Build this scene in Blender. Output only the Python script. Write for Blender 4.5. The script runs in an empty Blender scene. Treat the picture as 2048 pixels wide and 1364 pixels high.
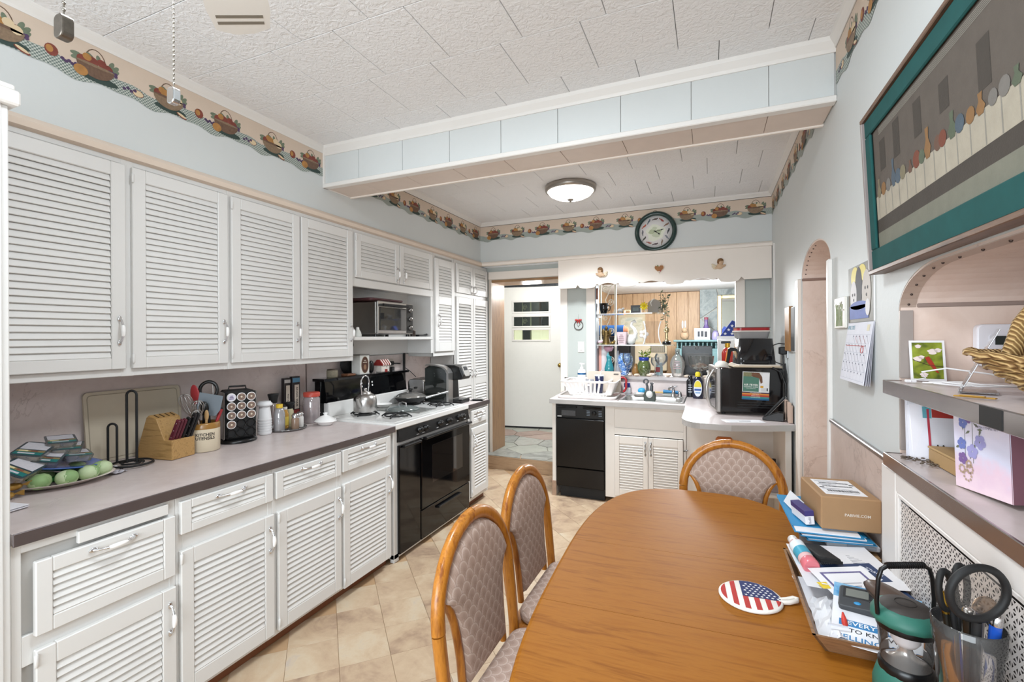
import bpy, bmesh, math, random
from mathutils import Matrix, Vector
PI = math.pi
random.seed(7)
S = bpy.context.scene
COL = S.collection
sin, cos, rad = math.sin, math.cos, math.radians

# ---------------------------------------------------------------- camera
cam_d = bpy.data.cameras.new('camera')
cam = bpy.data.objects.new('camera', cam_d)
COL.objects.link(cam)
S.camera = cam
YAW, ROLL = 0.401578753, -0.005047833
cam_d.sensor_width = 36.0
cam_d.lens = 36.0 * 936.81 / 2048
cam_d.shift_y = -(682 - 674.35) / 2048
cam_d.clip_start = 0.02
_R = Vector((cos(YAW), sin(YAW), 0)); _F = Vector((-sin(YAW), cos(YAW), 0)); _U = Vector((0, 0, 1))
_R3 = cos(ROLL) * _R + sin(ROLL) * _U
_U3 = cos(ROLL) * _U - sin(ROLL) * _R
cam.matrix_world = Matrix(((_R3.x, _U3.x, -_F.x, 0), (_R3.y, _U3.y, -_F.y, 0), (_R3.z, _U3.z, -_F.z, 1.5), (0, 0, 0, 1)))

# ---------------------------------------------------------------- world, exposure, lights
W = bpy.data.worlds.new('world'); S.world = W; W.use_nodes = True
W.node_tree.nodes['Background'].inputs[0].default_value = (0.82, 0.9, 1.0, 1)
W.node_tree.nodes['Background'].inputs[1].default_value = 1.0
S.view_settings.view_transform = 'Standard'
S.view_settings.look = 'None'
S.view_settings.gamma = 1
S.view_settings.use_curve_mapping = False
S.view_settings.exposure = 0.06

def light(name, kind, loc, energy, color=(1, 1, 1), size=0.1, size_y=None, rot=(0, 0, 0), spread=180):
    d = bpy.data.lights.new(name, kind); d.energy = energy; d.color = color
    if kind == 'AREA':
        d.size = size; d.spread = rad(spread)
        if size_y: d.shape = 'RECTANGLE'; d.size_y = size_y
    else:
        d.shadow_soft_size = size
    o = bpy.data.objects.new(name, d); COL.objects.link(o); o.location = loc; o.rotation_euler = rot
    return o

light('rear_fill_light', 'AREA', (-0.75, -1.72, 1.55), 98, (0.85, 0.935, 1.0), 2.3, 1.3, (rad(90), 0, 0))  # added fill panel behind the camera, set at an invented window
light('ceiling_bounce_light', 'AREA', (-0.80, 1.15, 2.77), 27, (0.85, 0.935, 1.0), 0.45, 0.45)  # added panel without a fixture, stands in for flash bounced off the ceiling
light('fan_lamp_light', 'POINT', (-0.50, 0.22, 2.02), 14, (0.85, 0.935, 1.0), 0.09)
light('dome_lamp_light', 'AREA', (-1.11, 3.92, 2.655), 40, (0.87, 0.945, 1.0), 0.34, 0.34, spread=126)
light('family_room_lamp_light', 'POINT', (-0.3, 7.0, 2.0), 125, (0.93, 0.97, 1.0), 0.2)
light('hall_lamp_light', 'POINT', (-2.1, 5.6, 2.1), 20, (1.0, 0.98, 0.94), 0.12)

# ---------------------------------------------------------------- materials
def lin(h):
    h = h.lstrip('#')
    r = []
    for i in (0, 2, 4):
        c = int(h[i:i + 2], 16) / 255
        r.append(c / 12.92 if c <= 0.04045 else ((c + 0.055) / 1.055) ** 2.4)
    return (r[0], r[1], r[2], 1)

class N:
    """small node-building helper for one material"""
    def __init__(s, name):
        s.m = bpy.data.materials.new(name); s.m.use_nodes = True
        s.t = s.m.node_tree; s.n = s.t.nodes; s.b = s.n['Principled BSDF']

    def node(s, typ, **kw):
        x = s.n.new(typ)
        for k, v in kw.items(): setattr(x, k, v)
        return x

    def link(s, a, b): s.t.links.new(a, b)

    def val(s, sock, v):
        if hasattr(v, 'is_output') or isinstance(v, bpy.types.NodeSocket): s.link(v, sock)
        else: sock.default_value = v

    def math(s, op, a, b=0.0, c=None):
        x = s.node('ShaderNodeMath', operation=op)
        s.val(x.inputs[0], a); s.val(x.inputs[1], b)
        if c is not None: s.val(x.inputs[2], c)
        return x.outputs[0]

    def coord(s, scale=(1, 1, 1), rot=(0, 0, 0), which='Object'):
        tc = s.node('ShaderNodeTexCoord'); mp = s.node('ShaderNodeMapping')
        s.link(tc.outputs[which], mp.inputs[0])
        mp.inputs['Scale'].default_value = scale; mp.inputs['Rotation'].default_value = rot
        return mp.outputs[0]

    def noise(s, vec, scale=5, detail=4, rough=0.55, dist=0.0):
        x = s.node('ShaderNodeTexNoise')
        s.link(vec, x.inputs['Vector'])
        x.inputs['Scale'].default_value = scale; x.inputs['Detail'].default_value = detail
        x.inputs['Roughness'].default_value = rough; x.inputs['Distortion'].default_value = dist
        return x.outputs['Fac']

    def ramp(s, fac, stops):
        x = s.node('ShaderNodeValToRGB')
        e = x.color_ramp.elements
        while len(e) < len(stops): e.new(0.5)
        for i, (p, c) in enumerate(stops):
            e[i].position = p; e[i].color = lin(c) if isinstance(c, str) else (c, c, c, 1)
        s.val(x.inputs[0], fac)
        return x.outputs[0]

    def mix(s, fac, a, b, mode='MIX'):
        x = s.node('ShaderNodeMix', data_type='RGBA', blend_type=mode)
        s.val(x.inputs[0], fac)
        s.val(x.inputs[6], lin(a) if isinstance(a, str) else a)
        s.val(x.inputs[7], lin(b) if isinstance(b, str) else b)
        return x.outputs[2]

    def bump(s, h, strength=0.2, dist=0.01):
        x = s.node('ShaderNodeBump'); x.inputs['Strength'].default_value = strength
        x.inputs['Distance'].default_value = dist
        s.link(h, x.inputs['Height']); s.link(x.outputs[0], s.b.inputs['Normal'])

    def set(s, base=None, rough=0.5, metal=0.0, spec=None, trans=0.0, ior=1.45, coat=0.0, alpha=None):
        if base is not None: s.val(s.b.inputs['Base Color'], lin(base) if isinstance(base, str) else base)
        s.val(s.b.inputs['Roughness'], rough); s.b.inputs['Metallic'].default_value = metal
        if spec is not None: s.b.inputs['Specular IOR Level'].default_value = spec
        s.b.inputs['Transmission Weight'].default_value = trans; s.b.inputs['IOR'].default_value = ior
        s.b.inputs['Coat Weight'].default_value = coat
        if alpha is not None: s.b.inputs['Alpha'].default_value = alpha
        return s.m

_mc = {}

def M(h, rough=0.5, metal=0.0, var=0.06, scale=14, bump=0.0, bscale=120, spec=None, coat=0.0):
    """plain coloured surface with slight procedural mottling"""
    key = (h, rough, metal, var, scale, bump, bscale, spec, coat)
    if key in _mc: return _mc[key]
    k = N('surface_' + h.strip('#'))
    v = k.coord()
    nz = k.noise(v, scale, 3)
    c = lin(h)
    lo = tuple(max(0, x * (1 - var)) for x in c[:3]) + (1,); hi = tuple(min(1, x * (1 + var)) for x in c[:3]) + (1,)
    col = k.mix(nz, lo, hi)
    k.set(col, rough, metal, spec, coat=coat)
    if bump: k.bump(k.noise(v, bscale, 2), bump, 0.004)
    _mc[key] = k.m
    return k.m

def glass(h='#ffffff', rough=0.02, ior=1.45, mixt=0.0):
    """clear glass: tinted refraction-free sheet so thin panes stay clean, with real fresnel gloss"""
    key = ('glass', h, rough, ior, mixt)
    if key in _mc: return _mc[key]
    k = N('glass_' + h.strip('#'))
    tr = k.node('ShaderNodeBsdfTransparent'); tr.inputs[0].default_value = lin(h)
    gl = k.node('ShaderNodeBsdfGlossy'); gl.inputs['Roughness'].default_value = rough
    fr = k.node('ShaderNodeFresnel'); fr.inputs[0].default_value = ior
    nz = k.noise(k.coord(), 6, 1)
    f = k.math('ADD', k.math('MULTIPLY', fr.outputs[0], 1.0), k.math('MULTIPLY', nz, 0.03 + mixt))
    mx = k.node('ShaderNodeMixShader'); k.link(f, mx.inputs[0]); k.link(tr.outputs[0], mx.inputs[1]); k.link(gl.outputs[0], mx.inputs[2])
    if mixt:
        df = k.node('ShaderNodeBsdfDiffuse'); df.inputs[0].default_value = lin(h)
        m2 = k.node('ShaderNodeMixShader'); m2.inputs[0].default_value = mixt
        k.link(mx.outputs[0], m2.inputs[1]); k.link(df.outputs[0], m2.inputs[2]); mx = m2
    k.link(mx.outputs[0], k.n['Material Output'].inputs[0])
    _mc[key] = k.m
    return k.m

def wood(name, c1, c2, c3=None, axis=0, scale=1.0, rough=0.4, stretch=14, coat=0.0, bump=0.08):
    k = N(name)
    sc = [stretch * scale] * 3; sc[axis] = 1.0 * scale
    v = k.coord(tuple(sc))
    a = k.noise(v, 2.2, 6, 0.62, 0.6)
    b = k.noise(v, 9, 4, 0.6, 0.2)
    f = k.math('ADD', k.math('MULTIPLY', a, 0.7), k.math('MULTIPLY', b, 0.3))
    col = k.ramp(f, [(0.34, c1), (0.5, c2), (0.64, c3 or c1)])
    k.set(col, rough, coat=coat)
    k.bump(b, bump, 0.003)
    return k.m

def laminate(name, base, vein, lite, rough=0.35):
    k = N(name)
    v = k.coord()
    a = k.noise(v, 3.0, 6, 0.6, 1.2)
    vein_f = k.math('ABSOLUTE', k.math('SUBTRACT', a, 0.5))
    vf = k.ramp(vein_f, [(0.0, 0.55), (0.012, 0.0)])
    cl = k.ramp(k.noise(v, 9, 5, 0.65, 0.5), [(0.3, base), (0.7, lite)])
    vm = k.math('MULTIPLY', vf, k.ramp(k.noise(v, 2.1, 2), [(0.5, 0.0), (0.62, 1.0)]))
    k.set(k.mix(vm, cl, vein), rough)
    return k.m

def stone(name, cols, scale=3.0, rough=0.55, bump=0.25, by_object=True, spread=1.0):
    """slate-like mottled stone; each piece is toned by its own object colour seed"""
    k = N(name)
    oi = k.node('ShaderNodeObjectInfo')
    tc = k.node('ShaderNodeTexCoord')
    ad = k.node('ShaderNodeVectorMath', operation='ADD')
    k.link(tc.outputs['Object'], ad.inputs[0])
    cb = k.node('ShaderNodeCombineXYZ')
    k.link(k.math('MULTIPLY', oi.outputs['Random'], 37.0), cb.inputs[0]); k.link(k.math('MULTIPLY', oi.outputs['Random'], 91.0), cb.inputs[1])
    k.link(cb.outputs[0], ad.inputs[1])
    a = k.noise(ad.outputs[0], scale, 7, 0.62, 0.9)
    b = k.noise(ad.outputs[0], scale * 5, 5, 0.6, 0.3)
    f = k.math('ADD', k.math('MULTIPLY', a, 0.75), k.math('MULTIPLY', b, 0.25))
    f = k.math('ADD', f, k.math('MULTIPLY', k.math('SUBTRACT', oi.outputs['Random'], 0.5), 0.22 * spread))
    n = len(cols)
    k.set(k.ramp(f, [(0.3 + 0.42 * i / (n - 1), c) for i, c in enumerate(cols)]), rough)
    k.bump(b, bump, 0.004)
    return k.m

WHITE = M('#dcdad7', 0.42, var=0.025, scale=6, bump=0.06, bscale=60)
TRIM = M('#e3dfda', 0.4, var=0.03, scale=5, bump=0.05, bscale=50)
CREAM = M('#eee4da', 0.45, var=0.03, scale=5)
CHROME = M('#d6d6d8', 0.16, 1.0, var=0.03)
STEEL = M('#b9b7b5', 0.3, 1.0, var=0.08, scale=30)
SATIN = M('#a8a6a3', 0.38, 1.0, var=0.08, scale=30)
STRIP = M('#9a9391', 0.3, 1.0, var=0.2, scale=9)
BLACK = M('#121213', 0.28, var=0.2)
GLOSSBLACK = M('#08080a', 0.07, var=0.1, spec=0.4)
MATTEBLACK = M('#19191a', 0.6, var=0.2)
PORC = M('#f1efed', 0.15, var=0.02, coat=0.4)
PAPER = M('#eceaec', 0.7, var=0.03)
INK = M('#3a3a40', 0.7)
DARKGAP = M('#4a4744', 0.9)

# ---------------------------------------------------------------- mesh building
class MB:
    def __init__(s):
        s.v = []; s.f = []; s.mi = []; s.sm = []; s.X = Matrix.Identity(4); s.cur = 0

    def mat(s, i): s.cur = i; return s

    def at(s, x=0, y=0, z=0, rz=0, rx=0, ry=0):
        s.X = Matrix.Translation((x, y, z)) @ Matrix.Rotation(rz, 4, 'Z') @ Matrix.Rotation(ry, 4, 'Y') @ Matrix.Rotation(rx, 4, 'X')
        return s

    def raw(s, vs, fs, smooth=False):
        o = len(s.v)
        s.v.extend([s.X @ Vector(p) for p in vs])
        for f in fs:
            s.f.append([i + o for i in f]); s.mi.append(s.cur); s.sm.append(smooth)
        return s

    def box(s, x0, y0, z0, x1, y1, z1, b=0.0):
        if x0 > x1: x0, x1 = x1, x0
        if y0 > y1: y0, y1 = y1, y0
        if z0 > z1: z0, z1 = z1, z0
        if b <= 0:
            vs = [(x, y, z) for z in (z0, z1) for y in (y0, y1) for x in (x0, x1)]
            return s.raw(vs, [(0, 2, 3, 1), (4, 5, 7, 6), (0, 1, 5, 4), (2, 6, 7, 3), (0, 4, 6, 2), (1, 3, 7, 5)])
        b = min(b, (x1 - x0) * .49, (y1 - y0) * .49, (z1 - z0) * .49)
        lo = (x0, y0, z0); hi = (x1, y1, z1)
        vs = []; idx = {}
        for sx in (0, 1):
            for sy in (0, 1):
                for sz in (0, 1):
                    sg = (sx, sy, sz)
                    for a in range(3):
                        p = []
                        for k in range(3):
                            base = hi[k] if sg[k] else lo[k]
                            if k != a: base += -b if sg[k] else b
                            p.append(base)
                        idx[(sg, a)] = len(vs); vs.append(tuple(p))
        fs = []
        def q(l):
            c = Vector((0, 0, 0))
            for i in l: c += Vector(vs[i])
            c /= len(l)
            n = (Vector(vs[l[1]]) - Vector(vs[l[0]])).cross(Vector(vs[l[2]]) - Vector(vs[l[0]]))
            ctr = Vector(((x0 + x1) / 2, (y0 + y1) / 2, (z0 + z1) / 2))
            fs.append(l if n.dot(c - ctr) > 0 else l[::-1])
        for a in range(3):
            o1, o2 = [k for k in range(3) if k != a]
            for sa in (0, 1):
                l = []
                for (u, w) in ((0, 0), (1, 0), (1, 1), (0, 1)):
                    sg = [0, 0, 0]; sg[a] = sa; sg[o1] = u; sg[o2] = w
                    l.append(idx[(tuple(sg), a)])
                q(l)
            for u in (0, 1):
                for w in (0, 1):
                    sg0 = [0, 0, 0]; sg1 = [0, 0, 0]; sg1[a] = 1
                    for sg in (sg0, sg1): sg[o1] = u; sg[o2] = w
                    g0, g1 = tuple(sg0), tuple(sg1)
                    q([idx[(g0, o1)], idx[(g1, o1)], idx[(g1, o2)], idx[(g0, o2)]])
        for sx in (0, 1):
            for sy in (0, 1):
                for sz in (0, 1): q([idx[((sx, sy, sz), a)] for a in range(3)])
        return s.raw(vs, fs)

    def lathe(s, prof, n=24, cx=0, cy=0, cz=0, sx=1.0, sy=1.0, cap=True):
        vs = []; fs = []
        for (r, z) in prof:
            for i in range(n):
                a = 2 * PI * i / n
                vs.append((cx + r * cos(a) * sx, cy + r * sin(a) * sy, cz + z))
        for j in range(len(prof) - 1):
            for i in range(n):
                i2 = (i + 1) % n
                fs.append((j * n + i, j * n + i2, (j + 1) * n + i2, (j + 1) * n + i))
        s.raw(vs, fs, True)
        if cap:
            if prof[0][0] > 1e-5: s.raw(vs[:n], [tuple(range(n))[::-1]])
            if prof[-1][0] > 1e-5: s.raw(vs[-n:], [tuple(range(n))])
        return s

    def cyl(s, x, y, z0, z1, r, r2=None, n=20):
        return s.lathe([(r, z0), (r if r2 is None else r2, z1)], n, x, y)

    def ell(s, cx, cy, cz, rx, ry, rz, n=14, m=8):
        prof = [(max(1e-4, sin(PI * j / m)), -cos(PI * j / m)) for j in range(m + 1)]
        vs = []; fs = []
        for (r, z) in prof:
            for i in range(n):
                a = 2 * PI * i / n
                vs.append((cx + r * cos(a) * rx, cy + r * sin(a) * ry, cz + z * rz))
        for j in range(m):
            for i in range(n):
                i2 = (i + 1) % n
                fs.append((j * n + i, j * n + i2, (j + 1) * n + i2, (j + 1) * n + i))
        return s.raw(vs, fs, True)

    def tube(s, pts, r, n=8, closed=False, sc=1.0, caps=True):
        """round tube along pts; r number or list; sc flattens the section's second axis"""
        P = [Vector(p) for p in pts]; L = len(P)
        R = r if isinstance(r, (list, tuple)) else [r] * L
        up = None; vs = []; fs = []
        for i in range(L):
            if closed: t = P[(i + 1) % L] - P[i - 1]
            else: t = P[min(i + 1, L - 1)] - P[max(i - 1, 0)]
            if t.length < 1e-9: t = Vector((0, 0, 1))
            t.normalize()
            if up is None:
                up = Vector((0, 0, 1)) if abs(t.z) < 0.9 else Vector((1, 0, 0))
            up = up - t * up.dot(t)
            if up.length < 1e-6: up = t.orthogonal()
            up.normalize()
            w = t.cross(up)
            for k in range(n):
                a = 2 * PI * k / n
                vs.append(P[i] + (up * cos(a) + w * sin(a) * sc) * R[i])
        rng = L if closed else L - 1
        for i in range(rng):
            j = (i + 1) % L
            for k in range(n):
                k2 = (k + 1) % n
                fs.append((i * n + k, i * n + k2, j * n + k2, j * n + k))
        s.raw(vs, fs, True)
        if caps and not closed:
            s.raw(vs[:n], [tuple(range(n))[::-1]]); s.raw(vs[-n:], [tuple(range(n))])
        return s

    def prism(s, poly, d0, d1, plane='xz'):
        """extrude a 2D polygon (ccw) between depths d0 and d1 along the missing axis"""
        def p3(u, v, d):
            return {'xy': (u, v, d), 'xz': (u, d, v), 'yz': (d, u, v)}[plane]
        n = len(poly)
        area = sum(poly[i][0] * poly[(i + 1) % n][1] - poly[(i + 1) % n][0] * poly[i][1] for i in range(n))
        if area < 0: poly = poly[::-1]
        if d0 > d1: d0, d1 = d1, d0
        a = [p3(u, v, d0) for u, v in poly]; b = [p3(u, v, d1) for u, v in poly]
        flip = plane == 'xz'
        vs = a + b; fs = []
        bot = tuple(range(n))[::-1]; top = tuple(range(n, 2 * n))
        if flip: bot, top = bot[::-1], top[::-1]
        fs += [bot, top]
        for i in range(n):
            j = (i + 1) % n
            q = (i, j, n + j, n + i)
            fs.append(q[::-1] if flip else q)
        return s.raw(vs, fs)

    def quad(s, a, b, c, d): return s.raw([a, b, c, d], [(0, 1, 2, 3)])

    def poly(s, pts): return s.raw(pts, [tuple(range(len(pts)))])

    def grid(s, fn, nu, nv, smooth=True):
        vs = [fn(i / nu, j / nv) for j in range(nv + 1) for i in range(nu + 1)]
        fs = [(j * (nu + 1) + i, j * (nu + 1) + i + 1, (j + 1) * (nu + 1) + i + 1, (j + 1) * (nu + 1) + i) for j in range(nv) for i in range(nu)]
        return s.raw(vs, fs, smooth)

    def text(s, txt, size, X, align='CENTER', bold=0.0):
        """flat lettering; X maps text plane (x right, y up, z out) into local space"""
        vs, fs = text_geo(txt, size, align, bold)
        old = s.X; s.X = old @ X
        s.raw(vs, fs); s.X = old
        return s

    def build(s, name, mats, parent=None, world=False, bevel=0.0, subsurf=0):
        me = bpy.data.meshes.new(name)
        off = Vector(parent.location) if (world and parent is not None) else Vector((0, 0, 0))
        me.from_pydata([tuple(Vector(v) - off) for v in s.v], [], s.f)
        if not isinstance(mats, (list, tuple)): mats = [mats]
        for m in mats: me.materials.append(m)
        me.polygons.foreach_set('material_index', s.mi)
        me.polygons.foreach_set('use_smooth', s.sm)
        me.update()
        o = bpy.data.objects.new(name, me); COL.objects.link(o)
        if parent is not None: o.parent = parent
        if bevel:
            md = o.modifiers.new('bevel', 'BEVEL'); md.width = bevel; md.segments = 2; md.limit_method = 'ANGLE'
        if subsurf:
            md = o.modifiers.new('sub', 'SUBSURF'); md.levels = subsurf; md.render_levels = subsurf
        return o

_tc = {}

def text_geo(txt, size, align, bold):
    key = (txt, align, bold)
    if key not in _tc:
        cu = bpy.data.curves.new('t', 'FONT'); cu.body = txt; cu.size = 1.0; cu.align_x = align; cu.align_y = 'CENTER'
        cu.offset = bold; cu.resolution_u = 2
        o = bpy.data.objects.new('t', cu); COL.objects.link(o)
        dg = bpy.context.evaluated_depsgraph_get()
        me = bpy.data.meshes.new_from_object(o.evaluated_get(dg))
        _tc[key] = ([tuple(v.co) for v in me.vertices], [tuple(p.vertices) for p in me.polygons])
        bpy.data.objects.remove(o); bpy.data.curves.remove(cu); bpy.data.meshes.remove(me)
    vs, fs = _tc[key]
    return [(x * size, y * size, z * size) for x, y, z in vs], fs

def plane_x(o, xd, yd):
    """matrix whose x axis runs along xd, y along yd, origin o"""
    x = Vector(xd).normalized(); y = Vector(yd).normalized(); z = x.cross(y)
    return Matrix(((x.x, y.x, z.x, o[0]), (x.y, y.y, z.y, o[1]), (x.z, y.z, z.z, o[2]), (0, 0, 0, 1)))

def T(name, label, cat, loc=(0, 0, 0), rz=0.0, group=None, rot=None):
    o = bpy.data.objects.new(name, None); COL.objects.link(o)
    o.empty_display_size = 0.05
    o.location = loc; o.rotation_euler = rot if rot else (0, 0, rz)
    o['label'] = label; o['category'] = cat
    if group: o['group'] = group
    return o

def tag(o, label, cat, group=None, loc=None, rz=0.0):
    o['label'] = label; o['category'] = cat
    if group: o['group'] = group
    if loc is not None: o.location = loc; o.rotation_euler = (0, 0, rz)
    return o

def struct(o):
    o['kind'] = 'structure'; return o

def inst(src, name, parent, loc, rot=None):
    o = bpy.data.objects.new(name, src.data); COL.objects.link(o); o.parent = parent; o.location = loc
    if rot: o.rotation_euler = rot
    return o

def arc(cx, cy, r, a0, a1, n, ry=None):
    ry = r if ry is None else ry
    return [(cx + r * cos(a0 + (a1 - a0) * i / n), cy + ry * sin(a0 + (a1 - a0) * i / n)) for i in range(n + 1)]

def rrect(x0, y0, x1, y1, r, n=4):
    return (arc(x1 - r, y0 + r, r, -PI / 2, 0, n) + arc(x1 - r, y1 - r, r, 0, PI / 2, n) +
            arc(x0 + r, y1 - r, r, PI / 2, PI, n) + arc(x0 + r, y0 + r, r, PI, 1.5 * PI, n))

# ================================================================ THE ROOM
WALLC = M('#d0d3d2', 0.55, var=0.03, scale=3, bump=0.12, bscale=45)
kc = N('textured_ceiling_paint')
_v = kc.coord()
_a = kc.noise(_v, 30, 3, 0.5, 1.6)
_b = kc.noise(_v, 70, 2, 0.5, 0.6)
kc.set(kc.mix(kc.noise(_v, 1.3, 2), '#e9e8e8', '#f1f0f0'), 0.75)
kc.bump(kc.math('ADD', kc.math('MULTIPLY', _a, 0.7), kc.math('MULTIPLY', _b, 0.3)), 0.75, 0.012)
CEIL = kc.m
PINK = laminate('pink_laminate', '#dac2b4', '#b89c8e', '#e6d2c6')
SPLASH = laminate('backsplash_laminate', '#d0c1bd', '#a08d89', '#ddd0cc')
COUNTER = laminate('counter_laminate', '#c3b5b2', '#a59794', '#d3c7c4', 0.3)
WAINS = laminate('wainscot_laminate', '#bda99f', '#9a857c', '#cdbab0')
OAK = wood('oak_panel', '#765a44', '#8f7052', '#6b513e', 2, 1.3, 0.45)
VINYL = stone('stone_look_vinyl', ['#8c7461', '#a68c75', '#b99f84', '#c3ab8f', '#c9b69c', '#bcada0'], 3.4, 0.34, 0.05, spread=0.6)
SLATE = stone('grey_flagstone', ['#77766f', '#8f8e86', '#a3a198', '#938e84'], 4, 0.5, 0.2)
SLATEG = stone('green_flagstone', ['#87877d', '#9b9b90', '#a9a89c'], 4, 0.5, 0.2)
SLATEP = stone('rose_flagstone', ['#877268', '#9a8478', '#a69285'], 4, 0.5, 0.2)
ROCK = stone('fireplace_stone', ['#5c6465', '#7d8585', '#949a98', '#6b7273'], 6, 0.6, 0.9)
PANEL = wood('light_wood_panelling', '#b08e6c', '#c4a37f', '#a58361', 2, 0.8, 0.45)
GROUT = M('#9b968d', 0.9)

fl = struct(MB().box(-2.72, -1.8, -0.12, 0.76, 4.97, -0.004).build('floor', M('#b3926f', 0.6)))
p = 0.2286; tsz = p - 0.0016
tm = MB().box(-tsz / 2, -tsz / 2, -0.0035, tsz / 2, tsz / 2, 0.0, 0.0006)
t0 = tm.build('floor_tile', VINYL, fl); first = True
ox, oy = -1.725, 1.975; d = p / math.sqrt(2)
n = 0
for a in range(-22, 22):
    for b in range(-22, 22):
        x = ox + (a - b) * d; y = oy + (a + b) * d
        if not (-2.35 < x < 0.44 and 0.35 < y < 4.80): continue
        if x < -1.93 and y < 3.9: continue
        if y > 4.25 and x > -1.36: continue
        if x > -0.1 and y < 2.3: continue
        if first: o = t0; first = False
        else: o = inst(t0, 'floor_tile', fl, (0, 0, 0))
        o.location = (x, y, 0); o.rotation_euler = (0, 0, rad(45) + random.choice((0, 1, 2, 3)) * PI / 2)
        n += 1

def wall_with_windows():
    m = MB()
    m.box(-2.72, -1.95, 0, -1.95, -1.8, 2.82); m.box(0.45, -1.95, 0, 0.76, -1.8, 2.82)
    m.box(-1.95, -1.95, 0, 0.45, -1.8, 0.85); m.box(-1.95, -1.95, 2.25, 0.45, -1.8, 2.82)
    return m
struct(wall_with_windows().build('wall_front', WALLC))
wn = MB()  # unseen window, invented behind the camera to go with the fill panel
for x0, x1 in ((-1.95, -1.88), (-0.79, -0.71), (0.38, 0.45)): wn.box(x0, -1.9, 0.85, x1, -1.84, 2.25)
for z0, z1 in ((0.85, 0.92), (1.52, 1.58), (2.18, 2.25)): wn.box(-1.95, -1.89, z0, 0.45, -1.85, z1)
wf = struct(wn.build('unseen_window', TRIM))
MB().box(-1.9, -1.872, 0.9, 0.4, -1.868, 2.2).build('pane', glass('#f4f8fa'), wf)
struct(MB().box(-2.84, -1.95, 0, -2.72, 5.12, 2.82).build('wall_left', WALLC))

wr = [(-1.8, 0), (0.45, 0), (0.45, 1.57)]
wr += [(0.72 - 0.27 * cos(a), 1.57 + 0.12 * sin(a)) for a in [PI / 2 * i / 8 for i in range(1, 9)]]
wr += [(1.45 + 0.27 * sin(a), 1.57 + 0.12 * cos(a)) for a in [PI / 2 * i / 8 for i in range(0, 9)]]
wr += [(1.72, 0), (2.565, 0), (2.565, 1.845)]
wr += [(2.942 - 0.377 * cos(a), 1.845 + 0.16 * sin(a)) for a in [PI * i / 16 for i in range(1, 16)]]
wr += [(3.319, 1.845), (3.319, 0), (4.97, 0), (4.97, 2.82), (-1.8, 2.82)]
wall_r = struct(MB().prism(wr, 0.51, 0.76, 'yz').build('wall_right', WALLC))
MB().box(0.514, 3.305, 0, 0.76, 3.319, 1.832, 0.002).build('jamb_panel', PINK, wall_r)
MB().box(0.512, 3.300, 1.830, 0.76, 3.319, 1.846, 0.003).build('jamb_strip', M('#8d7266', 0.5), wall_r)
sf = MB(); aa = [PI * i / 20 for i in range(21)]
sf.prism([(2.942 + 0.377 * cos(a), 1.845 + 0.16 * sin(a)) for a in aa] + [(2.942 + 0.368 * cos(a), 1.845 + 0.152 * sin(a)) for a in aa[::-1]], 0.512, 0.76, 'yz')
sf.build('arch_soffit', PINK, wall_r)
nl = MB()
for i in range(1, 9):
    a = PI * i / 20 * 1.1
    nl.ell(0.53, 2.942 + 0.367 * cos(a), 1.845 + 0.151 * sin(a), 0.004, 0.004, 0.004, 8, 4)
nl.build('nail_heads', M('#5a4a44', 0.5, 0.6), wall_r)['kind'] = 'stuff'
MB().box(0.490, 3.319, 0, 0.513, 3.425, 1.847, 0.006).build('door_casing', CREAM, wall_r)
MB().box(0.492, 2.530, 0, 0.513, 2.567, 1.85, 0.005).build('door_casing', TRIM, wall_r)
MB().box(0.76, 2.2, -0.1, 0.80, 3.7, 2.3).build('passage_panel', PINK, wall_r)
MB().box(0.500, 1.725, 0, 0.510, 2.530, 1.108, 0.002).build('wainscot_panel', WAINS, wall_r)
MB().box(0.494, 1.725, 1.106, 0.511, 2.530, 1.122, 0.003).build('wainscot_cap', STRIP, wall_r)
JY = 1.72
MB().box(0.512, JY - 0.012, 0.9, 0.97, JY + 0.02, 1.60).build('niche_jamb', PINK, wall_r)
q = [(1.45 + 0.27 * sin(a), 1.57 + 0.12 * cos(a)) for a in [PI / 2 * i / 10 for i in range(10, -1, -1)]] + [(0.45, 1.69)]
q2 = [(1.45 + 0.262 * sin(a), 1.57 + 0.113 * cos(a)) for a in [PI / 2 * i / 10 for i in range(10, -1, -1)]] + [(0.45, 1.683)]
MB().prism([(y, z) for y, z in q] + q2[::-1], 0.512, 0.97, 'yz').build('niche_soffit', PINK, wall_r)
q3 = [(1.45 + 0.260 * sin(a), 1.57 + 0.111 * cos(a)) for a in [PI / 2 * i / 10 for i in range(10, -1, -1)]] + [(0.45, 1.681)]
MB().prism(q2 + q3[::-1], 0.509, 0.548, 'yz').build('niche_edge_strip', M('#b9a496', 0.4, 0.15), wall_r)
MB().box(0.508, JY - 0.018, 1.375, 0.54, JY - 0.010, 1.572, 0.001).box(0.508, JY - 0.018, 1.165, 0.54, JY - 0.010, 1.33, 0.001).build('niche_corner_strip', M('#b5aaa4', 0.35, 0.5, var=0.12), wall_r)
MB().box(0.55, JY - 0.016, 1.580, 0.95, JY, 1.592, 0.002).build('jamb_seam_strip', M('#94827a', 0.5), wall_r)
nl = MB()
for a in (10, 25, 40, 55, 70, 82): nl.ell(0.53, 1.45 + 0.258 * cos(rad(a)), 1.57 + 0.11 * sin(rad(a)), 0.0035, 0.0035, 0.0035, 8, 4)
for y in (1.40, 1.30, 1.20, 1.1): nl.ell(0.53, y, 1.680, 0.0035, 0.0035, 0.0035, 8, 4)
nl.build('nail_heads', M('#4f423d', 0.5, 0.6), wall_r)['kind'] = 'stuff'
MB().box(0.95, 0.40, 0, 0.99, 1.84, 1.72).build('niche_back', PINK, wall_r)
MB().box(0.512, 0.42, 0.9, 0.97, 0.45, 1.69).build('niche_side', PINK, wall_r)

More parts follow.
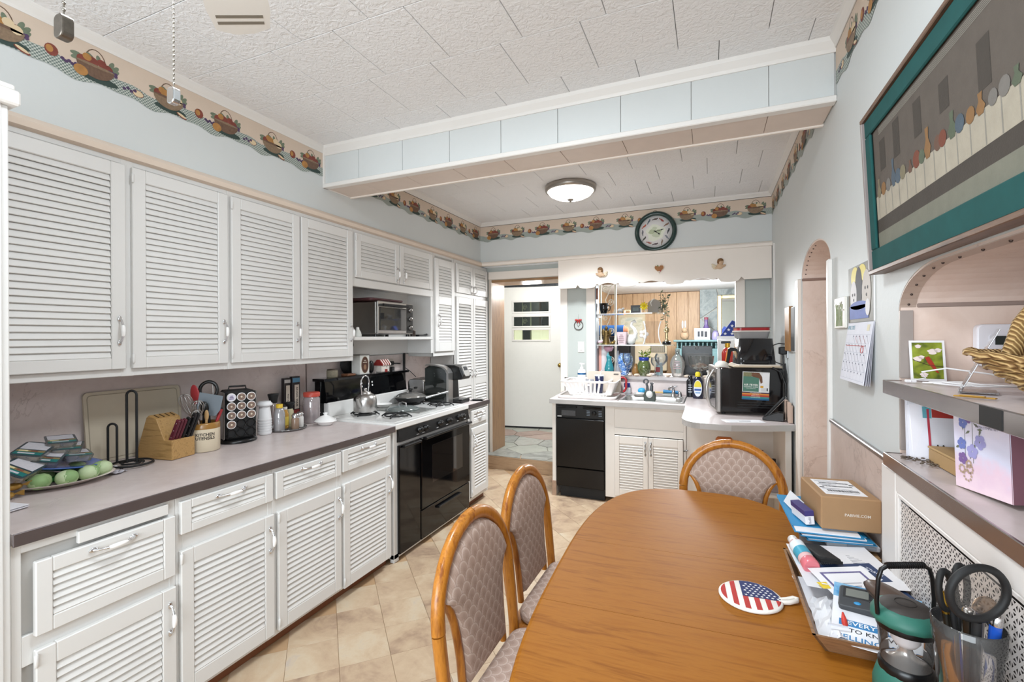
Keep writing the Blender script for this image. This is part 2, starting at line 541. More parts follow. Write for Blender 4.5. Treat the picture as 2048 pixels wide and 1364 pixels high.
m = MB()
m.box(-2.84, 4.97, 0, -2.38, 5.33, 2.82); m.box(-1.50, 4.97, 0, -1.14, 5.12, 2.82); m.box(0.22, 4.97, 0, 0.76, 5.12, 2.82)
m.box(-1.14, 4.97, 0, 0.22, 5.12, 1.06); m.box(-1.14, 4.97, 2.12, 0.22, 5.12, 2.82); m.box(-2.38, 4.97, 2.17, -1.50, 5.12, 2.82)
wall_b = struct(m.build('wall_back', M('#b9bdb8', 0.55, var=0.03, scale=3)))
MB().box(-1.145, 4.945, 1.057, 0.235, 5.50, 1.088, 0.004).build('sill', COUNTER, wall_b)
MB().box(-1.145, 4.938, 1.055, 0.235, 4.946, 1.090, 0.002).build('sill_edge', STRIP, wall_b)
MB().box(-1.235, 4.955, 1.06, -1.14, 4.971, 2.12, 0.003).build('opening_casing', CREAM, wall_b)
MB().box(0.22, 4.955, 1.06, 0.30, 4.971, 2.12, 0.003).build('opening_casing', CREAM, wall_b)
MB().box(-1.14, 4.972, 1.09, -1.132, 5.12, 2.12).build('opening_reveal', M('#a9b2ba', 0.4), wall_b)
MB().box(-1.525, 4.955, 0.15, -1.446, 4.971, 2.17, 0.003).build('door_casing', CREAM, wall_b)
MB().box(-2.40, 4.945, 2.175, -1.45, 4.971, 2.262, 0.004).build('door_header', CREAM, wall_b)
MB().box(-2.40, 4.955, 0.0, -2.365, 4.971, 2.175, 0.003).build('door_casing', M('#cfc4b8', 0.45), wall_b)
MB().box(-2.382, 4.972, 0.15, -2.365, 5.33, 2.17, 0.003).build('oak_jamb', OAK, wall_b)
MB().box(-2.38, 4.972, 2.14, -1.50, 5.33, 2.172, 0.003).build('oak_head', wood('oak_head_wood', '#8a6a4c', '#a5815c', '#7b5d44', 0, 1.3), wall_b)
MB().box(-2.38, 5.10, 2.17, -1.50, 5.33, 2.30).build('head_block', M('#a9a49c'), wall_b)
MB().box(-1.50, 4.972, 0.15, -1.492, 5.12, 2.17).build('door_reveal', CREAM, wall_b)
struct(MB().box(-2.365, 4.835, 0, -1.43, 4.97, 0.145).build('trim_5', wood('step_wood', '#94795e', '#a98d70', '#8a6e55', 0, 1.2)))
struct(MB().box(-1.475, 4.956, 0.915, 0.51, 4.969, 1.056, 0.002).build('trim_6', SPLASH))
MB().box(-1.478, 4.95, 0.915, -1.470, 4.970, 1.060).box(-1.478, 4.95, 1.052, -1.14, 4.970, 1.060).build('edge_strip', STRIP, S.objects['trim_6'])

so = struct(MB().box(-2.72, -1.8, 2.315, -2.425, 4.97, 2.82).build('wall_soffit_left', WALLC))
mold = MB().prism([(-2.425, 2.305), (-2.395, 2.312), (-2.39, 2.335), (-2.402, 2.35), (-2.412, 2.358), (-2.425, 2.36)], 0.70, 4.80, 'xz')
mold.X = Matrix.Identity(4)
mold.build('soffit_moulding', M('#dccbbb', 0.45, var=0.04), so)
sb = struct(MB().box(-2.425, 4.80, 2.315, 0.51, 4.97, 2.82).build('wall_soffit_back', WALLC))
MB().prism([(4.80, 2.308), (4.77, 2.312), (4.765, 2.335), (4.777, 2.35), (4.80, 2.358)], -2.40, 0.51, 'yz').build('soffit_moulding', CREAM, sb)
vp = [(-1.49, 2.31), (-1.49, 2.012), (-1.30, 2.012)]
def lobe(x0, x1, dz, n=8): return [(x0 + (x1 - x0) * i / n, 2.015 + dz * sin(PI * i / n)) for i in range(1, n)]
xs = [-1.28, -1.08, -0.86, -0.66, -0.42, -0.22, 0.06, 0.26]
for i in range(len(xs) - 1):
    vp.append((xs[i], 2.042)); vp += lobe(xs[i] + 0.005, xs[i + 1] - 0.005, 0.035 if i % 2 else -0.008) if i % 2 else [(x, z) for x, z in lobe(xs[i], xs[i + 1], -0.012)]
vp += [(0.26, 2.045), (0.285, 2.02), (0.505, 2.02), (0.505, 2.31)]
MB().prism(vp, 4.775, 4.797, 'xz').build('scalloped_valance', CREAM, sb)
MB().box(-1.14, 4.80, 2.05, 0.22, 4.96, 2.315).build('valance_backing', M('#a48365', 0.6), sb)
struct(MB().box(0.497, 4.60, 0.93, 0.511, 4.615, 2.3).build('trim_7', TRIM))

cl = struct(MB().box(-2.72, -1.95, 2.812, 0.76, 5.12, 2.90).build('ceiling', M('#8d8984', 0.9)))
ts = 0.362; g = 0.0011
tl = MB().box(g, g, 2.80, ts - g, ts - g, 2.813, 0.0016); c0 = None
for r in range(-1, 14):
    y = 1.53 + (r - 3) * 0.3625
    off = [0.0, 0.17, 0.06, 0.23, 0.12, 0.29][r % 6]
    for k in range(-1, 9):
        x = -2.425 + off + k * 0.3625
        x0 = max(x, -2.425); x1 = min(x + ts, 0.505)
        if x1 - x0 < 0.03: continue
        full = x0 == x and x1 == x + ts
        if full and c0 is not None: o = inst(c0, 'ceiling_tile', cl, (x, y, 0))
        elif full: c0 = o = tl.build('ceiling_tile', CEIL, cl); o.location = (x, y, 0)
        else:
            o = MB().box(x0 + g, y + g, 2.80, x1 - g, y + ts - g, 2.813, 0.0016).build('ceiling_tile', CEIL, cl)
def crown(axis, c, s, a, b, nm, zt=2.80, w=0.03, h=0.045):
    pr = [(c, zt), (c + s * w, zt), (c + s * w * 0.85, zt - h * 0.3), (c + s * w * 0.35, zt - h * 0.75), (c + s * w * 0.2, zt - h), (c, zt - h)]
    return struct(MB().prism(pr, a, b, 'xz' if axis == 'x' else 'yz').build(nm, TRIM))
crown('x', -2.425, 1, -1.8, 2.44, 'trim_8'); crown('x', -2.425, 1, 2.71, 4.80, 'trim_9', h=0.04)
crown('x', 0.51, -1, -1.8, 2.44, 'trim_10'); crown('x', 0.51, -1, 2.71, 4.80, 'trim_11', h=0.04)
crown('y', 4.80, -1, -2.425, 0.51, 'trim_12', h=0.04)
crown('y', 2.445, -1, -2.425, 0.51, 'trim_13', h=0.06, w=0.035)
bm = struct(MB().box(-2.425, 2.455, 2.535, 0.51, 2.70, 2.81).build('trim_14', TRIM))
bx = [-2.42, -2.128, -1.781, -1.44, -1.101, -0.762, -0.423, -0.083, 0.25, 0.505]
for a, b in zip(bx, bx[1:]):
    MB().box(a + 0.0012, 2.444, 2.542, b - 0.0012, 2.456, 2.745, 0.0015).build('beam_panel', WALLC, bm)
    MB().box(a + 0.0012, 2.475, 2.525, b - 0.0012, 2.685, 2.536, 0.0015).build('beam_panel', M('#d8c8bc', 0.4), bm)  # underside tinted pinkish, reflected light put into the colour
MB().box(-2.425, 2.425, 2.520, 0.51, 2.475, 2.548, 0.004).build('beam_lip', TRIM, bm)
MB().box(-2.425, 2.685, 2.518, 0.51, 2.705, 2.548, 0.003).build('beam_lip', CREAM, bm)
MB().box(-2.428, 2.43, 2.52, -2.412, 2.71, 2.80, 0.002).build('beam_end_strip', TRIM, bm)

# ---------------------------------------------------------------- printed wallpaper border with fruit baskets
kg = N('gingham_print')
ch1 = kg.node('ShaderNodeTexChecker'); ch1.inputs['Scale'].default_value = 150
kg.link(kg.coord((1, 1, 1)), ch1.inputs[0])
GING = kg.set(kg.mix(ch1.outputs['Fac'], '#bcc0b8', '#6d7a74'), 0.6)
BEIGE = M('#d3c0ae', 0.6, var=0.04); BASK = M('#6d5444', 0.6, var=0.4, scale=90); BASK2 = M('#86705a', 0.6, var=0.4, scale=90)
RED = M('#7f4035', 0.6, var=0.45, scale=40); ORG = M('#ad7c45', 0.6, var=0.35, scale=40); PURP = M('#4f3b5c', 0.6, var=0.3, scale=60)
LEAF = M('#6f7a66', 0.6, var=0.3, scale=50); CRM = M('#d9c3a0', 0.6); DKL = M('#3c3430', 0.6); DKG = M('#33443f', 0.6)
BMATS = [BEIGE, GING, BASK, RED, ORG, PURP, LEAF, CRM, DKL, BASK2, DKG]

def border(name, length, u0, X, z0=0.0):
    """u runs along the wall, v up; X maps (u, v, out) to the room"""
    m = MB(); m.X = X
    H = 0.178
    def disc(mi, u, v, a, b, out, rot=0.0, n=12, part=1.0):
        m.mat(mi)
        pts = []
        for i in range(n):
            t = 2 * PI * i / n * part
            x = a * cos(t); y = b * sin(t)
            pts.append((u + x * cos(rot) - y * sin(rot), v + x * sin(rot) + y * cos(rot), out))
        m.poly(pts)
    def wave(u): return 0.010 + 0.009 * sin(u * 21.4) + 0.006 * sin(u * 43 + 1.3)
    n = int(length / 0.03); st = length / n
    for i in range(n):
        a, b = i * st, (i + 1) * st
        wa, wb = wave(a + u0), wave(b + u0)
        m.mat(1).quad((a, wa, 0.0008), (b, wb, 0.0008), (b, 0.062 + wb * 0.9, 0.0008), (a, 0.062 + wa * 0.9, 0.0008))
        m.mat(0).quad((a, 0.060 + wa * 0.9, 0.0009), (b, 0.060 + wb * 0.9, 0.0009), (b, H, 0.0009), (a, H, 0.0009))
    m.mat(8).quad((0, H - 0.005, 0.0011), (length, H - 0.005, 0.0011), (length, H, 0.0011), (0, H, 0.0011))
    P = 0.2935
    k = math.ceil((u0 - 0.0) / P) - 1
    while True:
        c = k * P - u0
        if c > length + 0.05: break
        typ = k % 2
        if 0.075 < c < length - 0.075:
            disc(10, c + 0.01, 0.036, 0.075, 0.017, 0.0013)
            m.mat(2)
            hp = [(c + 0.036 * cos(t), 0.092 + 0.062 * sin(t)) for t in [PI * i / 10 for i in range(11)]]
            for (a, b), (a2, b2) in zip(hp, hp[1:]): m.quad((a, b, 0.0012), (a2, b2, 0.0012), (a2 + (a2 - c) * 0.1, b2 + 0.004, 0.0012), (a + (a - c) * 0.1, b + 0.004, 0.0012))
            for i, (t, lr) in enumerate(((8, 0.072), (22, 0.078), (35, 0.07), (158, 0.074), (172, 0.068), (75, 0.044), (112, 0.046))):
                t = rad(t); disc(6, c + lr * cos(t), 0.085 + lr * 0.8 * sin(t), 0.019, 0.009, 0.0014 + i * 0.00002, t + 0.5)
            fr = [(-0.045, 0.094, 0.021, 3), (0.044, 0.094, 0.02, 3), (-0.012, 0.1, 0.023, 4 if typ else 3), (0.022, 0.108, 0.018, 3 if not typ else 7), (-0.03, 0.112, 0.016, 4)]
            for i, (fx, fy, fr_, mi) in enumerate(fr): disc(mi, c + fx, fy, fr_, fr_ * 0.95, 0.0016 + i * 0.0001)
            for i in range(6): disc(5, c + 0.05 + 0.012 * (i % 3), 0.078 + 0.01 * (i // 3), 0.007, 0.007, 0.0023 + i * 0.00002, n=8)
            m.mat(9 if typ else 2)
            pts = [(c + 0.068 * cos(t), 0.086 + 0.052 * sin(t), 0.0026) for t in [PI + PI * i / 10 for i in range(11)]]
            m.poly(pts)
            m.mat(7 if typ else 9); disc(9 if not typ else 2, c, 0.087, 0.07, 0.006, 0.0027)
            if not typ: disc(4, c - 0.052, 0.046, 0.025, 0.022, 0.0029)
            else:
                disc(7, c + 0.045, 0.093, 0.019, 0.018, 0.0027)
                disc(3, c + 0.06, 0.026, 0.026, 0.008, 0.0029, -0.35); disc(7, c + 0.06, 0.029, 0.022, 0.006, 0.003, -0.35)
        u = c + P * 0.5
        if 0.03 < u < length - 0.03:
            if typ:
                disc(3, u, 0.077, 0.022, 0.024, 0.0018); disc(4, u - 0.006, 0.08, 0.012, 0.015, 0.002)
                for i in range(5): disc(5, u + 0.035 + 0.011 * i, 0.062 - 0.006 * (i % 2), 0.0075, 0.007, 0.0018 + i * 0.00003, n=8)
            else:
                disc(7, u + 0.015, 0.046, 0.021, 0.014, 0.0018); disc(3, u + 0.015, 0.046, 0.023, 0.016, 0.0017)
                for i in range(4): disc(5, u - 0.04 + 0.014 * i, 0.045 + 0.008 * (i % 2), 0.0075, 0.007, 0.0018 + i * 0.00003, n=8)
        k += 1
    return struct(m.build(name, BMATS))
ZB = 2.583
border('trim_1', 3.38, -1.153 + (-0.94), plane_x((-2.424, -0.94, ZB), (0, 1, 0), (0, 0, 1)))
border('trim_2', 2.10, 2.70 - 1.153, plane_x((-2.424, 2.70, ZB), (0, 1, 0), (0, 0, 1)))
border('trim_3', 2.93, 0.135 + 0.2935, plane_x((-2.42, 4.799, ZB), (1, 0, 0), (0, 0, 1)))
border('trim_4', 2.10, 0.16, plane_x((0.509, 4.80, ZB), (0, -1, 0), (0, 0, 1)))
border('trim_15', 2.45, 0.05, plane_x((0.509, 2.44, ZB - 0.003), (0, -1, 0), (0, 0, 1)))

# ---------------------------------------------------------------- hall and family room beyond the openings
def clip(poly, nx, ny, c):
    out = []
    for i in range(len(poly)):
        a, b = poly[i], poly[(i + 1) % len(poly)]
        da = nx * a[0] + ny * a[1] - c; db = nx * b[0] + ny * b[1] - c
        if da <= 0: out.append(a)
        if da * db < 0:
            t = da / (da - db); out.append((a[0] + (b[0] - a[0]) * t, a[1] + (b[1] - a[1]) * t))
    return out
def crazy(x0, y0, x1, y1, nx, ny, gap, seed):
    r = random.Random(seed)
    w, h = (x1 - x0) / nx, (y1 - y0) / ny
    pts = [(x0 + (i + 0.5 + r.uniform(-.36, .36) + 0.4 * (j % 2) - .2) * w, y0 + (j + 0.5 + r.uniform(-.34, .34)) * h) for i in range(nx) for j in range(ny)]
    cells = []
    for a in pts:
        poly = [(x0, y0), (x1, y0), (x1, y1), (x0, y1)]
        for b in pts:
            if a is b: continue
            dx, dy = b[0] - a[0], b[1] - a[1]; L = math.hypot(dx, dy); ux, uy = dx / L, dy / L
            poly = clip(poly, ux, uy, ux * (a[0] + b[0]) / 2 + uy * (a[1] + b[1]) / 2 - gap / 2)
            if len(poly) < 3: break
        if len(poly) >= 3: cells.append(poly)
    return cells
hf = struct(MB().box(-3.3, 4.9, 0.02, 1.8, 9.0, 0.138).build('floor_hall', GROUT))
r = random.Random(5)
for i, c in enumerate(crazy(-3.0, 4.845, -1.15, 6.6, 5, 5, 0.012, 11)):
    MB().prism(c, 0.06, 0.15 + r.uniform(-0.002, 0.002), 'xy').build('flagstone', [SLATE, SLATEG, SLATE, SLATEP, SLATEG][i % 5], hf)
struct(MB().box(-3.3, 4.9, 2.31, 1.8, 9.1, 2.38).build('ceiling_hall', M('#e9ebee', 0.6)))
struct(MB().box(-3.42, 5.12, 0, -3.3, 9.0, 2.4).build('wall_hall_left', M('#b7b2a8', 0.6)))
struct(MB().box(1.8, 5.0, 0, 1.9, 9.1, 2.4).build('wall_family_right', M('#c9bda9', 0.6)))
struct(MB().box(0.76, 4.97, 0, 1.9, 5.12, 2.4).build('wall_family_front', M('#c9bda9', 0.6)))
hp = struct(MB().box(-3.3, 6.80, 0.14, -1.85, 6.86, 2.31).build('wall_hall_back', M('#45474a', 0.6)))
GREYP = M('#70757a', 0.5, var=0.1)
for i in range(9): MB().box(-3.29 + i * 0.16 + 0.003, 6.785, 0.15, -3.29 + (i + 1) * 0.16 - 0.003, 6.80, 2.30, 0.003).build('wall_plank', GREYP, hp)
wfb = struct(MB().box(-3.3, 9.0, 0.1, 1.9, 9.1, 2.32).build('wall_family_back', M('#6d5540', 0.7)))
for i in range(16):
    x = -3.3 + i * 0.195
    MB().box(x + 0.002, 8.985, 0.14, x + 0.193, 9.0, 2.30, 0.003).build('wall_plank', PANEL, wfb)
struct(MB().box(-1.85, 6.8, 0.14, -1.79, 9.0, 2.31).build('wall_family_left', PANEL))
fp = struct(MB().box(-0.17, 8.72, 0.1, 1.8, 8.99, 2.31).build('wall_fireplace', M('#aaa7a0', 0.8)))
r = random.Random(2)
for c in crazy(-0.17, 0.6, 1.1, 2.30, 4, 5, 0.022, 21):
    MB().prism(c, 8.66 + r.uniform(0, 0.035), 8.73, 'xz').build('stone', ROCK, fp)
MB().box(-0.03, 8.50, 0.9, 1.1, 8.66, 0.98, 0.01).build('mantel', M('#dcdcdc'), fp)
dr = MB()
dx0, dx1 = 0.0, 0.93
WZ = [(1.462, 1.603), (1.665, 1.80), (1.878, 2.017)]
zl = [0.175] + [z for p_ in WZ for z in p_] + [2.242]
for i in range(0, len(zl), 2): dr.box(0.17, 0, zl[i] - 0.0, 0.70, 0.04, zl[i + 1], 0)
dr.box(0, 0, 0.175, 0.17, 0.04, 2.242); dr.box(0.70, 0, 0.175, dx1, 0.04, 2.242)
d1 = struct(dr.build('door_1', M('#eceae4', 0.4, var=0.02)))
d1.location = (-2.876, 6.42, 0); d1.rotation_euler = (0, 0, rad(8.5))
for i, (a, b) in enumerate(WZ):
    fm = MB()
    fm.box(0.145, -0.012, a - 0.025, 0.725, 0.0, a, 0.003).box(0.145, -0.012, b, 0.725, 0.0, b + 0.025, 0.003)
    fm.box(0.145, -0.012, a, 0.17, 0.0, b, 0.003).box(0.70, -0.012, a, 0.725, 0.0, b, 0.003)
    fm.build('window_frame', TRIM, d1)
    MB().box(0.17, 0.012, a, 0.70, 0.018, b).build('pane', glass('#dfe6e4'), d1)
lit = N('glowing_backdrop'); lit.set('#f4eccc', 0.6); lit.b.inputs['Emission Color'].default_value = lin('#fff3d0'); lit.b.inputs['Emission Strength'].default_value = 1.0  # glow put into the panel colour for the bright lowest pane
vb = MB().mat(0).box(0.16, 0.050, 1.64, 0.71, 0.058, 2.05)  # dark panel painted in place of the unlit room beyond the panes
vb.mat(0).box(0.29, 0.050, 1.44, 0.42, 0.058, 1.62).mat(1).box(0.16, 0.050, 1.44, 0.29, 0.058, 1.62).box(0.42, 0.05, 1.44, 0.71, 0.058, 1.62)
vb.mat(2).box(0.29, 0.046, 1.44, 0.30, 0.05, 2.03).box(0.41, 0.046, 1.44, 0.43, 0.05, 2.03)
sp = [(0.33 + 0.035 * math.exp(-t * 0.12) * cos(t), 0.046, 1.73 + 0.05 * math.exp(-t * 0.12) * sin(t)) for t in [i * 0.5 for i in range(24)]]
vb.tube(sp, 0.004, 5); vb.tube([(x, y, z + 0.21) for x, y, z in sp], 0.004, 5)
vb.build('pane_backdrop', [M('#2a2623', 0.5), lit.m, M('#b9ad8a', 0.5)], d1)
BRASS = M('#a98c4a', 0.25, 1.0, var=0.08)
kn = MB(); kn.X = Matrix.Translation((0.865, 0, 1.09)) @ Matrix.Rotation(PI / 2, 4, 'X')
kn.lathe([(0.0, -0.002), (0.032, -0.001), (0.032, 0.006), (0.012, 0.012), (0.012, 0.03), (0.026, 0.04), (0.030, 0.055), (0.022, 0.068), (0.0, 0.072)], 20)
kn.build('door_knob', BRASS, d1)
MB().box(0, 0.0, 0.152, 0.93, 0.03, 0.176).build('door_sweep', MATTEBLACK, d1)

# ================================================================ LEFT SIDE: LOUVERED CABINETS
CAB = M('#dad8d5', 0.4, var=0.02, scale=6, bump=0.05, bscale=50)
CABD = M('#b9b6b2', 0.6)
KICK = M('#7a4a30', 0.45, var=0.15, scale=8)
HM = [CHROME, PORC]
_slat = {}

def slat_mesh(L, h, t=0.006):
    key = (round(L, 4), round(h, 4))
    return key

def handle_mb(L=0.105, vertical=True):
    """bow pull: oval end plates, chrome arms, porcelain grip (local: front is -y)"""
    m = MB()
    def P(s, out): return (0, -out, s) if vertical else (s, -out, 0)
    h = L / 2
    for sg in (-1, 1):
        c = P(sg * h, 0.004)
        m.mat(0).ell(c[0], c[1], c[2], 0.0085 if vertical else 0.014, 0.004, 0.014 if vertical else 0.0085, 12, 6)
        m.tube([P(sg * h, 0.004), P(sg * h * 0.9, 0.016), P(sg * h * 0.68, 0.022), P(sg * h * 0.42, 0.028)], [0.006, 0.0035, 0.004, 0.0055], 8)
    m.mat(1).tube([P(-h * 0.45, 0.028), P(-h * 0.3, 0.030), P(0, 0.031), P(h * 0.3, 0.030), P(h * 0.45, 0.028)], [0.0055, 0.0075, 0.0085, 0.0075, 0.0055], 10)
    return m

_hm = {}

def put_handle(door, x, z, vertical=True, L=0.105, mats=None):
    key = (vertical, L, mats is None)
    if key not in _hm:
        _hm[key] = handle_mb(L, vertical).build('handle', mats or HM, door); o = _hm[key]
    else: o = inst(_hm[key], 'handle', door, (0, 0, 0))
    o.location = (x, -0.02, z)
    return o

def louver(root, name, u0, u1, z0, z1, bands=None, st=0.055, rail=0.062, pitch=0.0278, mat=None, th=0.02, tilt=22, ov=1.05, front=-0.0):
    """louvered door or drawer front. Local frame of root: x along the front, front faces -y, door back at y=0"""
    mat = mat or CAB
    w = u1 - u0
    d = MB()
    bands = bands or [(z0 + rail, z1 - rail)]
    zz = [z0] + [v for b in bands for v in b] + [z1]
    d.box(0, -th, 0, st, 0, z1 - z0, 0.003); d.box(w - st, -th, 0, w, 0, z1 - z0, 0.003)
    for i in range(0, len(zz), 2): d.box(st, -th + 0.0005, zz[i] - z0, w - st, 0, zz[i + 1] - z0, 0.003)
    o = d.build(name, mat, root); o.location = (u0, front, z0)
    L = w - 2 * st - 0.002; sh = pitch * ov
    key = (round(L, 3), round(sh, 4), mat.name)
    for a, b in bands:
        n = max(2, int(round((b - a) / pitch))); pt = (b - a) / n
        for i in range(n):
            zc = a + (i + 0.5) * pt - z0
            if key not in _slat:
                sm = MB(); sm.box(-L / 2, -0.0032, -sh / 2, L / 2, 0.0032, sh / 2, 0.0015)
                s_ = sm.build('slat', mat, o); _slat[key] = s_
            else: s_ = inst(_slat[key], 'slat', o, (0, 0, 0))
            s_.location = (w / 2, -th / 2 - 0.001, zc); s_.rotation_euler = (rad(-tilt + random.uniform(-1.5, 1.5)), 0, 0)
    return o

def hinge(door, x, z):
    MB().lathe([(0.004, -0.02), (0.0055, -0.018), (0.0055, 0.018), (0.004, 0.02)], 10, x, -0.022, z).build('hinge', CAB, door)

R90 = PI / 2
t = T('tall_cabinet', 'tall plain white cabinet cut off by the left edge, with a capped top', 'cabinet', (-2.31, 0.45, 0))
MB().box(-2.715, 0.20, 0.0, -1.955, 0.695, 2.20, 0.003).build('carcass', CAB, t, True)
MB().box(-1.957, 0.58, 0.0, -1.932, 0.703, 2.20, 0.003).box(-1.935, 0.60, 0.0, -1.926, 0.685, 2.20, 0.002).box(-1.957, 0.20, 0.0, -1.932, 0.32, 2.20, 0.003).box(-1.955, 0.32, 0.1, -1.945, 0.58, 2.15, 0.002).build('face_frame', CAB, t, True)
MB().box(-2.715, 0.18, 2.20, -1.905, 0.722, 2.245, 0.006).box(-2.715, 0.19, 2.245, -1.915, 0.712, 2.262, 0.004).build('cap', TRIM, t, True)

CASE_D = 0.292

def wall_unit(name, label, y0, y1, z0, z1, x=-2.425, depth=None):
    """root at the left end of the front, rotated so local x runs along +y of the room"""
    r_ = T(name, label, 'cabinet', (x, y0, z0), R90, 'white louvered wall cabinets')
    L = y1 - y0; D = depth or 0.285
    m = MB(); m.box(0, 0.002, 0, L, D, z1 - z0, 0.002)
    m.build('carcass', CABD, r_)
    f = MB()
    f.box(0.001, -0.0024, 0.001, L - 0.001, 0.0115, 0.034, 0.002); f.box(0.001, -0.0024, z1 - z0 - 0.03, L - 0.001, 0.0115, z1 - z0 - 0.001, 0.002)
    return r_, f, L

ZU0, ZU1 = 1.333, 2.314
r1, f, L = wall_unit('wall_cabinet', 'white louvered two-door wall cabinet nearest the left edge of the photo', 0.70, 1.742, ZU0, ZU1)
f.box(0.0, -0.003, 0, 0.10, 0.012, ZU1 - ZU0, 0.002); f.box(0.54, -0.003, 0, 0.592, 0.012, ZU1 - ZU0, 0.002); f.box(1.02, -0.003, 0, L, 0.012, ZU1 - ZU0, 0.002)
f.build('face_frame', CAB, r1)
dd = louver(r1, 'door', 0.10, 0.552, 0.034, 0.945, [(0.085, 0.885)], front=-0.003); put_handle(dd, 0.425, 0.17)
dd = louver(r1, 'door', 0.579, 1.034, 0.034, 0.945, [(0.085, 0.885)], front=-0.003); put_handle(dd, 0.428, 0.17); hinge(dd, 0.0, 0.045); hinge(dd, 0, 0.86)
r2, f, L = wall_unit('wall_cabinet', 'white louvered two-door wall cabinet beside the open microwave niche', 1.743, 2.712, ZU0, ZU1)
f.box(0, -0.003, 0, 0.03, 0.012, ZU1 - ZU0, 0.002); f.box(0.455, -0.003, 0, 0.505, 0.012, ZU1 - ZU0, 0.002); f.box(0.93, -0.003, 0, L, 0.012, ZU1 - ZU0, 0.002)
f.build('face_frame', CAB, r2)
r2['label'] = 'white louvered two-door wall cabinet directly left of the toaster oven'
dd = louver(r2, 'door', 0.012, 0.473, 0.034, 0.945, [(0.085, 0.885)], front=-0.003); put_handle(dd, 0.435, 0.17); hinge(dd, 0.0, 0.045); hinge(dd, 0, 0.86)
dd = louver(r2, 'door', 0.487, 0.950, 0.034, 0.945, [(0.085, 0.885)], front=-0.003); put_handle(dd, 0.438, 0.17); hinge(dd, 0.0, 0.045)

r3, f, L = wall_unit('wall_cabinet', 'short two-door louvered cabinet with an open shelf holding the toaster oven', 2.713, 3.795, 1.333, 2.314)
for c in list(r3.children): bpy.data.objects.remove(c)
MB().box(0, 0.002, 0.575, L, 0.285, 0.981, 0.002).box(L - 0.022, 0.0, 0.02, L, 0.285, 0.575, 0.002).box(0, 0.272, 0.02, L - 0.022, 0.285, 0.575).build('carcass', CAB, r3)
f = MB(); f.box(0, -0.006, 0.55, L, 0.02, 0.612, 0.004).box(0.001, -0.0024, 0.945, L - 0.001, 0.0115, 0.980, 0.002).box(0, -0.003, 0.60, 0.03, 0.012, 0.96, 0.002).box(0.53, -0.003, 0.60, 0.56, 0.012, 0.96, 0.002).box(L - 0.04, -0.003, 0.02, L, 0.012, 0.96, 0.002)
f.build('face_frame', CAB, r3)
MB().box(0, -0.012, 0.150, L - 0.022, 0.272, 0.176, 0.003).build('shelf', CAB, r3)
dd = louver(r3, 'door', 0.015, 0.538, 0.617, 0.945, [(0.672, 0.89)], pitch=0.0275, front=-0.003); put_handle(dd, 0.487, 0.075); hinge(dd, 0.0, 0.03); hinge(dd, 0, 0.29)
dd = louver(r3, 'door', 0.548, 1.045, 0.617, 0.945, [(0.672, 0.89)], pitch=0.0275, front=-0.003); put_handle(dd, 0.045, 0.075)

r4, f, L = wall_unit('wall_cabinet', 'narrow single-door louvered wall cabinet right of the toaster oven shelf', 3.796, 4.185, 1.320, 2.314)
f.box(0, -0.003, 0, 0.03, 0.012, 0.98, 0.002).box(L - 0.03, -0.003, 0, L, 0.012, 0.98, 0.002)
f.build('face_frame', CAB, r4)
dd = louver(r4, 'door', 0.012, 0.372, 0.045, 0.94, [(0.13, 0.50), (0.58, 0.87)], st=0.06, front=-0.003); put_handle(dd, 0.05, 0.30)

r5 = T('pantry_cabinet', 'tall white louvered pantry with four doors beside the oak doorway', 'cabinet', (-2.425, 4.195, 0), R90)
L = 0.755
MB().box(0, 0.002, 0.0, L, 0.285, 2.305, 0.002).build('carcass', CABD, r5)
MB().box(0, -0.003, 0.0, 0.03, 0.012, 2.305, 0.002).box(L - 0.03, -0.003, 0.0, L, 0.012, 2.305, 0.002).box(0.03, -0.003, 0, L - 0.03, 0.012, 0.08, 0.002).box(0.03, -0.003, 1.925, L - 0.03, 0.012, 1.965, 0.002).box(0.03, -0.003, 2.27, L - 0.03, 0.012, 2.305, 0.002).build('face_frame', CAB, r5)
for a, b, hx in ((0.015, 0.372, 0.325), (0.383, 0.74, 0.03)):
    dd = louver(r5, 'upper_door', a, b, 1.965, 2.265, [(2.03, 2.21)], st=0.045, front=-0.003); put_handle(dd, hx, 0.05, True, 0.07)
    dd = louver(r5, 'lower_door', a, b, 0.09, 1.925, [(0.17, 0.98), (1.06, 1.85)], st=0.045, pitch=0.031, tilt=34, ov=1.1, front=-0.003); put_handle(dd, hx, 1.02, True, 0.07)

GX = -1.945

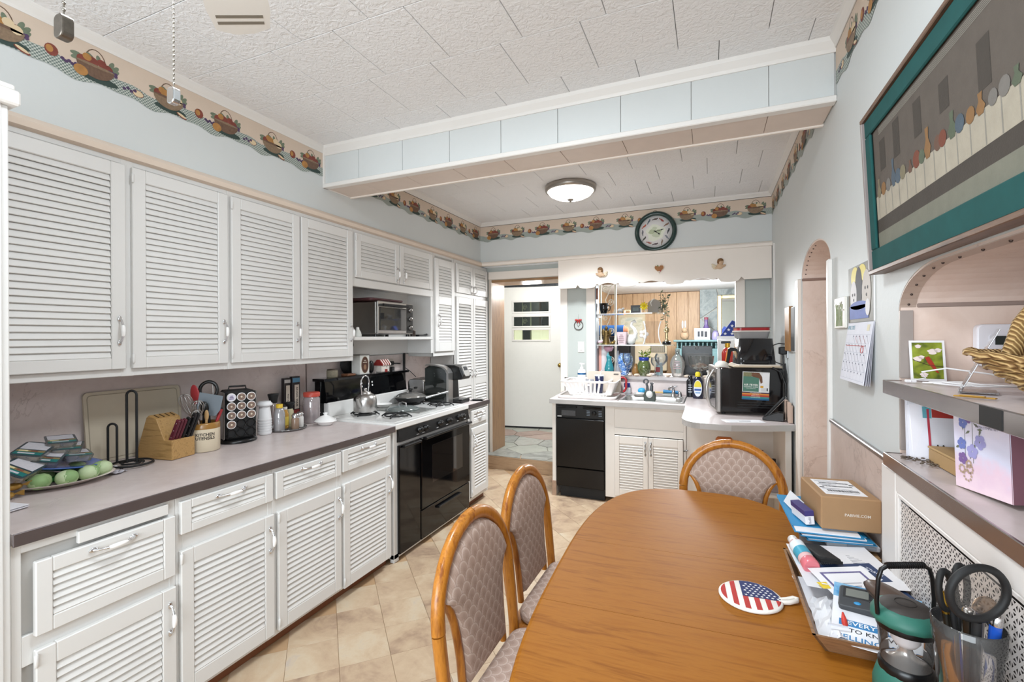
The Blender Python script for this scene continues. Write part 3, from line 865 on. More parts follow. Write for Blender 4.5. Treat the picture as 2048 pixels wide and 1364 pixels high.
def base_unit(label, y0, y1, drawers, doors, x=GX, ztop=0.878, depth=0.76, cab=None):
    r_ = T('base_cabinet', label, 'cabinet', (x, y0, 0), R90, 'white louvered base cabinets')
    L = y1 - y0
    MB().box(0, 0.014, 0.075, L, depth, ztop, 0.0).build('carcass', CABD, r_)
    MB().box(0, 0.045, 0.0, L, 0.06, 0.075, 0.002).build('toe_kick', KICK, r_)
    f = MB()
    f.box(0.001, 0.0006, 0.063, L - 0.001, 0.0135, 0.088, 0.002); f.box(0.001, 0.0006, 0.845, L - 0.001, 0.0135, ztop - 0.001, 0.002)
    f.box(0, 0, 0.0625, 0.025, 0.014, ztop, 0.002); f.box(L - 0.025, 0, 0.0625, L, 0.014, ztop, 0.002)
    zs = drawers[0][2] - 0.05 if drawers else 0.8
    f.box(0.0245, 0.0006, zs - 0.035, L - 0.0245, 0.0135, drawers[0][2] + 0.01, 0.002)
    f.build('face_frame', CAB, r_)
    for (a, b, z0, z1) in drawers:
        dr_ = louver(r_, 'drawer', a, b, z0, z1, st=0.042, rail=0.034 if z1 - z0 < 0.16 else 0.047, pitch=0.0235, tilt=27, ov=1.04)
        put_handle(dr_, (b - a) / 2, (z1 - z0) - (0.022 if z1 - z0 < 0.16 else 0.022), False, 0.12)
    for (a, b, z0, z1, hx) in doors:
        d_ = louver(r_, 'door', a, b, z0, z1, st=0.05, rail=0.065, pitch=0.0262, tilt=27, ov=1.04)
        put_handle(d_, hx if hx > 0 else (b - a) + hx, (z1 - z0) - 0.115)
        hinge(d_, 0.0, 0.04); hinge(d_, 0.0, z1 - z0 - 0.03)
    return r_

u = base_unit('leftmost white base cabinet with a deep drawer and pull-out board', 0.706, 1.178, [(0.050, 0.462, 0.578, 0.81)], [(0.050, 0.464, 0.085, 0.535, -0.026)])
MB().box(0.16, -0.014, 0.822, 0.44, 0.002, 0.862, 0.002).build('pull_out_board', CAB, u)
base_unit('second white base cabinet from the left, under the knife block', 1.1785, 1.618, [(0.010, 0.432, 0.725, 0.855)], [(0.010, 0.438, 0.085, 0.660, -0.026)])
base_unit('third white base cabinet from the left, under the pod carousel', 1.6185, 2.062, [(0.010, 0.440, 0.725, 0.855)], [(0.022, 0.440, 0.085, 0.660, -0.022)])
base_unit('white base cabinet against the left side of the stove', 2.0625, 2.53, [(0.010, 0.438, 0.735, 0.862)], [(0.016, 0.440, 0.070, 0.668, -0.022)])
base_unit('small white base cabinet beyond the stove, by the pantry', 3.60, 3.975, [(0.03, 0.345, 0.735, 0.855)], [(0.03, 0.350, 0.10, 0.70, 0.03)], depth=0.70)

def worktop(label, y0, y1, xf, corner=0.0):
    t_ = T('worktop', label, 'countertop', (xf, y0, 0.88))
    MB().box(-2.712, y0, 0.880, xf - 0.004, y1, 0.914, 0.001).build('slab', COUNTER, t_, True)
    MB().box(xf - 0.005, y0 - 0.002, 0.876, xf + 0.002, y1 + 0.001, 0.9155, 0.0015).build('metal_edge', M('#6f6767', 0.38, 0.7, var=0.15, scale=7), t_, True)
    return t_

worktop('long pinkish laminate worktop with a metal edge along the left wall', 0.707, 2.548, -1.925)
worktop('short laminate worktop with the coffee maker, beyond the stove', 3.578, 3.985, -1.925)
bs = struct(MB().box(-2.719, 0.70, 0.915, -2.709, 2.545, 1.335, 0.001).build('trim_16', SPLASH))
struct(MB().box(-2.719, 2.548, 0.90, -2.709, 4.19, 1.345, 0.001).build('trim_17', SPLASH))
MB().box(-2.712, 2.540, 0.915, -2.705, 2.552, 1.335, 0.001).build('seam_strip', M('#8e7f7b', 0.4, 0.4), bs)

# ================================================================ STOVE
st = T('gas_stove', 'black and white gas range with a kettle on its cooktop', 'stove', (-2.27, 3.065, 0))
Y0, Y1 = 2.556, 3.570; XF = -1.945
ENAM = M('#e4e2df', 0.2, var=0.03, coat=0.4)
MB().box(-2.66, Y0, 0.02, XF, Y1, 0.888, 0.003).build('body', ENAM, st, True)
MB().box(-2.55, Y0, 0.885, XF + 0.022, Y1, 0.925, 0.006).box(-2.53, Y0 + 0.03, 0.925, XF - 0.02, Y1 - 0.03, 0.929, 0.002).build('cooktop', ENAM, st, True)
m = MB(); m.box(-2.64, Y0 + 0.003, 0.90, -2.585, Y1, 1.19, 0.002).box(-2.66, Y0, 1.185, -2.545, Y1 + 0.01, 1.206, 0.003)
m.raw([(-2.552, Y0 + 0.03, 1.03), (-2.552, Y1 - 0.02, 1.03), (-2.572, Y1 - 0.02, 1.185), (-2.572, Y0 + 0.03, 1.185), (-2.59, Y0 + 0.03, 1.03), (-2.59, Y1 - 0.02, 1.03), (-2.59, Y1 - 0.02, 1.185), (-2.59, Y0 + 0.03, 1.185)], [(0, 1, 2, 3), (4, 7, 6, 5), (0, 4, 5, 1), (1, 5, 6, 2), (3, 2, 6, 7), (0, 3, 7, 4)])
m.build('backguard', GLOSSBLACK, st, True)
MB().box(-2.59, Y0 + 0.035, 0.925, -2.535, Y1 - 0.005, 1.032, 0.006).build('backguard_skirt', ENAM, st, True)
m = MB(); X = plane_x((-2.5705, 3.0, 1.12), (0, 1, 0), (-0.12, 0, 1)); m.X = X
m.box(-0.055, -0.035, -0.003, 0.055, 0.045, 0.001)
m.build('clock_panel', M('#1c1d20', 0.2), st, True)
m = MB(); m.X = X
for dx, dy in ((-0.03, 0.018), (-0.03, -0.008), (0.095, 0.018), (0.095, -0.008)): m.lathe([(0.009, 0.0), (0.009, 0.005), (0.006, 0.007), (0, 0.007)], 12, dx, dy, 0.001)
m.build('clock_buttons', PORC, st, True)
MB().raw([(XF, Y0 + 0.035, 0.795), (XF + 0.028, Y0 + 0.035, 0.80), (XF + 0.012, Y0 + 0.035, 0.884), (XF, Y0 + 0.035, 0.884), (XF, Y1, 0.795), (XF + 0.028, Y1, 0.80), (XF + 0.012, Y1, 0.884), (XF, Y1, 0.884)],
         [(0, 1, 2, 3), (4, 7, 6, 5), (0, 4, 5, 1), (1, 5, 6, 2), (2, 6, 7, 3), (0, 3, 7, 4)]).build('control_panel', BLACK, st, True)
kx = MB()
kx.lathe([(0.024, 0.0), (0.024, 0.006), (0.018, 0.009), (0.016, 0.024), (0.012, 0.026), (0.0, 0.026)], 18).box(-0.004, -0.016, 0.022, 0.004, 0.016, 0.032, 0.001)
k0 = None
for y in (2.83, 2.905, 3.10, 3.235, 3.40, 3.455):
    if k0 is None: k0 = kx.build('knob', BLACK, st); o = k0
    else: o = inst(k0, 'knob', st, (0, 0, 0))
    o.location = (XF + 0.021 - st.location.x, y - st.location.y, 0.842); o.rotation_euler = (0, rad(79), 0)
m = MB()
for i, y in enumerate((2.80, 2.87, 3.06, 3.20, 3.37, 3.49)): m.at(XF + 0.0265, y, 0.815, 0).box(-0.001, -0.014, -0.002, 0.0012, 0.014, 0.002)
m.build('dial_marks', M('#b9b9b9', 0.5), st, True)
MB().box(XF, Y0 + 0.035, 0.045, XF + 0.022, 2.835, 0.775, 0.004).build('broiler_door', GLOSSBLACK, st, True)
od = MB().box(XF, 2.842, 0.262, XF + 0.03, Y1 - 0.003, 0.775, 0.004).build('oven_door', GLOSSBLACK, st, True)
MB().box(XF + 0.029, 2.98, 0.42, XF + 0.0312, 3.44, 0.70, 0.001).build('oven_window', M('#1b1715', 0.05, coat=0.5), st, True)
bar = MB(); bar.box(XF + 0.045, 2.86, 0.765, XF + 0.062, Y1 - 0.01, 0.783, 0.005).box(XF + 0.02, 2.87, 0.762, XF + 0.05, 2.90, 0.78, 0.003).box(XF + 0.02, Y1 - 0.05, 0.762, XF + 0.05, Y1 - 0.02, 0.78, 0.003).build('oven_handle', BLACK, st, True)
MB().box(XF + 0.025, Y0 + 0.06, 0.755, XF + 0.05, 2.82, 0.773, 0.004).build('broiler_handle', BLACK, st, True)
MB().box(XF, 2.842, 0.045, XF + 0.024, Y1 - 0.003, 0.255, 0.004).build('storage_drawer', GLOSSBLACK, st, True)
MB().box(XF + 0.022, 3.05, 0.205, XF + 0.046, 3.40, 0.222, 0.004).build('drawer_handle', BLACK, st, True)
MB().box(XF - 0.03, Y0, 0.0, XF, Y0 + 0.05, 0.05).build('foot', ENAM, st, True)
MB().box(XF - 0.06, Y1 - 0.1, 0, XF - 0.02, Y1 - 0.03, 0.03).build('foot', ENAM, st, True)
MB().box(-2.6, Y0 + 0.02, 0.0, -2.55, Y0 + 0.07, 0.03).build('foot', ENAM, st, True)
MB().box(-2.6, Y1 - 0.07, 0.0, -2.55, Y1 - 0.02, 0.03).build('foot', ENAM, st, True)
def grate(cx, cy, nm='burner_grate'):
    g_ = MB(); g_.at(cx, cy, 0.929)
    for a in range(4):
        ca, sa = cos(a * PI / 2 + 0.25), sin(a * PI / 2 + 0.25)
        g_.tube([(0.02 * ca, 0.02 * sa, 0.022), (0.085 * ca, 0.085 * sa, 0.022), (0.115 * ca, 0.115 * sa, 0.003)], [0.006, 0.006, 0.005], 6)
    ring = [(0.085 * cos(t), 0.085 * sin(t), 0.012) for t in [2 * PI * i / 20 for i in range(20)]]
    g_.tube(ring, 0.005, 6, True)
    return g_.build(nm, MATTEBLACK, st, True)
def burner(cx, cy):
    MB().at(cx, cy, 0.929).lathe([(0.055, 0), (0.05, 0.008), (0.032, 0.012), (0.03, 0.016), (0.0, 0.017)], 20).build('burner', M('#8f8f8f', 0.3, 0.9), st, True)
for cx, cy in ((-2.38, 2.79), (-2.10, 2.80), (-2.38, 3.38), (-2.10, 3.40)): grate(cx, cy); burner(cx, cy)
MB().at(-2.24, 3.09, 0.929).box(-0.22, -0.12, 0, 0.22, 0.12, 0.006, 0.003).build('griddle_cover', M('#a9aaa6', 0.25, 0.6), st, True)

def kettle(loc, rz):
    k = T('kettle', 'brushed steel kettle with a tall wire handle on the front left burner', 'kettle', loc, rz)
    MB().lathe([(0.078, 0), (0.084, 0.006), (0.085, 0.085), (0.078, 0.112), (0.058, 0.130), (0.046, 0.134), (0.046, 0.138), (0.0, 0.142)], 32).build('body', STEEL, k)
    MB().lathe([(0.042, 0.138), (0.040, 0.146), (0.012, 0.152), (0.012, 0.16), (0.016, 0.166), (0.012, 0.174), (0.0, 0.175)], 24).build('lid', STEEL, k)
    MB().tube([(0.0, -0.07, 0.045), (0.0, -0.095, 0.075), (0.0, -0.118, 0.115)], [0.02, 0.017, 0.0125], 14).build('spout', STEEL, k)
    hp_ = [(0, -0.052, 0.12), (0, -0.056, 0.16), (0, -0.066, 0.20), (0, -0.062, 0.235), (0, -0.03, 0.262), (0, 0.01, 0.267), (0, 0.05, 0.252), (0, 0.066, 0.22), (0, 0.06, 0.185), (0, 0.05, 0.155), (0, 0.05, 0.12)]
    MB().tube(hp_, 0.0055, 8).build('handle', CHROME, k)
kettle((-2.375, 2.785, 0.952), 0.25)
k = T('skillet', 'black skillet with a domed glass lid on the back right burner', 'skillet', (-2.385, 3.37, 0.952))
MB().lathe([(0.10, 0), (0.105, 0.002), (0.132, 0.038), (0.137, 0.042), (0.128, 0.040), (0.1, 0.006), (0, 0.005)], 32).build('pan', MATTEBLACK, k)
MB().tube([(0.125, 0.05, 0.034), (0.2, 0.09, 0.055), (0.30, 0.13, 0.085)], [0.012, 0.009, 0.012], 8, sc=0.6).build('handle', M('#bfbfbf', 0.2, 1.0), k)
MB().lathe([(0.138, 0.043), (0.138, 0.047), (0.10, 0.066), (0.05, 0.078), (0.0, 0.08)], 32).build('lid', M('#8d8a86', 0.1, 0.5, coat=0.5), k)
MB().lathe([(0.012, 0.08), (0.01, 0.092), (0.022, 0.104), (0.016, 0.112), (0, 0.113)], 16).build('lid_knob', BLACK, k)
k = T('pan_cover', 'flat clear glass pot lid lying on the middle of the cooktop', 'lid', (-2.235, 3.055, 0.937))
MB().lathe([(0.128, 0.0), (0.132, 0.006), (0.10, 0.018), (0.03, 0.028), (0.0, 0.029)], 32).build('glass', glass('#b9c2c0', mixt=0.25), k)
MB().tube([(-0.035, 0, 0.024), (-0.03, 0, 0.05), (0, 0, 0.058), (0.03, 0, 0.05), (0.035, 0, 0.024)], 0.005, 8).build('grip', CHROME, k)
tag(MB().lathe([(0.03, 0), (0.05, 0.006), (0.07, 0.028), (0.073, 0.03), (0.062, 0.028), (0.03, 0.007), (0, 0.006)], 24).build('spoon_rest', PORC), 'small white dish used as a spoon rest at the rear of the cooktop', 'dish', loc=(-2.475, 3.12, 0.931))

ZT = 1.2065
k = T('candle_jar', 'squat tan woven jar with a brown lid at the left end of the stove back', 'jar', (-2.605, 2.695, ZT))
MB().lathe([(0.036, 0), (0.040, 0.004), (0.040, 0.05), (0.036, 0.054)], 24).build('jar', M('#8c8370', 0.7, var=0.35, scale=60), k)
MB().lathe([(0.037, 0.054), (0.037, 0.061), (0, 0.062)], 24).build('lid', M('#4d4136', 0.5), k)
k = T('wooden_coaster', 'low brown wooden block lying on the stove back', 'coaster', (-2.60, 2.86, ZT))
MB().box(-0.035, -0.045, 0, 0.035, 0.045, 0.016, 0.004).build('block', M('#7a4f36', 0.5, var=0.2), k)
MB().box(-0.02, -0.03, 0.016, 0.02, 0.03, 0.019, 0.002).build('inset', M('#4a2f22', 0.5), k)
k = T('flour_canister', 'white box canister with a brown oval label on the stove back', 'canister', (-2.603, 3.00, ZT))
MB().box(-0.045, -0.055, 0, 0.045, 0.055, 0.155, 0.004).build('box', M('#cfcdc8', 0.5, var=0.1, scale=40), k)
MB().box(-0.046, -0.056, 0.155, 0.046, 0.056, 0.162, 0.002).build('lid', M('#8d8a86', 0.4), k)
lb = MB(); lb.X = plane_x((0.0455, 0.0, 0.078), (0, 1, 0), (0, 0, 1))
lb.mat(0).poly([(0.044 * cos(t), 0.068 * sin(t), 0) for t in [2 * PI * i / 28 for i in range(28)]])
lb.mat(1).poly([(0.040 * cos(t), 0.064 * sin(t), 0.0004) for t in [2 * PI * i / 28 for i in range(28)]])
lb.mat(2).poly([(0.016 * cos(t), -0.018 + 0.022 * sin(t), 0.0008) for t in [2 * PI * i / 16 for i in range(16)]])
for i in range(3): lb.mat(3).box(-0.024, 0.018 - i * 0.0, 0.0006, 0.024, 0.022, 0.0009) if i == 0 else lb.mat(3).box(-0.018 + 0.004 * i, 0.024 + 0.006 * i, 0.0006, 0.018 - 0.004 * i, 0.0265 + 0.006 * i, 0.0009)
lb.build('oval_label', [M('#9a8a70', 0.5), M('#4a2c20', 0.5), M('#8a6a50', 0.5), M('#d8cdbb', 0.5)], k)
k = T('pan_hook', 'small black skillet handle rising behind the white canister', 'skillet', (-2.672, 2.93, ZT))
MB().lathe([(0.0, -0.004), (0.08, -0.002), (0.085, 0.012), (0.0, 0.004)], 20, 0, 0, 0).build('pan', MATTEBLACK, k).rotation_euler = (0, rad(90), 0)
k.children[0].location = (0.0, 0, 0.085)
MB().tube([(0.0, 0.02, 0.155), (0.004, 0.04, 0.20), (0.003, 0.055, 0.235), (0, 0.055, 0.262), (0, 0.045, 0.266)], [0.008, 0.01, 0.011, 0.01, 0.006], 8, sc=0.5).build('handle', MATTEBLACK, k)
tag(MB().ell(0, 0, 0.053, 0.018, 0.032, 0.053, 14, 8).build('spoon_holder', BLACK), 'dark oval spoon rest leaning behind the stove, right of the canister', 'spoon rest', loc=(-2.60, 3.125, ZT), rz=0)
k = T('house_jar', 'ceramic house jar with a red and white striped roof', 'jar', (-2.60, 3.27, ZT))
MB().box(-0.035, -0.05, 0, 0.035, 0.05, 0.062, 0.006).build('house', M('#d9cfc6', 0.3, var=0.06), k)
for i in range(8):
    y0 = -0.06 + i * 0.015
    MB().prism([(0.044, 0.058), (0.046, 0.07), (0.012, 0.108), (-0.012, 0.108), (-0.046, 0.07), (-0.044, 0.058)], y0, y0 + 0.015, 'xz').build('roof_stripe', M('#8c2f2c', 0.35) if i % 2 == 0 else M('#e6dcd4', 0.35), k)
MB().box(0.034, -0.012, 0, 0.038, 0.022, 0.026, 0.002).build('door', M('#8c2f2c', 0.35), k)
MB().ell(0.036, 0.012, 0.044, 0.003, 0.004, 0.004, 8, 6).build('button', BLACK, k)
k = T('power_outlet', 'outlet with two black plugs on the backsplash behind the stove', 'outlet', (-2.709, 3.52, 1.245))
MB().box(0.0, -0.035, -0.057, 0.007, 0.035, 0.057, 0.002).build('plate', M('#c9c0b8', 0.4), k)
MB().box(0.007, -0.02, 0.005, 0.03, 0.02, 0.04, 0.005).tube([(0.03, 0, 0.02), (0.05, 0.03, 0.02), (0.05, 0.08, 0.015)], 0.006, 6).build('plug', BLACK, k)
MB().box(0.007, -0.02, -0.045, 0.035, 0.02, -0.01, 0.005).tube([(0.03, 0, -0.03), (0.035, 0.005, -0.08), (0.03, 0.01, -0.16)], 0.004, 6).build('plug', BLACK, k)
tag(MB().box(-0.008, -0.008, 0, 0.008, 0.008, 0.44, 0.002).tube([(0, -0.02, 0.435), (0.0, -0.02, 0.2), (0.0, -0.05, 0.12)], 0.004, 6).tube([(0, 0.01, 0.30), (0.01, 0.08, 0.26), (0.02, 0.16, 0.20)], 0.004, 6).build('cable_bundle', BLACK), 'black cable bundle running up the wall to the shelf, behind the toaster', 'cable', loc=(-2.685, 3.70, 0.916))

k = T('toaster', 'brushed steel two-slot toaster between the stove and coffee maker', 'toaster', (-2.50, 3.72, 0.9155), rad(8))
MB().prism(rrect(-0.08, 0.012, 0.08, 0.205, 0.035, 5), -0.13, 0.13, 'xz').build('shell', M('#8f8b88', 0.28, 1.0, var=0.1), k, bevel=0.004)
k.children[0].rotation_euler = (0, 0, 0)
MB().box(-0.075, -0.125, 0, 0.075, 0.125, 0.014, 0.004).build('base', BLACK, k)
MB().box(-0.045, -0.10, 0.2045, -0.02, 0.10, 0.207).box(0.02, -0.10, 0.2045, 0.045, 0.10, 0.207).build('slots', BLACK, k)
MB().box(-0.012, -0.152, 0.12, 0.012, -0.128, 0.135, 0.004).build('lever', BLACK, k)
k = T('coffee_maker', 'black single-cup coffee maker with a clear side water tank', 'coffee maker', (-2.20, 3.69, 0.9155))
sil = [(-0.17, 0.0), (0.17, 0.0), (0.17, 0.028), (0.06, 0.034), (0.05, 0.20), (0.165, 0.21), (0.185, 0.235), (0.15, 0.315), (0.09, 0.338), (-0.10, 0.338), (-0.165, 0.31), (-0.175, 0.26)]
MB().prism(sil, -0.05, 0.10, 'xz').build('body', BLACK, k, bevel=0.008)
tk = [(-0.165, 0.012), (0.055, 0.012), (0.055, 0.285), (0.02, 0.32), (-0.12, 0.335), (-0.165, 0.31)]
MB().prism(tk, -0.125, -0.055, 'xz').build('water_tank', glass('#6f7470', mixt=0.12), k)
MB().box(-0.16, -0.12, 0.014, 0.05, -0.058, 0.20, 0.004).build('water', glass('#8a938f', mixt=0.1), k)
ba = [(0.082, 0.0), (0.082, 0.27), (0.06, 0.305), (0.02, 0.33), (-0.06, 0.345), (-0.15, 0.347), (-0.165, 0.33), (-0.15, 0.335), (-0.06, 0.333), (0.012, 0.318), (0.048, 0.293), (0.06, 0.265), (0.06, 0.0)]
MB().prism(ba, -0.131, -0.126, 'xz').prism(ba, -0.126, -0.055, 'xz').build('silver_band', M('#b5b2af', 0.3, 0.9), k)
pn = MB(); pn.X = plane_x((0.158, 0.025, 0.285), (0, 1, 0), (-0.35, 0, 0.9))
pn.mat(0).prism(rrect(-0.05, -0.055, 0.05, 0.05, 0.03, 5), 0.0, 0.014, 'xy')
pn.mat(1).box(-0.03, 0.0, 0.014, 0.03, 0.035, 0.0165, 0.002)
pn.build('control_face', [M('#c9c8c6', 0.25, 0.8), M('#20242a', 0.1)], k)
MB().box(0.06, -0.045, 0.028, 0.17, 0.095, 0.034, 0.002).build('drip_tray', M('#4a4a4a', 0.3, 0.7), k)
tag(MB().box(-0.06, -0.05, 0, 0.06, 0.05, 0.004, 0.001).box(-0.045, -0.035, 0.004, 0.05, 0.03, 0.012, 0.004).build('phone', GLOSSBLACK), 'flat black handheld lying at the end of the short worktop', 'phone', loc=(-2.0, 3.88, 0.9157), rz=0.3)

SZ = 1.5095
k = T('toaster_oven', 'silver toaster oven with a glass door on the open shelf', 'toaster oven', (-2.54, 3.20, SZ))
MB().box(-0.145, -0.235, 0.018, 0.125, 0.235, 0.285, 0.012).build('body', M('#a3a09d', 0.28, 1.0, var=0.06), k)
MB().box(0.118, -0.235, 0.022, 0.14, 0.235, 0.283, 0.006).build('front_frame', M('#b9b6b3', 0.25, 1.0), k)
MB().box(0.139, -0.215, 0.05, 0.147, 0.13, 0.235, 0.004).build('glass_door', M('#2b2b2c', 0.05, coat=0.6), k)
MB().tube([(0.17, -0.205, 0.252), (0.17, 0.12, 0.252)], 0.011, 10).box(0.13, -0.20, 0.244, 0.172, -0.185, 0.262, 0.003).box(0.13, 0.10, 0.244, 0.172, 0.115, 0.262, 0.003).build('door_handle', M('#2a2a2a', 0.25, 0.5), k)
MB().box(0.139, 0.14, 0.03, 0.143, 0.23, 0.275, 0.002).build('control_panel', M('#3a3938', 0.3, 0.4), k)
for z in (0.075, 0.15, 0.225):
    o = MB().lathe([(0.022, 0), (0.020, 0.016), (0.016, 0.02), (0, 0.02)], 18).build('knob', M('#7b7876', 0.25, 1.0), k); o.location = (0.143, 0.185, z); o.rotation_euler = (0, R90, 0)
for x in (-0.12, 0.10):
    for y in (-0.21, 0.21): MB().cyl(x, y, 0, 0.02, 0.015, n=10).build('foot', BLACK, k)
k = T('serving_tray', 'dark red tray lying on top of the toaster oven', 'tray', (-2.545, 3.13, SZ + 0.2855))
MB().prism(rrect(-0.12, -0.20, 0.12, 0.20, 0.04, 5), 0, 0.006, 'xy').build('base', M('#5a3336', 0.35), k)
rim = [(x, y, 0.012) for x, y in rrect(-0.125, -0.205, 0.125, 0.205, 0.045, 5)]
MB().tube(rim, 0.009, 6, True).build('rim', M('#4c2a2d', 0.35), k)
k = T('squeeze_bottle', 'small white bottle at the left end of the toaster oven shelf', 'bottle', (-2.455, 2.80, SZ))
MB().lathe([(0.028, 0), (0.03, 0.01), (0.024, 0.035), (0.013, 0.055)], 18).build('bottle', M('#d5d6d0', 0.4), k)
MB().lathe([(0.012, 0.055), (0.012, 0.068), (0.007, 0.072), (0, 0.073)], 14).build('cap', PORC, k)
k = T('spray_bottle', 'tiny white salt jar by the left wall of the toaster oven shelf', 'jar', (-2.45, 2.745, SZ))
MB().lathe([(0.015, 0), (0.016, 0.03), (0.01, 0.035)], 14).build('jar', M('#c9c7c3', 0.3), k)
MB().lathe([(0.012, 0.035), (0.012, 0.045), (0, 0.047)], 12).build('lid', M('#9a9896', 0.3, 0.8), k)
k = T('spice_tin', 'dark brown tin beside the toaster oven knobs on the shelf', 'tin', (-2.46, 3.52, SZ))
MB().cyl(0, 0, 0, 0.05, 0.024).build('tin', M('#3c322c', 0.4, 0.3), k)
MB().lathe([(0.025, 0.05), (0.025, 0.058), (0, 0.059)], 20).build('lid', M('#6b615a', 0.3, 0.8), k)
k = T('grill_brush', 'black hand tool lying at the right end of the toaster oven shelf', 'tool', (-2.455, 3.66, SZ))
MB().box(-0.025, -0.09, 0, 0.025, 0.04, 0.018, 0.006).build('head', BLACK, k)
MB().tube([(0, 0.03, 0.012), (0, 0.075, 0.02)], 0.009, 8).build('grip', MATTEBLACK, k)

# ================================================================ FAR SIDE: DISHWASHER, SINK, PENINSULA
CABW = M('#e9e2da', 0.42, var=0.03, scale=5, bump=0.05, bscale=50)
FY = 4.235
k = T('dishwasher', 'narrow black built-in dishwasher left of the sink cabinet', 'dishwasher', (-1.12, 4.50, 0))
MB().box(-1.352, 4.26, 0.09, -0.892, 4.90, 0.872).build('tub', MATTEBLACK, k, True)
MB().box(-1.350, 4.232, 0.745, -0.893, 4.262, 0.872, 0.004).build('control_panel', BLACK, k, True)
MB().box(-1.348, 4.226, 0.285, -0.895, 4.262, 0.738, 0.004).build('door', M('#110e0c', 0.2, var=0.1, spec=0.4), k, True)
MB().box(-1.346, 4.230, 0.105, -0.897, 4.262, 0.278, 0.004).build('lower_panel', M('#110e0c', 0.2, var=0.1, spec=0.4), k, True)
MB().box(-1.32, 4.27, 0.0, -0.90, 4.30, 0.10).build('kick_plate', MATTEBLACK, k, True)
MB().box(-1.335, 4.222, 0.838, -1.15, 4.236, 0.858, 0.003).box(-1.09, 4.222, 0.838, -0.915, 4.236, 0.858, 0.003).build('door_latch', GLOSSBLACK, k, True)
MB().box(-1.295, 4.229, 0.765, -1.16, 4.2325, 0.815, 0.001).build('button_panel', M('#4a4a4c', 0.4, var=0.5, scale=120), k, True)
o = MB().lathe([(0.022, 0), (0.02, 0.014), (0.0, 0.015)], 18).box(-0.003, -0.02, 0.013, 0.003, 0.02, 0.02).build('dial', BLACK, k); o.location = (-0.985 + 1.12, 4.232 - 4.50, 0.80); o.rotation_euler = (R90, 0, 0)
m = MB()
for i in range(4): m.box(-1.055, 4.2305, 0.775 + i * 0.014, -1.025, 4.2322, 0.778 + i * 0.014).box(-0.945, 4.2305, 0.775 + i * 0.014, -0.915, 4.2322, 0.778 + i * 0.014)
m.build('dial_marks', M('#9fb0c4', 0.5), k, True)
MB().box(-1.335, 4.2305, 0.752, -1.295, 4.2322, 0.762).build('badge', M('#c7c7c7', 0.3), k, True)
k = T('end_panel', 'white painted panel closing the left end of the sink run', 'panel', (-1.375, 4.6, 0))
MB().box(-1.392, 4.245, 0.0, -1.356, 4.955, 0.872, 0.003).build('panel', CABW, k, True)
MB().box(-1.394, 4.240, 0.0, -1.354, 4.247, 0.14, 0.001).build('worn_foot', M('#a98d78', 0.7, var=0.3, scale=30), k, True)
k = T('sink_cabinet', 'white sink base cabinet with two louvered doors behind the table', 'cabinet', (-0.888, 4.245, 0))
L = 0.69
m = MB(); m.box(0, 0.016, 0.07, 0.018, 0.70, 0.872).box(L - 0.018, 0.016, 0.07, L, 0.70, 0.872).box(0.018, 0.016, 0.07, L - 0.018, 0.70, 0.09).box(0.018, 0.68, 0.09, L - 0.018, 0.70, 0.872).box(0.018, 0.016, 0.66, L - 0.018, 0.03, 0.86)
m.build('carcass', CABD, k)
f = MB(); f.box(0, 0, 0.05, 0.085, 0.016, 0.872, 0.002).box(L - 0.022, 0, 0.05, L, 0.016, 0.872, 0.002).box(0.084, 0.0006, 0.62, L - 0.0215, 0.0155, 0.68, 0.002).box(0.084, 0.0006, 0.85, L - 0.0215, 0.0155, 0.871, 0.002).box(0.084, 0.0006, 0.05, L - 0.0215, 0.0155, 0.09, 0.002)
f.build('face_frame', CABW, k)
MB().box(0.085, 0.007, 0.681, L - 0.0225, 0.018, 0.849, 0.001).build('false_front', CABW, k)
for a, b, hx in ((0.088, 0.377, 0.268), (0.380, L - 0.024, 0.022)):
    dd = louver(k, 'door', a, b, 0.075, 0.615, [(0.135, 0.545)], st=0.042, pitch=0.0225, tilt=36, ov=1.12, mat=CABW)
    put_handle(dd, hx, 0.44, True, 0.10, mats=[M('#a7a7a7', 0.25, 1.0), M('#c9c9c9', 0.25, 0.8)])
for z in (0.52, 0.17, 0.10): MB().tube([(L - 0.02, -0.002, z), (L + 0.0, -0.018, z + 0.008), (L + 0.012, -0.012, z + 0.014)], 0.005, 6).build('hinge', M('#8a8a8a', 0.35, 1.0), k)
k = T('peninsula_base', 'cream boxed-in kneehole with a shelf under the microwave worktop', 'cabinet', (0.15, 4.3, 0))
MB().box(-0.196, 4.262, 0.0, 0.505, 4.30, 0.875, 0.002).build('back_panel', CABW, k, True)
MB().box(0.455, 3.60, 0.0, 0.492, 4.262, 0.872, 0.003).build('side_panel', CABW, k, True)
MB().box(-0.15, 3.95, 0.795, 0.455, 4.262, 0.875, 0.002).build('apron', M('#d9c7b4', 0.5), k, True)
MB().box(0.245, 3.80, 0.34, 0.455, 4.262, 0.362, 0.002).build('shelf', CABW, k, True)
k = T('worktop', 'worktop with a steel edge holding the sink, dish rack and microwave', 'countertop', (-0.45, 4.5, 0.88))
SX0, SX1, SY0, SY1 = -0.80, -0.235, 4.34, 4.80
def counter_piece(poly): return MB().prism(poly, 0.884, 0.9135, 'xy')
m = MB()
m.prism([(-1.405, 4.205), (SX0, 4.205), (SX0, 4.968), (-1.475, 4.968)], 0.884, 0.9135, 'xy')
m.prism([(SX0, 4.205), (SX1, 4.205), (SX1, SY0), (SX0, SY0)], 0.884, 0.9135, 'xy')
m.prism([(SX0, SY1), (SX1, SY1), (SX1, 4.968), (SX0, 4.968)], 0.884, 0.9135, 'xy')
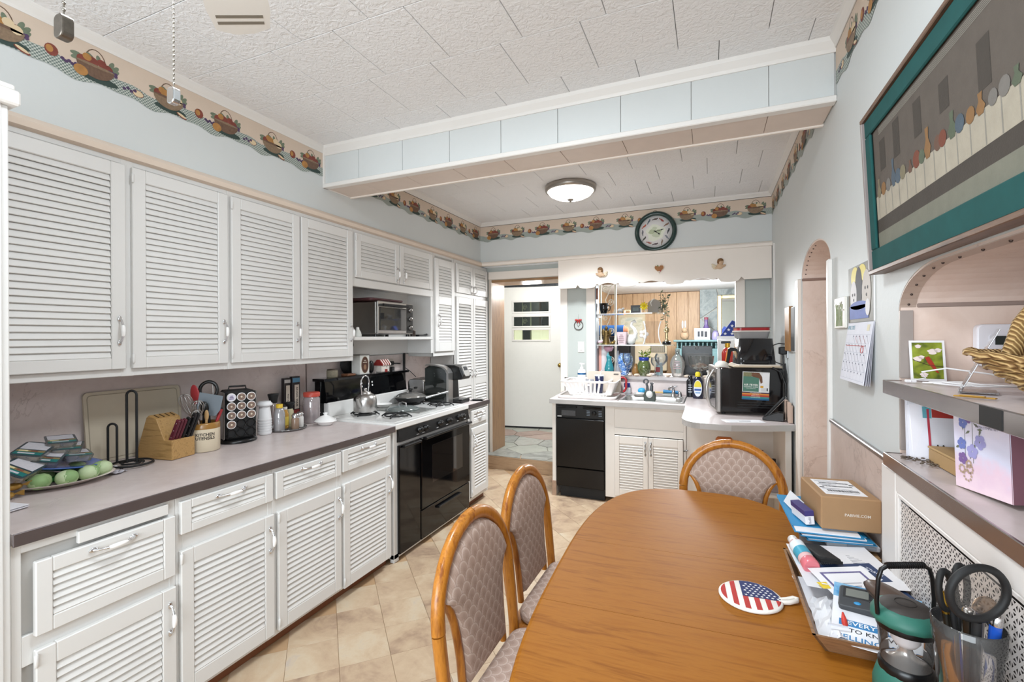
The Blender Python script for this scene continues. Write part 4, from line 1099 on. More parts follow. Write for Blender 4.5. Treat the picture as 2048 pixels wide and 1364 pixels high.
edge = [(-0.20, 4.205), (-0.193, 4.0), (-0.192, 3.66)] + arc(-0.04, 3.60, 0.152, PI, 1.5 * PI, 8, 0.205) + [(0.12, 3.385), (0.32, 3.45), (0.506, 3.545)]
m.prism([(SX1, 4.205)] + edge + [(0.506, 4.968), (SX1, 4.968)], 0.884, 0.9135, 'xy')
m.build('slab', COUNTER, k, True)
def strip_along(pts, z0, z1, t):
    m = MB(); n = len(pts); off = []
    for i in range(n):
        a = Vector(pts[max(i - 1, 0)]); b = Vector(pts[min(i + 1, n - 1)]); d_ = (b - a).normalized(); off.append(Vector((d_.y, -d_.x)) * t)
    vs = []
    for (x, y), o_ in zip(pts, off): vs += [(x, y, z0), (x + o_.x, y + o_.y, z0), (x + o_.x, y + o_.y, z1), (x, y, z1)]
    fs = []
    for i in range(n - 1):
        for c in range(4): fs.append((i * 4 + c, i * 4 + (c + 1) % 4, (i + 1) * 4 + (c + 1) % 4, (i + 1) * 4 + c))
    fs += [(3, 2, 1, 0), tuple(range((n - 1) * 4, n * 4))]
    return m.raw(vs, [f_[::-1] for f_ in fs])
strip_along([(-1.475, 4.96), (-1.405, 4.205), (-0.20, 4.205)] + edge[1:], 0.876, 0.9155, 0.004).build('metal_edge', M('#b3aeaa', 0.4, 0.15, var=0.15, scale=8), k, True)
k = T('sink', 'stainless steel sink set into the far worktop', 'sink', (-0.515, 4.57, 0.9135))
m = MB()
def ring(x0, y0, x1, y1, z, r_): return [(x, y, z) for x, y in rrect(x0, y0, x1, y1, r_, 5)]
rs = [ring(-0.288, -0.25, 0.30, 0.32, 0.001, 0.03), ring(-0.286, -0.248, 0.298, 0.318, 0.005, 0.03), ring(-0.268, -0.215, 0.272, 0.20, 0.004, 0.05), ring(-0.262, -0.205, 0.262, 0.19, -0.015, 0.06), ring(-0.25, -0.19, 0.247, 0.175, -0.15, 0.07), ring(-0.2, -0.14, 0.2, 0.13, -0.165, 0.06)]
vs = [p_ for r_ in rs for p_ in r_]; n = len(rs[0]); fs = []
for j in range(len(rs) - 1):
    for i in range(n): fs.append((j * n + i, j * n + (i + 1) % n, (j + 1) * n + (i + 1) % n, (j + 1) * n + i))
fs.append(tuple(range((len(rs) - 1) * n, len(rs) * n)))
m.raw(vs, fs, True).build('basin', M('#c9c8c6', 0.25, 0.9, var=0.06), k)
m = MB(); m.lathe([(0.03, 0.004), (0.026, 0.012), (0.016, 0.02), (0.014, 0.085), (0.018, 0.09), (0.0, 0.095)], 16, 0.175, 0.26)
m.tube([(0.175, 0.26, 0.085), (0.165, 0.20, 0.10), (0.15, 0.10, 0.095), (0.148, 0.09, 0.08)], [0.013, 0.011, 0.010, 0.012], 10).tube([(0.175, 0.26, 0.09), (0.21, 0.255, 0.105)], [0.008, 0.006], 8)
m.build('tap', CHROME, k)
m = MB(); m.lathe([(0.022, 0.004), (0.02, 0.02), (0.012, 0.045), (0.0, 0.05)], 16, 0.235, 0.265).build('tap_handle', CHROME, k)

Z = 0.9155
k = T('tool_caddy', 'dark green frog-like caddy holding a wrench-shaped brush at the sink edge', 'caddy', (-0.51, 4.375, 0.919))
MB().prism([(-0.05, 0), (0.05, 0), (0.052, 0.05), (0.04, 0.09), (-0.04, 0.09), (-0.052, 0.05)], -0.03, 0.03, 'xz').build('body', M('#3f4742', 0.45), k, bevel=0.008)
MB().ell(0, -0.03, 0.062, 0.03, 0.01, 0.032, 14, 8).build('pad', M('#d3d5d3', 0.5), k)
MB().tube([(-0.02, 0, 0.08), (-0.022, 0, 0.13), (-0.03, 0, 0.16)], [0.014, 0.011, 0.009], 8).tube([(-0.033 + 0.02 * cos(t), 0, 0.175 + 0.02 * sin(t)) for t in [rad(-60 + 30 * i) for i in range(11)]], 0.007, 6).tube([(0.012, 0, 0.08), (0.018, 0, 0.14)], [0.018, 0.013], 8).tube([(0.018, 0, 0.14), (0.03, 0, 0.165)], 0.007, 6).tube([(0.018, 0, 0.14), (0.008, 0, 0.165)], 0.007, 6).build('brush_handles', M('#57595c', 0.4, 0.4), k)
k = T('dish_brush', 'blue and white dish brush lying behind the sink', 'brush', (-0.50, 4.90, 0.92), 0.05)
MB().tube([(-0.10, 0, 0.02), (0.0, 0, 0.018), (0.16, -0.01, 0.02)], [0.008, 0.009, 0.008], 8).build('handle', M('#cfae6e', 0.5), k)
MB().tube([(0.06, 0, 0.03), (0.20, -0.02, 0.025)], [0.018, 0.016], 8).build('grip', M('#2e7fb0', 0.4), k)
MB().lathe([(0.03, 0), (0.04, 0.03), (0.025, 0.05), (0.0, 0.055)], 14, -0.15, 0, 0.005).build('head', M('#3d9fcf', 0.5), k)
k = T('sponge', 'grey and white sponge lying flat behind the sink basin', 'sponge', (-0.38, 4.84, 0.919))
MB().box(-0.06, -0.02, 0, 0.06, 0.02, 0.014, 0.005).build('foam', M('#c9c9c4', 0.9, bump=0.3, bscale=200), k)
MB().box(-0.06, -0.02, 0.014, 0.06, 0.02, 0.02, 0.003).build('scourer', M('#7b7f78', 0.9, bump=0.3, bscale=200), k)
k = T('soap_dish', 'small clear dish beside the blue-capped jar at the sink', 'dish', (-0.66, 4.77, 0.919))
MB().lathe([(0.04, 0), (0.055, 0.02), (0.058, 0.022), (0.04, 0.006), (0, 0.005)], 18).build('dish', M('#d7d1cc', 0.3), k)
MB().ell(0, 0, 0.018, 0.03, 0.02, 0.01, 12, 6).build('soap', M('#e9e2d8', 0.4), k)
k = T('jar', 'small clear jar with a deep blue cap at the left corner of the sink', 'jar', (-0.80, 4.925, Z))
MB().lathe([(0.035, 0), (0.038, 0.01), (0.036, 0.055), (0.026, 0.062)], 18).build('jar', M('#c9c9cb', 0.15), k)
MB().lathe([(0.03, 0.062), (0.031, 0.10), (0.028, 0.104), (0, 0.105)], 18).build('cap', M('#1e2a78', 0.35), k)
k = T('dish_rack', 'white plastic dish rack with a cutlery bin on a drainboard', 'dish rack', (-1.10, 4.56, Z), rad(3))
WP = M('#e9e4e0', 0.35, var=0.02)
m = MB(); m.prism(rrect(-0.275, -0.235, 0.272, 0.235, 0.05, 5), 0, 0.012, 'xy'); m.tube([(x, y, 0.016) for x, y in rrect(-0.275, -0.235, 0.272, 0.235, 0.05, 5)], 0.009, 6, True)
m.build('drainboard', WP, k)
m = MB(); m.tube([(x, y, 0.155) for x, y in rrect(-0.25, -0.20, 0.20, 0.20, 0.05, 5)], 0.011, 8, True).build('rim', WP, k)
m = MB(); m.tube([(x, y, 0.03) for x, y in rrect(-0.17, -0.15, 0.15, 0.15, 0.04, 4)], 0.007, 6, True)
for i in range(8):
    y = -0.15 + 0.3 * i / 7; m.tube([(-0.17, y, 0.03), (0.15, y, 0.03)], 0.004, 6)
m.build('floor_grid', WP, k)
sl = None
for i in range(9):
    for s_, nm in ((-1, 'f'), (1, 'b')):
        x = -0.21 + i * 0.042
        a = (x, s_ * 0.20, 0.152); b_ = (x * 0.78, s_ * 0.148, 0.03)
        MB().raw([(a[0] - 0.011, a[1], a[2]), (a[0] + 0.011, a[1], a[2]), (b_[0] + 0.009, b_[1], b_[2]), (b_[0] - 0.009, b_[1], b_[2]),
                  (a[0] - 0.011, a[1] - 0.004, a[2]), (a[0] + 0.011, a[1] - 0.004, a[2]), (b_[0] + 0.009, b_[1] - 0.004, b_[2]), (b_[0] - 0.009, b_[1] - 0.004, b_[2])],
                 [(0, 1, 2, 3), (4, 7, 6, 5), (0, 3, 7, 4), (1, 5, 6, 2), (0, 4, 5, 1), (3, 2, 6, 7)]).build('rack_slat', WP, k)
MB().raw([(-0.25, -0.15, 0.15), (-0.25, 0.15, 0.15), (-0.17, 0.12, 0.03), (-0.17, -0.12, 0.03)], [(0, 1, 2, 3)]).build('end_wall', WP, k)
m = MB(); q = rrect(0.205, -0.19, 0.275, 0.15, 0.025, 4); q2_ = rrect(0.165, -0.15, 0.225, 0.12, 0.02, 4)
n = len(q); m.raw([(x, y, 0.155) for x, y in q] + [(x, y, 0.03) for x, y in q2_] + [(x * 0.985, y * 0.97, 0.155) for x, y in q], [(i, (i + 1) % n, n + (i + 1) % n, n + i) for i in range(n)] + [tuple(range(n, 2 * n))])
m.tube([(x, y, 0.155) for x, y in q], 0.006, 6, True).build('cutlery_bin', WP, k)
for i in range(4): MB().cyl((-0.15, 0.14, -0.15, 0.14)[i], (-0.13, -0.13, 0.13, 0.13)[i], 0.012, 0.032, 0.01, n=8).build('foot', WP, k)
k = T('cutting_board', 'beige cutting board standing upright in the dish rack', 'cutting board', (-1.02, 4.66, 0.95), rad(3))
MB().prism(rrect(-0.13, 0, 0.20, 0.205, 0.02, 4), 0.0, 0.01, 'xz').build('board', M('#cbbdae', 0.5), k)
MB().prism(rrect(0.13, 0.17, 0.18, 0.185, 0.007, 3), -0.001, 0.011, 'xz').build('slot', M('#6d655d', 0.7), k)
k = T('tumbler', 'navy tumbler with a white swoosh-like mark and a straw, upside in the dish rack', 'tumbler', (-1.005, 4.545, 0.952))
k['label'] = 'navy blue tumbler with white markings and a straw in the dish rack'
MB().lathe([(0.030, 0), (0.033, 0.003), (0.045, 0.165), (0.041, 0.165), (0.03, 0.01), (0, 0.01)], 24).build('cup', M('#1c2140', 0.25, coat=0.4), k)
MB().lathe([(0.046, 0.165), (0.046, 0.175), (0, 0.177)], 24).build('lid', M('#d9d9dc', 0.3), k)
MB().tube([(0.01, 0, 0.17), (0.022, 0, 0.225)], 0.004, 8).build('straw', M('#e4e4e6', 0.3), k)
m = MB(); m.X = plane_x((0.012, -0.0445, 0.10), (1, 0.25, 0), (0, -0.07, 1))
m.poly([(-0.008, -0.045, 0.001), (0.004, -0.045, 0.001), (0.008, 0.0, 0.001), (0.013, 0.015, 0.001), (0.0, 0.035, 0.001), (-0.012, 0.02, 0.001), (-0.002, 0.01, 0.001)]).build('mark', M('#c9ccd4', 0.4), k)
k = T('white_mug', 'white mug lying in the left end of the dish rack', 'mug', (-1.20, 4.56, 0.953))
MB().lathe([(0.03, 0), (0.044, 0.006), (0.046, 0.13), (0.042, 0.13), (0.04, 0.01), (0, 0.01)], 22).build('cup', M('#efeef0', 0.25), k)
MB().tube([(-0.044, 0, 0.10), (-0.072, 0, 0.09), (-0.072, 0, 0.05), (-0.044, 0, 0.04)], 0.006, 8).build('handle', M('#efeef0', 0.25), k)
k = T('glass_tumbler', 'clear plastic tumbler in the dish rack, left of the navy one', 'tumbler', (-1.095, 4.52, 0.953))
MB().lathe([(0.028, 0), (0.038, 0.004), (0.042, 0.13), (0.040, 0.13), (0.036, 0.01), (0, 0.01)], 22).build('cup', glass('#e8e6ea', mixt=0.25), k)
MB().box(-0.02, -0.044, 0.07, 0.02, -0.038, 0.085).build('label_patch', M('#efe9f2', 0.5), k)
k = T('dish_soap_pump', 'white bottle with a blue band and pump behind the dish rack', 'bottle', (-1.262, 4.86, Z))
MB().lathe([(0.04, 0), (0.045, 0.01), (0.045, 0.20), (0.036, 0.235), (0.018, 0.245)], 20).build('bottle', M('#eceef2', 0.35), k)
MB().lathe([(0.0455, 0.185), (0.0455, 0.205)], 20, cap=False).build('band', M('#38678f', 0.4), k)
MB().lathe([(0.016, 0.245), (0.016, 0.265), (0.006, 0.27), (0.006, 0.295)], 12).tube([(-0.02, 0, 0.30), (0.03, 0, 0.296)], [0.01, 0.007], 8).build('pump', PORC, k)
k = T('travel_mug', 'red insulated jug with a big loop handle behind the dish rack', 'mug', (-0.915, 4.865, Z))
MB().lathe([(0.05, 0), (0.055, 0.01), (0.057, 0.165), (0.05, 0.175)], 24).build('body', M('#a81f28', 0.25, 0.4, coat=0.5), k)
MB().lathe([(0.05, 0.175), (0.046, 0.19), (0.03, 0.195), (0.03, 0.21), (0.0, 0.213)], 20).build('lid', M('#8e1820', 0.3, coat=0.4), k)
MB().tube([(0.05, 0, 0.16), (0.09, 0, 0.165), (0.115, 0, 0.145), (0.115, 0, 0.06), (0.10, 0, 0.03), (0.085, 0, 0.02)], 0.011, 8).build('handle', M('#a81f28', 0.3, coat=0.4), k)
m = MB(); m.X = plane_x((0.012, -0.0575, 0.12), (1, 0.2, 0), (0, 0, 1)); m.box(-0.008, -0.01, 0, 0.008, 0.01, 0.0008).build('badge', M('#d9c8c4', 0.4), k)
k = T('soap_bottle', 'slim black shampoo-like bottle behind the sink, left of the yellow label', 'bottle', (-0.185, 4.84, Z))
k['label'] = 'slim black bottle with pale lettering behind the sink'
MB().lathe([(0.035, 0), (0.036, 0.01), (0.036, 0.15), (0.025, 0.17), (0.015, 0.175)], 18, sy=0.7).build('bottle', M('#17181c', 0.25), k)
MB().lathe([(0.018, 0.175), (0.02, 0.205), (0, 0.206)], 14, sy=0.7).build('cap', BLACK, k)
m = MB()
for i in range(4): m.box(-0.018, -0.0275, 0.045 + i * 0.022, 0.014 - 0.004 * (i % 2), -0.0255, 0.054 + i * 0.022)
m.build('lettering', M('#b8bac0', 0.5), k)
k = T('dish_soap', 'dark bottle with a yellow, white and blue label beside the sink', 'bottle', (-0.115, 4.74, Z))
MB().lathe([(0.044, 0), (0.046, 0.01), (0.05, 0.10), (0.046, 0.16), (0.030, 0.195), (0.018, 0.205)], 20, sy=0.7).build('bottle', M('#1d2038', 0.2, coat=0.3), k)
MB().lathe([(0.022, 0.205), (0.024, 0.235), (0.014, 0.25), (0, 0.251)], 16, sy=0.8).build('cap', M('#e0c931', 0.4), k)
m = MB()
m.X = plane_x((0, -0.0365, 0.098), (1, 0, 0), (0, -0.02, 1))
m.mat(0).poly([(0.036 * cos(t), 0.078 * sin(t), 0) for t in [2 * PI * i / 24 for i in range(24)]])
m.mat(1).poly([(0.032 * cos(t), 0.012 + 0.058 * sin(t), 0.0012) for t in [PI * i / 16 for i in range(17)]])
m.mat(2).box(-0.030, -0.022, 0.0008, 0.030, -0.004, 0.0016).mat(3).box(-0.022, -0.046, 0.0008, 0.022, -0.036, 0.0016)
m.build('label', [M('#e6e8ee', 0.4), M('#e4cf38', 0.4), M('#2d55a0', 0.4), M('#6fa0d0', 0.4)], k)
k = T('soap_dispenser', 'cream box-shaped soap dispenser with an orange dot beside the microwave', 'dispenser', (-0.02, 4.80, Z))
MB().box(-0.045, -0.035, 0, 0.045, 0.035, 0.19, 0.008).build('box', M('#ded3cb', 0.4), k)
MB().lathe([(0.03, 0.19), (0.02, 0.215), (0.012, 0.22), (0.012, 0.25)], 14).tube([(-0.02, 0, 0.252), (0.02, 0, 0.25)], 0.009, 8).build('pump', M('#e8e2dc', 0.4), k)
m = MB(); m.X = plane_x((0.012, -0.0355, 0.05), (1, 0, 0), (0, 0, 1)); m.mat(0).poly([(0.02 * cos(t), 0.02 * sin(t), 0.0005) for t in [2 * PI * i / 20 for i in range(20)]]).mat(1).poly([(0.007 * cos(t), 0.007 * sin(t), 0.001) for t in [2 * PI * i / 12 for i in range(12)]])
m.build('dot', [M('#c98a2c', 0.5), M('#8a5a1c', 0.5)], k)

k = T('microwave', 'black microwave with a curved silver door handle on the peninsula', 'microwave', (0.2485, 4.10, Z), rad(7))
HH = 0.345
MB().box(-0.21, -0.235, 0.015, 0.205, 0.235, HH, 0.006).build('case', M('#141112', 0.14, var=0.2, coat=0.3), k)
MB().box(-0.243, -0.235, 0.012, -0.211, 0.235, HH + 0.002, 0.006).build('front', M('#b6b2ae', 0.3, 0.8), k)
hp_ = [(-0.235, -0.222, 0.02), (-0.285, -0.222, 0.06), (-0.307, -0.222, 0.13), (-0.310, -0.222, 0.20), (-0.297, -0.222, 0.27), (-0.26, -0.222, 0.335)]
MB().tube(hp_, [0.009, 0.012, 0.013, 0.013, 0.012, 0.009], 10).build('door_handle', M('#c4c1be', 0.25, 0.9), k)
MB().box(-0.246, -0.2, 0.04, -0.242, 0.12, 0.31, 0.002).build('door_glass', GLOSSBLACK, k)
m = MB()
for i in range(3): m.box(-0.10, -0.2372, 0.055 + i * 0.018, 0.16, -0.235, 0.062 + i * 0.018, 0.001)
m.build('vents', MATTEBLACK, k)
for i in range(4): MB().cyl((-0.19, 0.18, -0.19, 0.18)[i], (-0.2, -0.2, 0.2, 0.2)[i], 0, 0.016, 0.015, n=10).build('foot', MATTEBLACK, k)
mw = k
def mw_pt(x, y, z):
    a = rad(7); return (0.2485 + x * cos(a) - y * sin(a), 4.10 + x * sin(a) + y * cos(a), Z + z)
k = T('cooking_guide', 'air fryer cooking guide flip chart hanging on the microwave side', 'chart', mw_pt(0.02, -0.2385, 0.115), 0, rot=(0, rad(2), rad(7)))
m = MB()
GREEN = M('#4f7a68', 0.5); m.mat(0).box(-0.09, -0.004, 0.0, 0.09, 0.0, 0.205, 0.0015)
for i, (z0, z1, c) in enumerate(((0.0, 0.012, 1), (0.012, 0.024, 2), (0.024, 0.037, 3), (0.037, 0.048, 4), (0.048, 0.056, 5))): m.mat(c).box(-0.09, -0.0052, z0, 0.09, -0.0035, z1)
m.mat(6).box(-0.086, -0.0054, 0.06, 0.02, -0.0035, 0.17)
m.mat(7); m.raw([(0.02, -0.0054, 0.06), (0.088, -0.0054, 0.06), (0.088, -0.0054, 0.20), (0.045, -0.0054, 0.20), (0.032, -0.0054, 0.15)], [(0, 1, 2, 3, 4)])
m.mat(8); m.raw([(-0.03, -0.0057, 0.172), (0.02, -0.0057, 0.16), (0.032, -0.0057, 0.12), (0.044, -0.0057, 0.13), (0.04, -0.0057, 0.17), (0.02, -0.0057, 0.20), (-0.03, -0.0057, 0.20)], [(0, 1, 2, 3, 4, 5, 6)])
m.mat(9).box(0.035, -0.0058, 0.065, 0.07, -0.0054, 0.09).mat(10).box(0.072, -0.0058, 0.068, 0.08, -0.0054, 0.09).mat(11).box(0.03, -0.0059, 0.09, 0.05, -0.0054, 0.105).mat(12).box(-0.086, -0.0056, 0.17, -0.03, -0.0035, 0.20)
m.build('cards', [M('#e2e0dd', 0.5), M('#1f5f8c', 0.5), M('#3a8a86', 0.5), M('#b8402e', 0.5), M('#d98a3a', 0.5), M('#3c2440', 0.5), GREEN, M('#e8e6e6', 0.5), M('#6f4a34', 0.6, var=0.5, scale=80), M('#d4d2d0', 0.5), M('#3b3b3b', 0.5), M('#d9a02c', 0.5), M('#7e7a58', 0.6, var=0.5, scale=80)], k)
m = MB(); m.mat(0)
tx = lambda z, x=-0.033: plane_x((x, -0.0058, z), (1, 0, 0), (0, 0, 1))
m.text('AIR FRYER', 0.0205, tx(0.108), bold=0.012).text('COOKING GUIDE', 0.0118, tx(0.0935), bold=0.008).text('TIMES & TEMPERATURES', 0.006, tx(0.083))
m.mat(0).text('MEAT, FISH & SEAFOOD', 0.007, tx(0.052, 0.0)).text('VEGETABLES', 0.008, tx(0.0425, 0)).text('FRIES & SNACKS', 0.008, tx(0.030, 0)).text('CHICKEN & PORK', 0.008, tx(0.018, 0))
m.build('lettering', M('#f0eee8', 0.5), k)
m = MB()
for i in range(14): m.tube([(-0.084 + i * 0.0129 + 0.001 * cos(t), -0.002 + 0.005 * cos(t), 0.203 + 0.005 * sin(t)) for t in [2 * PI * j / 8 for j in range(8)]], 0.0008, 4, True)
o = m.build('spiral', M('#8c8c8c', 0.3, 1.0), k); o['kind'] = 'stuff'
zt = HH + 0.003
k = T('serving_board', 'pale wooden board lying on top of the microwave', 'board', mw_pt(0.02, 0.0, zt), rad(7))
MB().box(-0.14, -0.20, 0, 0.19, 0.20, 0.012, 0.004).build('board', M('#c9b69c', 0.5, var=0.1), k)
MB().box(-0.10, -0.19, 0.012, 0.18, 0.19, 0.02, 0.003).build('mat', M('#d9cdbf', 0.7), k)
k = T('white_saucer', 'upturned white bowl on the front corner of the microwave top', 'bowl', mw_pt(-0.19, -0.13, zt))
MB().lathe([(0.05, 0), (0.052, 0.004), (0.045, 0.028), (0.02, 0.045), (0.0, 0.047)], 20).build('bowl', M('#e2ddd4', 0.4), k)
k = T('air_fryer_basket', 'black air fryer basket with an orange-striped handle on the microwave', 'air fryer basket', mw_pt(0.06, 0.02, zt + 0.021), rad(7))
pr = [(rrect(-0.135, -0.125, 0.135, 0.125, 0.03, 4), 0.0), (rrect(-0.118, -0.11, 0.118, 0.11, 0.03, 4), 0.195), (rrect(-0.112, -0.104, 0.112, 0.104, 0.03, 4), 0.195), (rrect(-0.11, -0.1, 0.11, 0.1, 0.03, 4), 0.15)]
m = MB(); n = len(pr[0][0]); vs = [(x, y, z) for q_, z in pr for x, y in q_]
m.raw(vs, [(j * n + i, j * n + (i + 1) % n, (j + 1) * n + (i + 1) % n, (j + 1) * n + i) for j in range(3) for i in range(n)], True).raw(vs[:n], [tuple(range(n))[::-1]]).raw(vs[-n:], [tuple(range(n))])
m.build('basket', M('#17171a', 0.12, coat=0.5), k)
MB().prism([(-0.125, 0.12), (-0.165, 0.125), (-0.185, 0.115), (-0.20, 0.0), (-0.19, -0.01), (-0.178, 0.0), (-0.16, 0.095), (-0.125, 0.098)], -0.02, 0.02, 'xz').build('handle', BLACK, k, bevel=0.004)
MB().prism([(-0.186, 0.116), (-0.205, 0.0), (-0.198, -0.005), (-0.180, 0.112)], -0.014, 0.014, 'xz').build('handle_stripe', M('#d98324', 0.4), k)
MB().box(-0.10, -0.15, 0.0, 0.08, -0.125, 0.03, 0.008).build('front_lip', BLACK, k)
k = T('food_container', 'grey tub with a red lid stacked on the air fryer basket', 'container', mw_pt(0.045, 0.02, zt + 0.217), rad(7))
pr = [(rrect(-0.105, -0.09, 0.105, 0.09, 0.03, 4), 0.0), (rrect(-0.118, -0.10, 0.118, 0.10, 0.03, 4), 0.052)]
m = MB(); n = len(pr[0][0]); vs = [(x, y, z) for q_, z in pr for x, y in q_]
m.raw(vs, [(i, (i + 1) % n, n + (i + 1) % n, n + i) for i in range(n)], True).raw(vs, [tuple(range(n))[::-1], tuple(range(n, 2 * n))]).build('tub', M('#8d8b8b', 0.4), k)
MB().prism(rrect(-0.124, -0.105, 0.124, 0.105, 0.03, 4), 0.052, 0.062, 'xy').build('rim', M('#cfc7bf', 0.4), k)
MB().prism(rrect(-0.116, -0.098, 0.116, 0.098, 0.03, 4), 0.062, 0.083, 'xy').build('lid', M('#a3282a', 0.3), k)
MB().prism(rrect(-0.122, -0.102, 0.122, 0.102, 0.03, 4), 0.083, 0.087, 'xy').build('top_rim', M('#5a3a38', 0.4), k)
k = T('cordless_phone', 'black and silver cordless phone leaning up in its charging base', 'phone', (0.395, 3.71, Z), rad(-12))
MB().prism([(-0.06, 0), (0.07, 0), (0.07, 0.055), (0.04, 0.058), (-0.06, 0.018)], -0.05, 0.05, 'xz').build('base', M('#2b2a2b', 0.35), k, bevel=0.004)
MB().raw([(-0.05, -0.03, 0.02), (0.04, -0.03, 0.056), (0.04, 0.03, 0.056), (-0.05, 0.03, 0.02)], [(0, 1, 2, 3)]).build('base_top', M('#a5a3a2', 0.3, 0.7), k).location = (0, 0, 0.003)
h = MB(); h.at(-0.045, 0, 0.02, 0, 0, rad(40)); h.box(-0.011, -0.026, 0.0, 0.004, 0.026, 0.19, 0.006).build('handset', BLACK, k)
h = MB(); h.at(-0.045, 0, 0.02, 0, 0, rad(40)); h.box(0.004, -0.026, 0.0, 0.010, 0.026, 0.188, 0.003).build('handset_back', M('#b1afae', 0.25, 0.9), k)
k = T('letter', 'white printed sheet lying on the front edge of the peninsula', 'paper', (0.20, 3.58, 0.9145), rad(18))
MB().box(-0.13, -0.055, 0, 0.13, 0.055, 0.0012).build('sheet', PAPER, k)
MB().box(-0.03, -0.01, 0.0012, 0.05, 0.008, 0.0016).build('print', INK, k)
m = MB()
for i in range(4): m.box(-0.10, -0.04 + i * 0.022, 0.0012, -0.05 + 0.01 * i, -0.036 + i * 0.022, 0.0015)
m.build('print_lines', M('#a9a9ae', 0.7), k)['kind'] = 'stuff'
tag(MB().box(-0.008, -0.10, 0, 0.008, 0.10, 0.135, 0.002).box(0.008, -0.10, 0.0, 0.016, 0.05, 0.12, 0.002).build('cardboard_sheet', M('#c3a897', 0.7)), 'upright tan cardboard sheet against the wall behind the phone', 'cardboard', loc=(0.484, 3.70, Z))
k = T('power_outlet', 'white outlet with a black adapter on the wall above the peninsula', 'outlet', (0.51, 3.90, 1.40))
MB().box(-0.007, -0.04, -0.06, 0.0, 0.04, 0.06, 0.002).build('plate', M('#d5dade', 0.4), k)
MB().box(-0.055, -0.03, -0.035, -0.007, 0.03, 0.02, 0.006).build('adapter', BLACK, k)
MB().tube([(-0.01, 0.02, 0.04), (-0.05, 0.03, 0.045), (-0.09, 0.03, 0.03), (-0.10, 0.0, -0.04), (-0.08, -0.02, -0.09), (-0.03, -0.03, -0.11)], 0.004, 6).build('cord', BLACK, k)
MB().tube([(-0.03, 0.0, -0.035), (-0.025, 0.0, -0.12), (-0.02, -0.03, -0.25), (-0.02, -0.06, -0.38), (-0.02, -0.10, -0.44)], 0.004, 6).build('cord', BLACK, k)
MB().tube([(-0.02, -0.03, -0.10), (-0.015, -0.05, -0.2), (-0.02, -0.07, -0.33), (-0.02, -0.08, -0.44)], 0.006, 6).tube([(-0.10, -0.03, -0.13), (-0.05, -0.05, -0.16), (-0.02, -0.06, -0.25), (-0.02, -0.08, -0.40)], 0.007, 6).build('cord', BLACK, k)
k = T('framed_picture', 'wood-edged picture seen edge-on on the wall left of the arch', 'picture', (0.51, 3.66, 1.54))
MB().box(-0.025, -0.02, -0.145, -0.001, 0.18, 0.16, 0.003).build('wood_frame', M('#9c7043', 0.45, var=0.2), k)
k = T('framed_picture', 'pale-edged picture seen edge-on between the wooden one and the arch', 'picture', (0.51, 3.53, 1.54))
MB().box(-0.016, -0.06, -0.145, -0.001, 0.08, 0.15, 0.002).build('board', M('#e2e4e4', 0.5), k)
MB().box(-0.018, -0.058, -0.14, -0.016, 0.078, 0.145).build('backing', M('#4f5050', 0.6), k)

k = T('step_stool', 'orange folded step stool under the peninsula, behind the far chair', 'stool', (0.09, 3.90, 0))
ORNG = M('#c06a2c', 0.4, var=0.08)
MB().prism([(-0.085, 0.52), (0.085, 0.52), (0.06, 0.72), (0.045, 0.735), (-0.045, 0.735), (-0.06, 0.72)], -0.012, 0.012, 'xz').build('top', ORNG, k, bevel=0.004)
for s_ in (-1, 1): MB().raw([(s_ * 0.09, -0.012, 0), (s_ * 0.13, -0.012, 0), (s_ * 0.085, -0.012, 0.53), (s_ * 0.05, -0.012, 0.53), (s_ * 0.09, 0.012, 0), (s_ * 0.13, 0.012, 0), (s_ * 0.085, 0.012, 0.53), (s_ * 0.05, 0.012, 0.53)], [(0, 1, 2, 3), (4, 7, 6, 5), (0, 4, 5, 1), (1, 5, 6, 2), (2, 6, 7, 3), (3, 7, 4, 0)]).build('leg', ORNG, k)
MB().box(-0.11, -0.010, 0.18, 0.11, 0.010, 0.22, 0.003).build('cross_bar', ORNG, k)
k = T('storage_box', 'pale stone-patterned box on the kneehole shelf', 'box', (0.375, 3.97, 0.363))
MB().box(-0.07, -0.10, 0, 0.07, 0.10, 0.15, 0.004).build('box', M('#a8999a', 0.6, var=0.25, scale=30), k)
MB().box(-0.073, -0.103, 0.15, 0.073, 0.103, 0.172, 0.004).build('lid', M('#9a8b8c', 0.6, var=0.25, scale=30), k)
k = T('wire_trivet', 'dark red scalloped rack standing on the pale box', 'rack', (0.325, 4.04, 0.536))
for i in range(2): MB().tube([(-0.03 + i * 0.045 + 0.02 * cos(t), 0, 0.045 + 0.035 * sin(t)) for t in [PI * j / 10 for j in range(11)]], 0.004, 6).build('loop', M('#e8e0da', 0.4), k)
MB().box(-0.055, 0.004, 0.0, 0.04, 0.010, 0.09, 0.002).build('panel', M('#6b2a2c', 0.5), k)
for i, (c, h_, lb_) in enumerate((('#8a2f30', 0.05, 'red'), ('#c7a23a', 0.045, 'yellow'), ('#5b3f2c', 0.055, 'brown'), ('#2c2320', 0.06, 'near-black'))):
    k = T('spice_jar', lb_ + ' capped spice jar on the pale box under the peninsula', 'jar', (0.322 + i * 0.033, 3.92, 0.536), group='spice jars on the pale box')
    MB().lathe([(0.013, 0), (0.014, h_ * 0.7), (0.012, h_ * 0.72)], 12).build('jar', M(c, 0.4), k)
    MB().lathe([(0.014, h_ * 0.72), (0.014, h_), (0, h_ + 0.001)], 12).build('cap', M('#b23a34' if i < 2 else '#2b2522', 0.4), k)

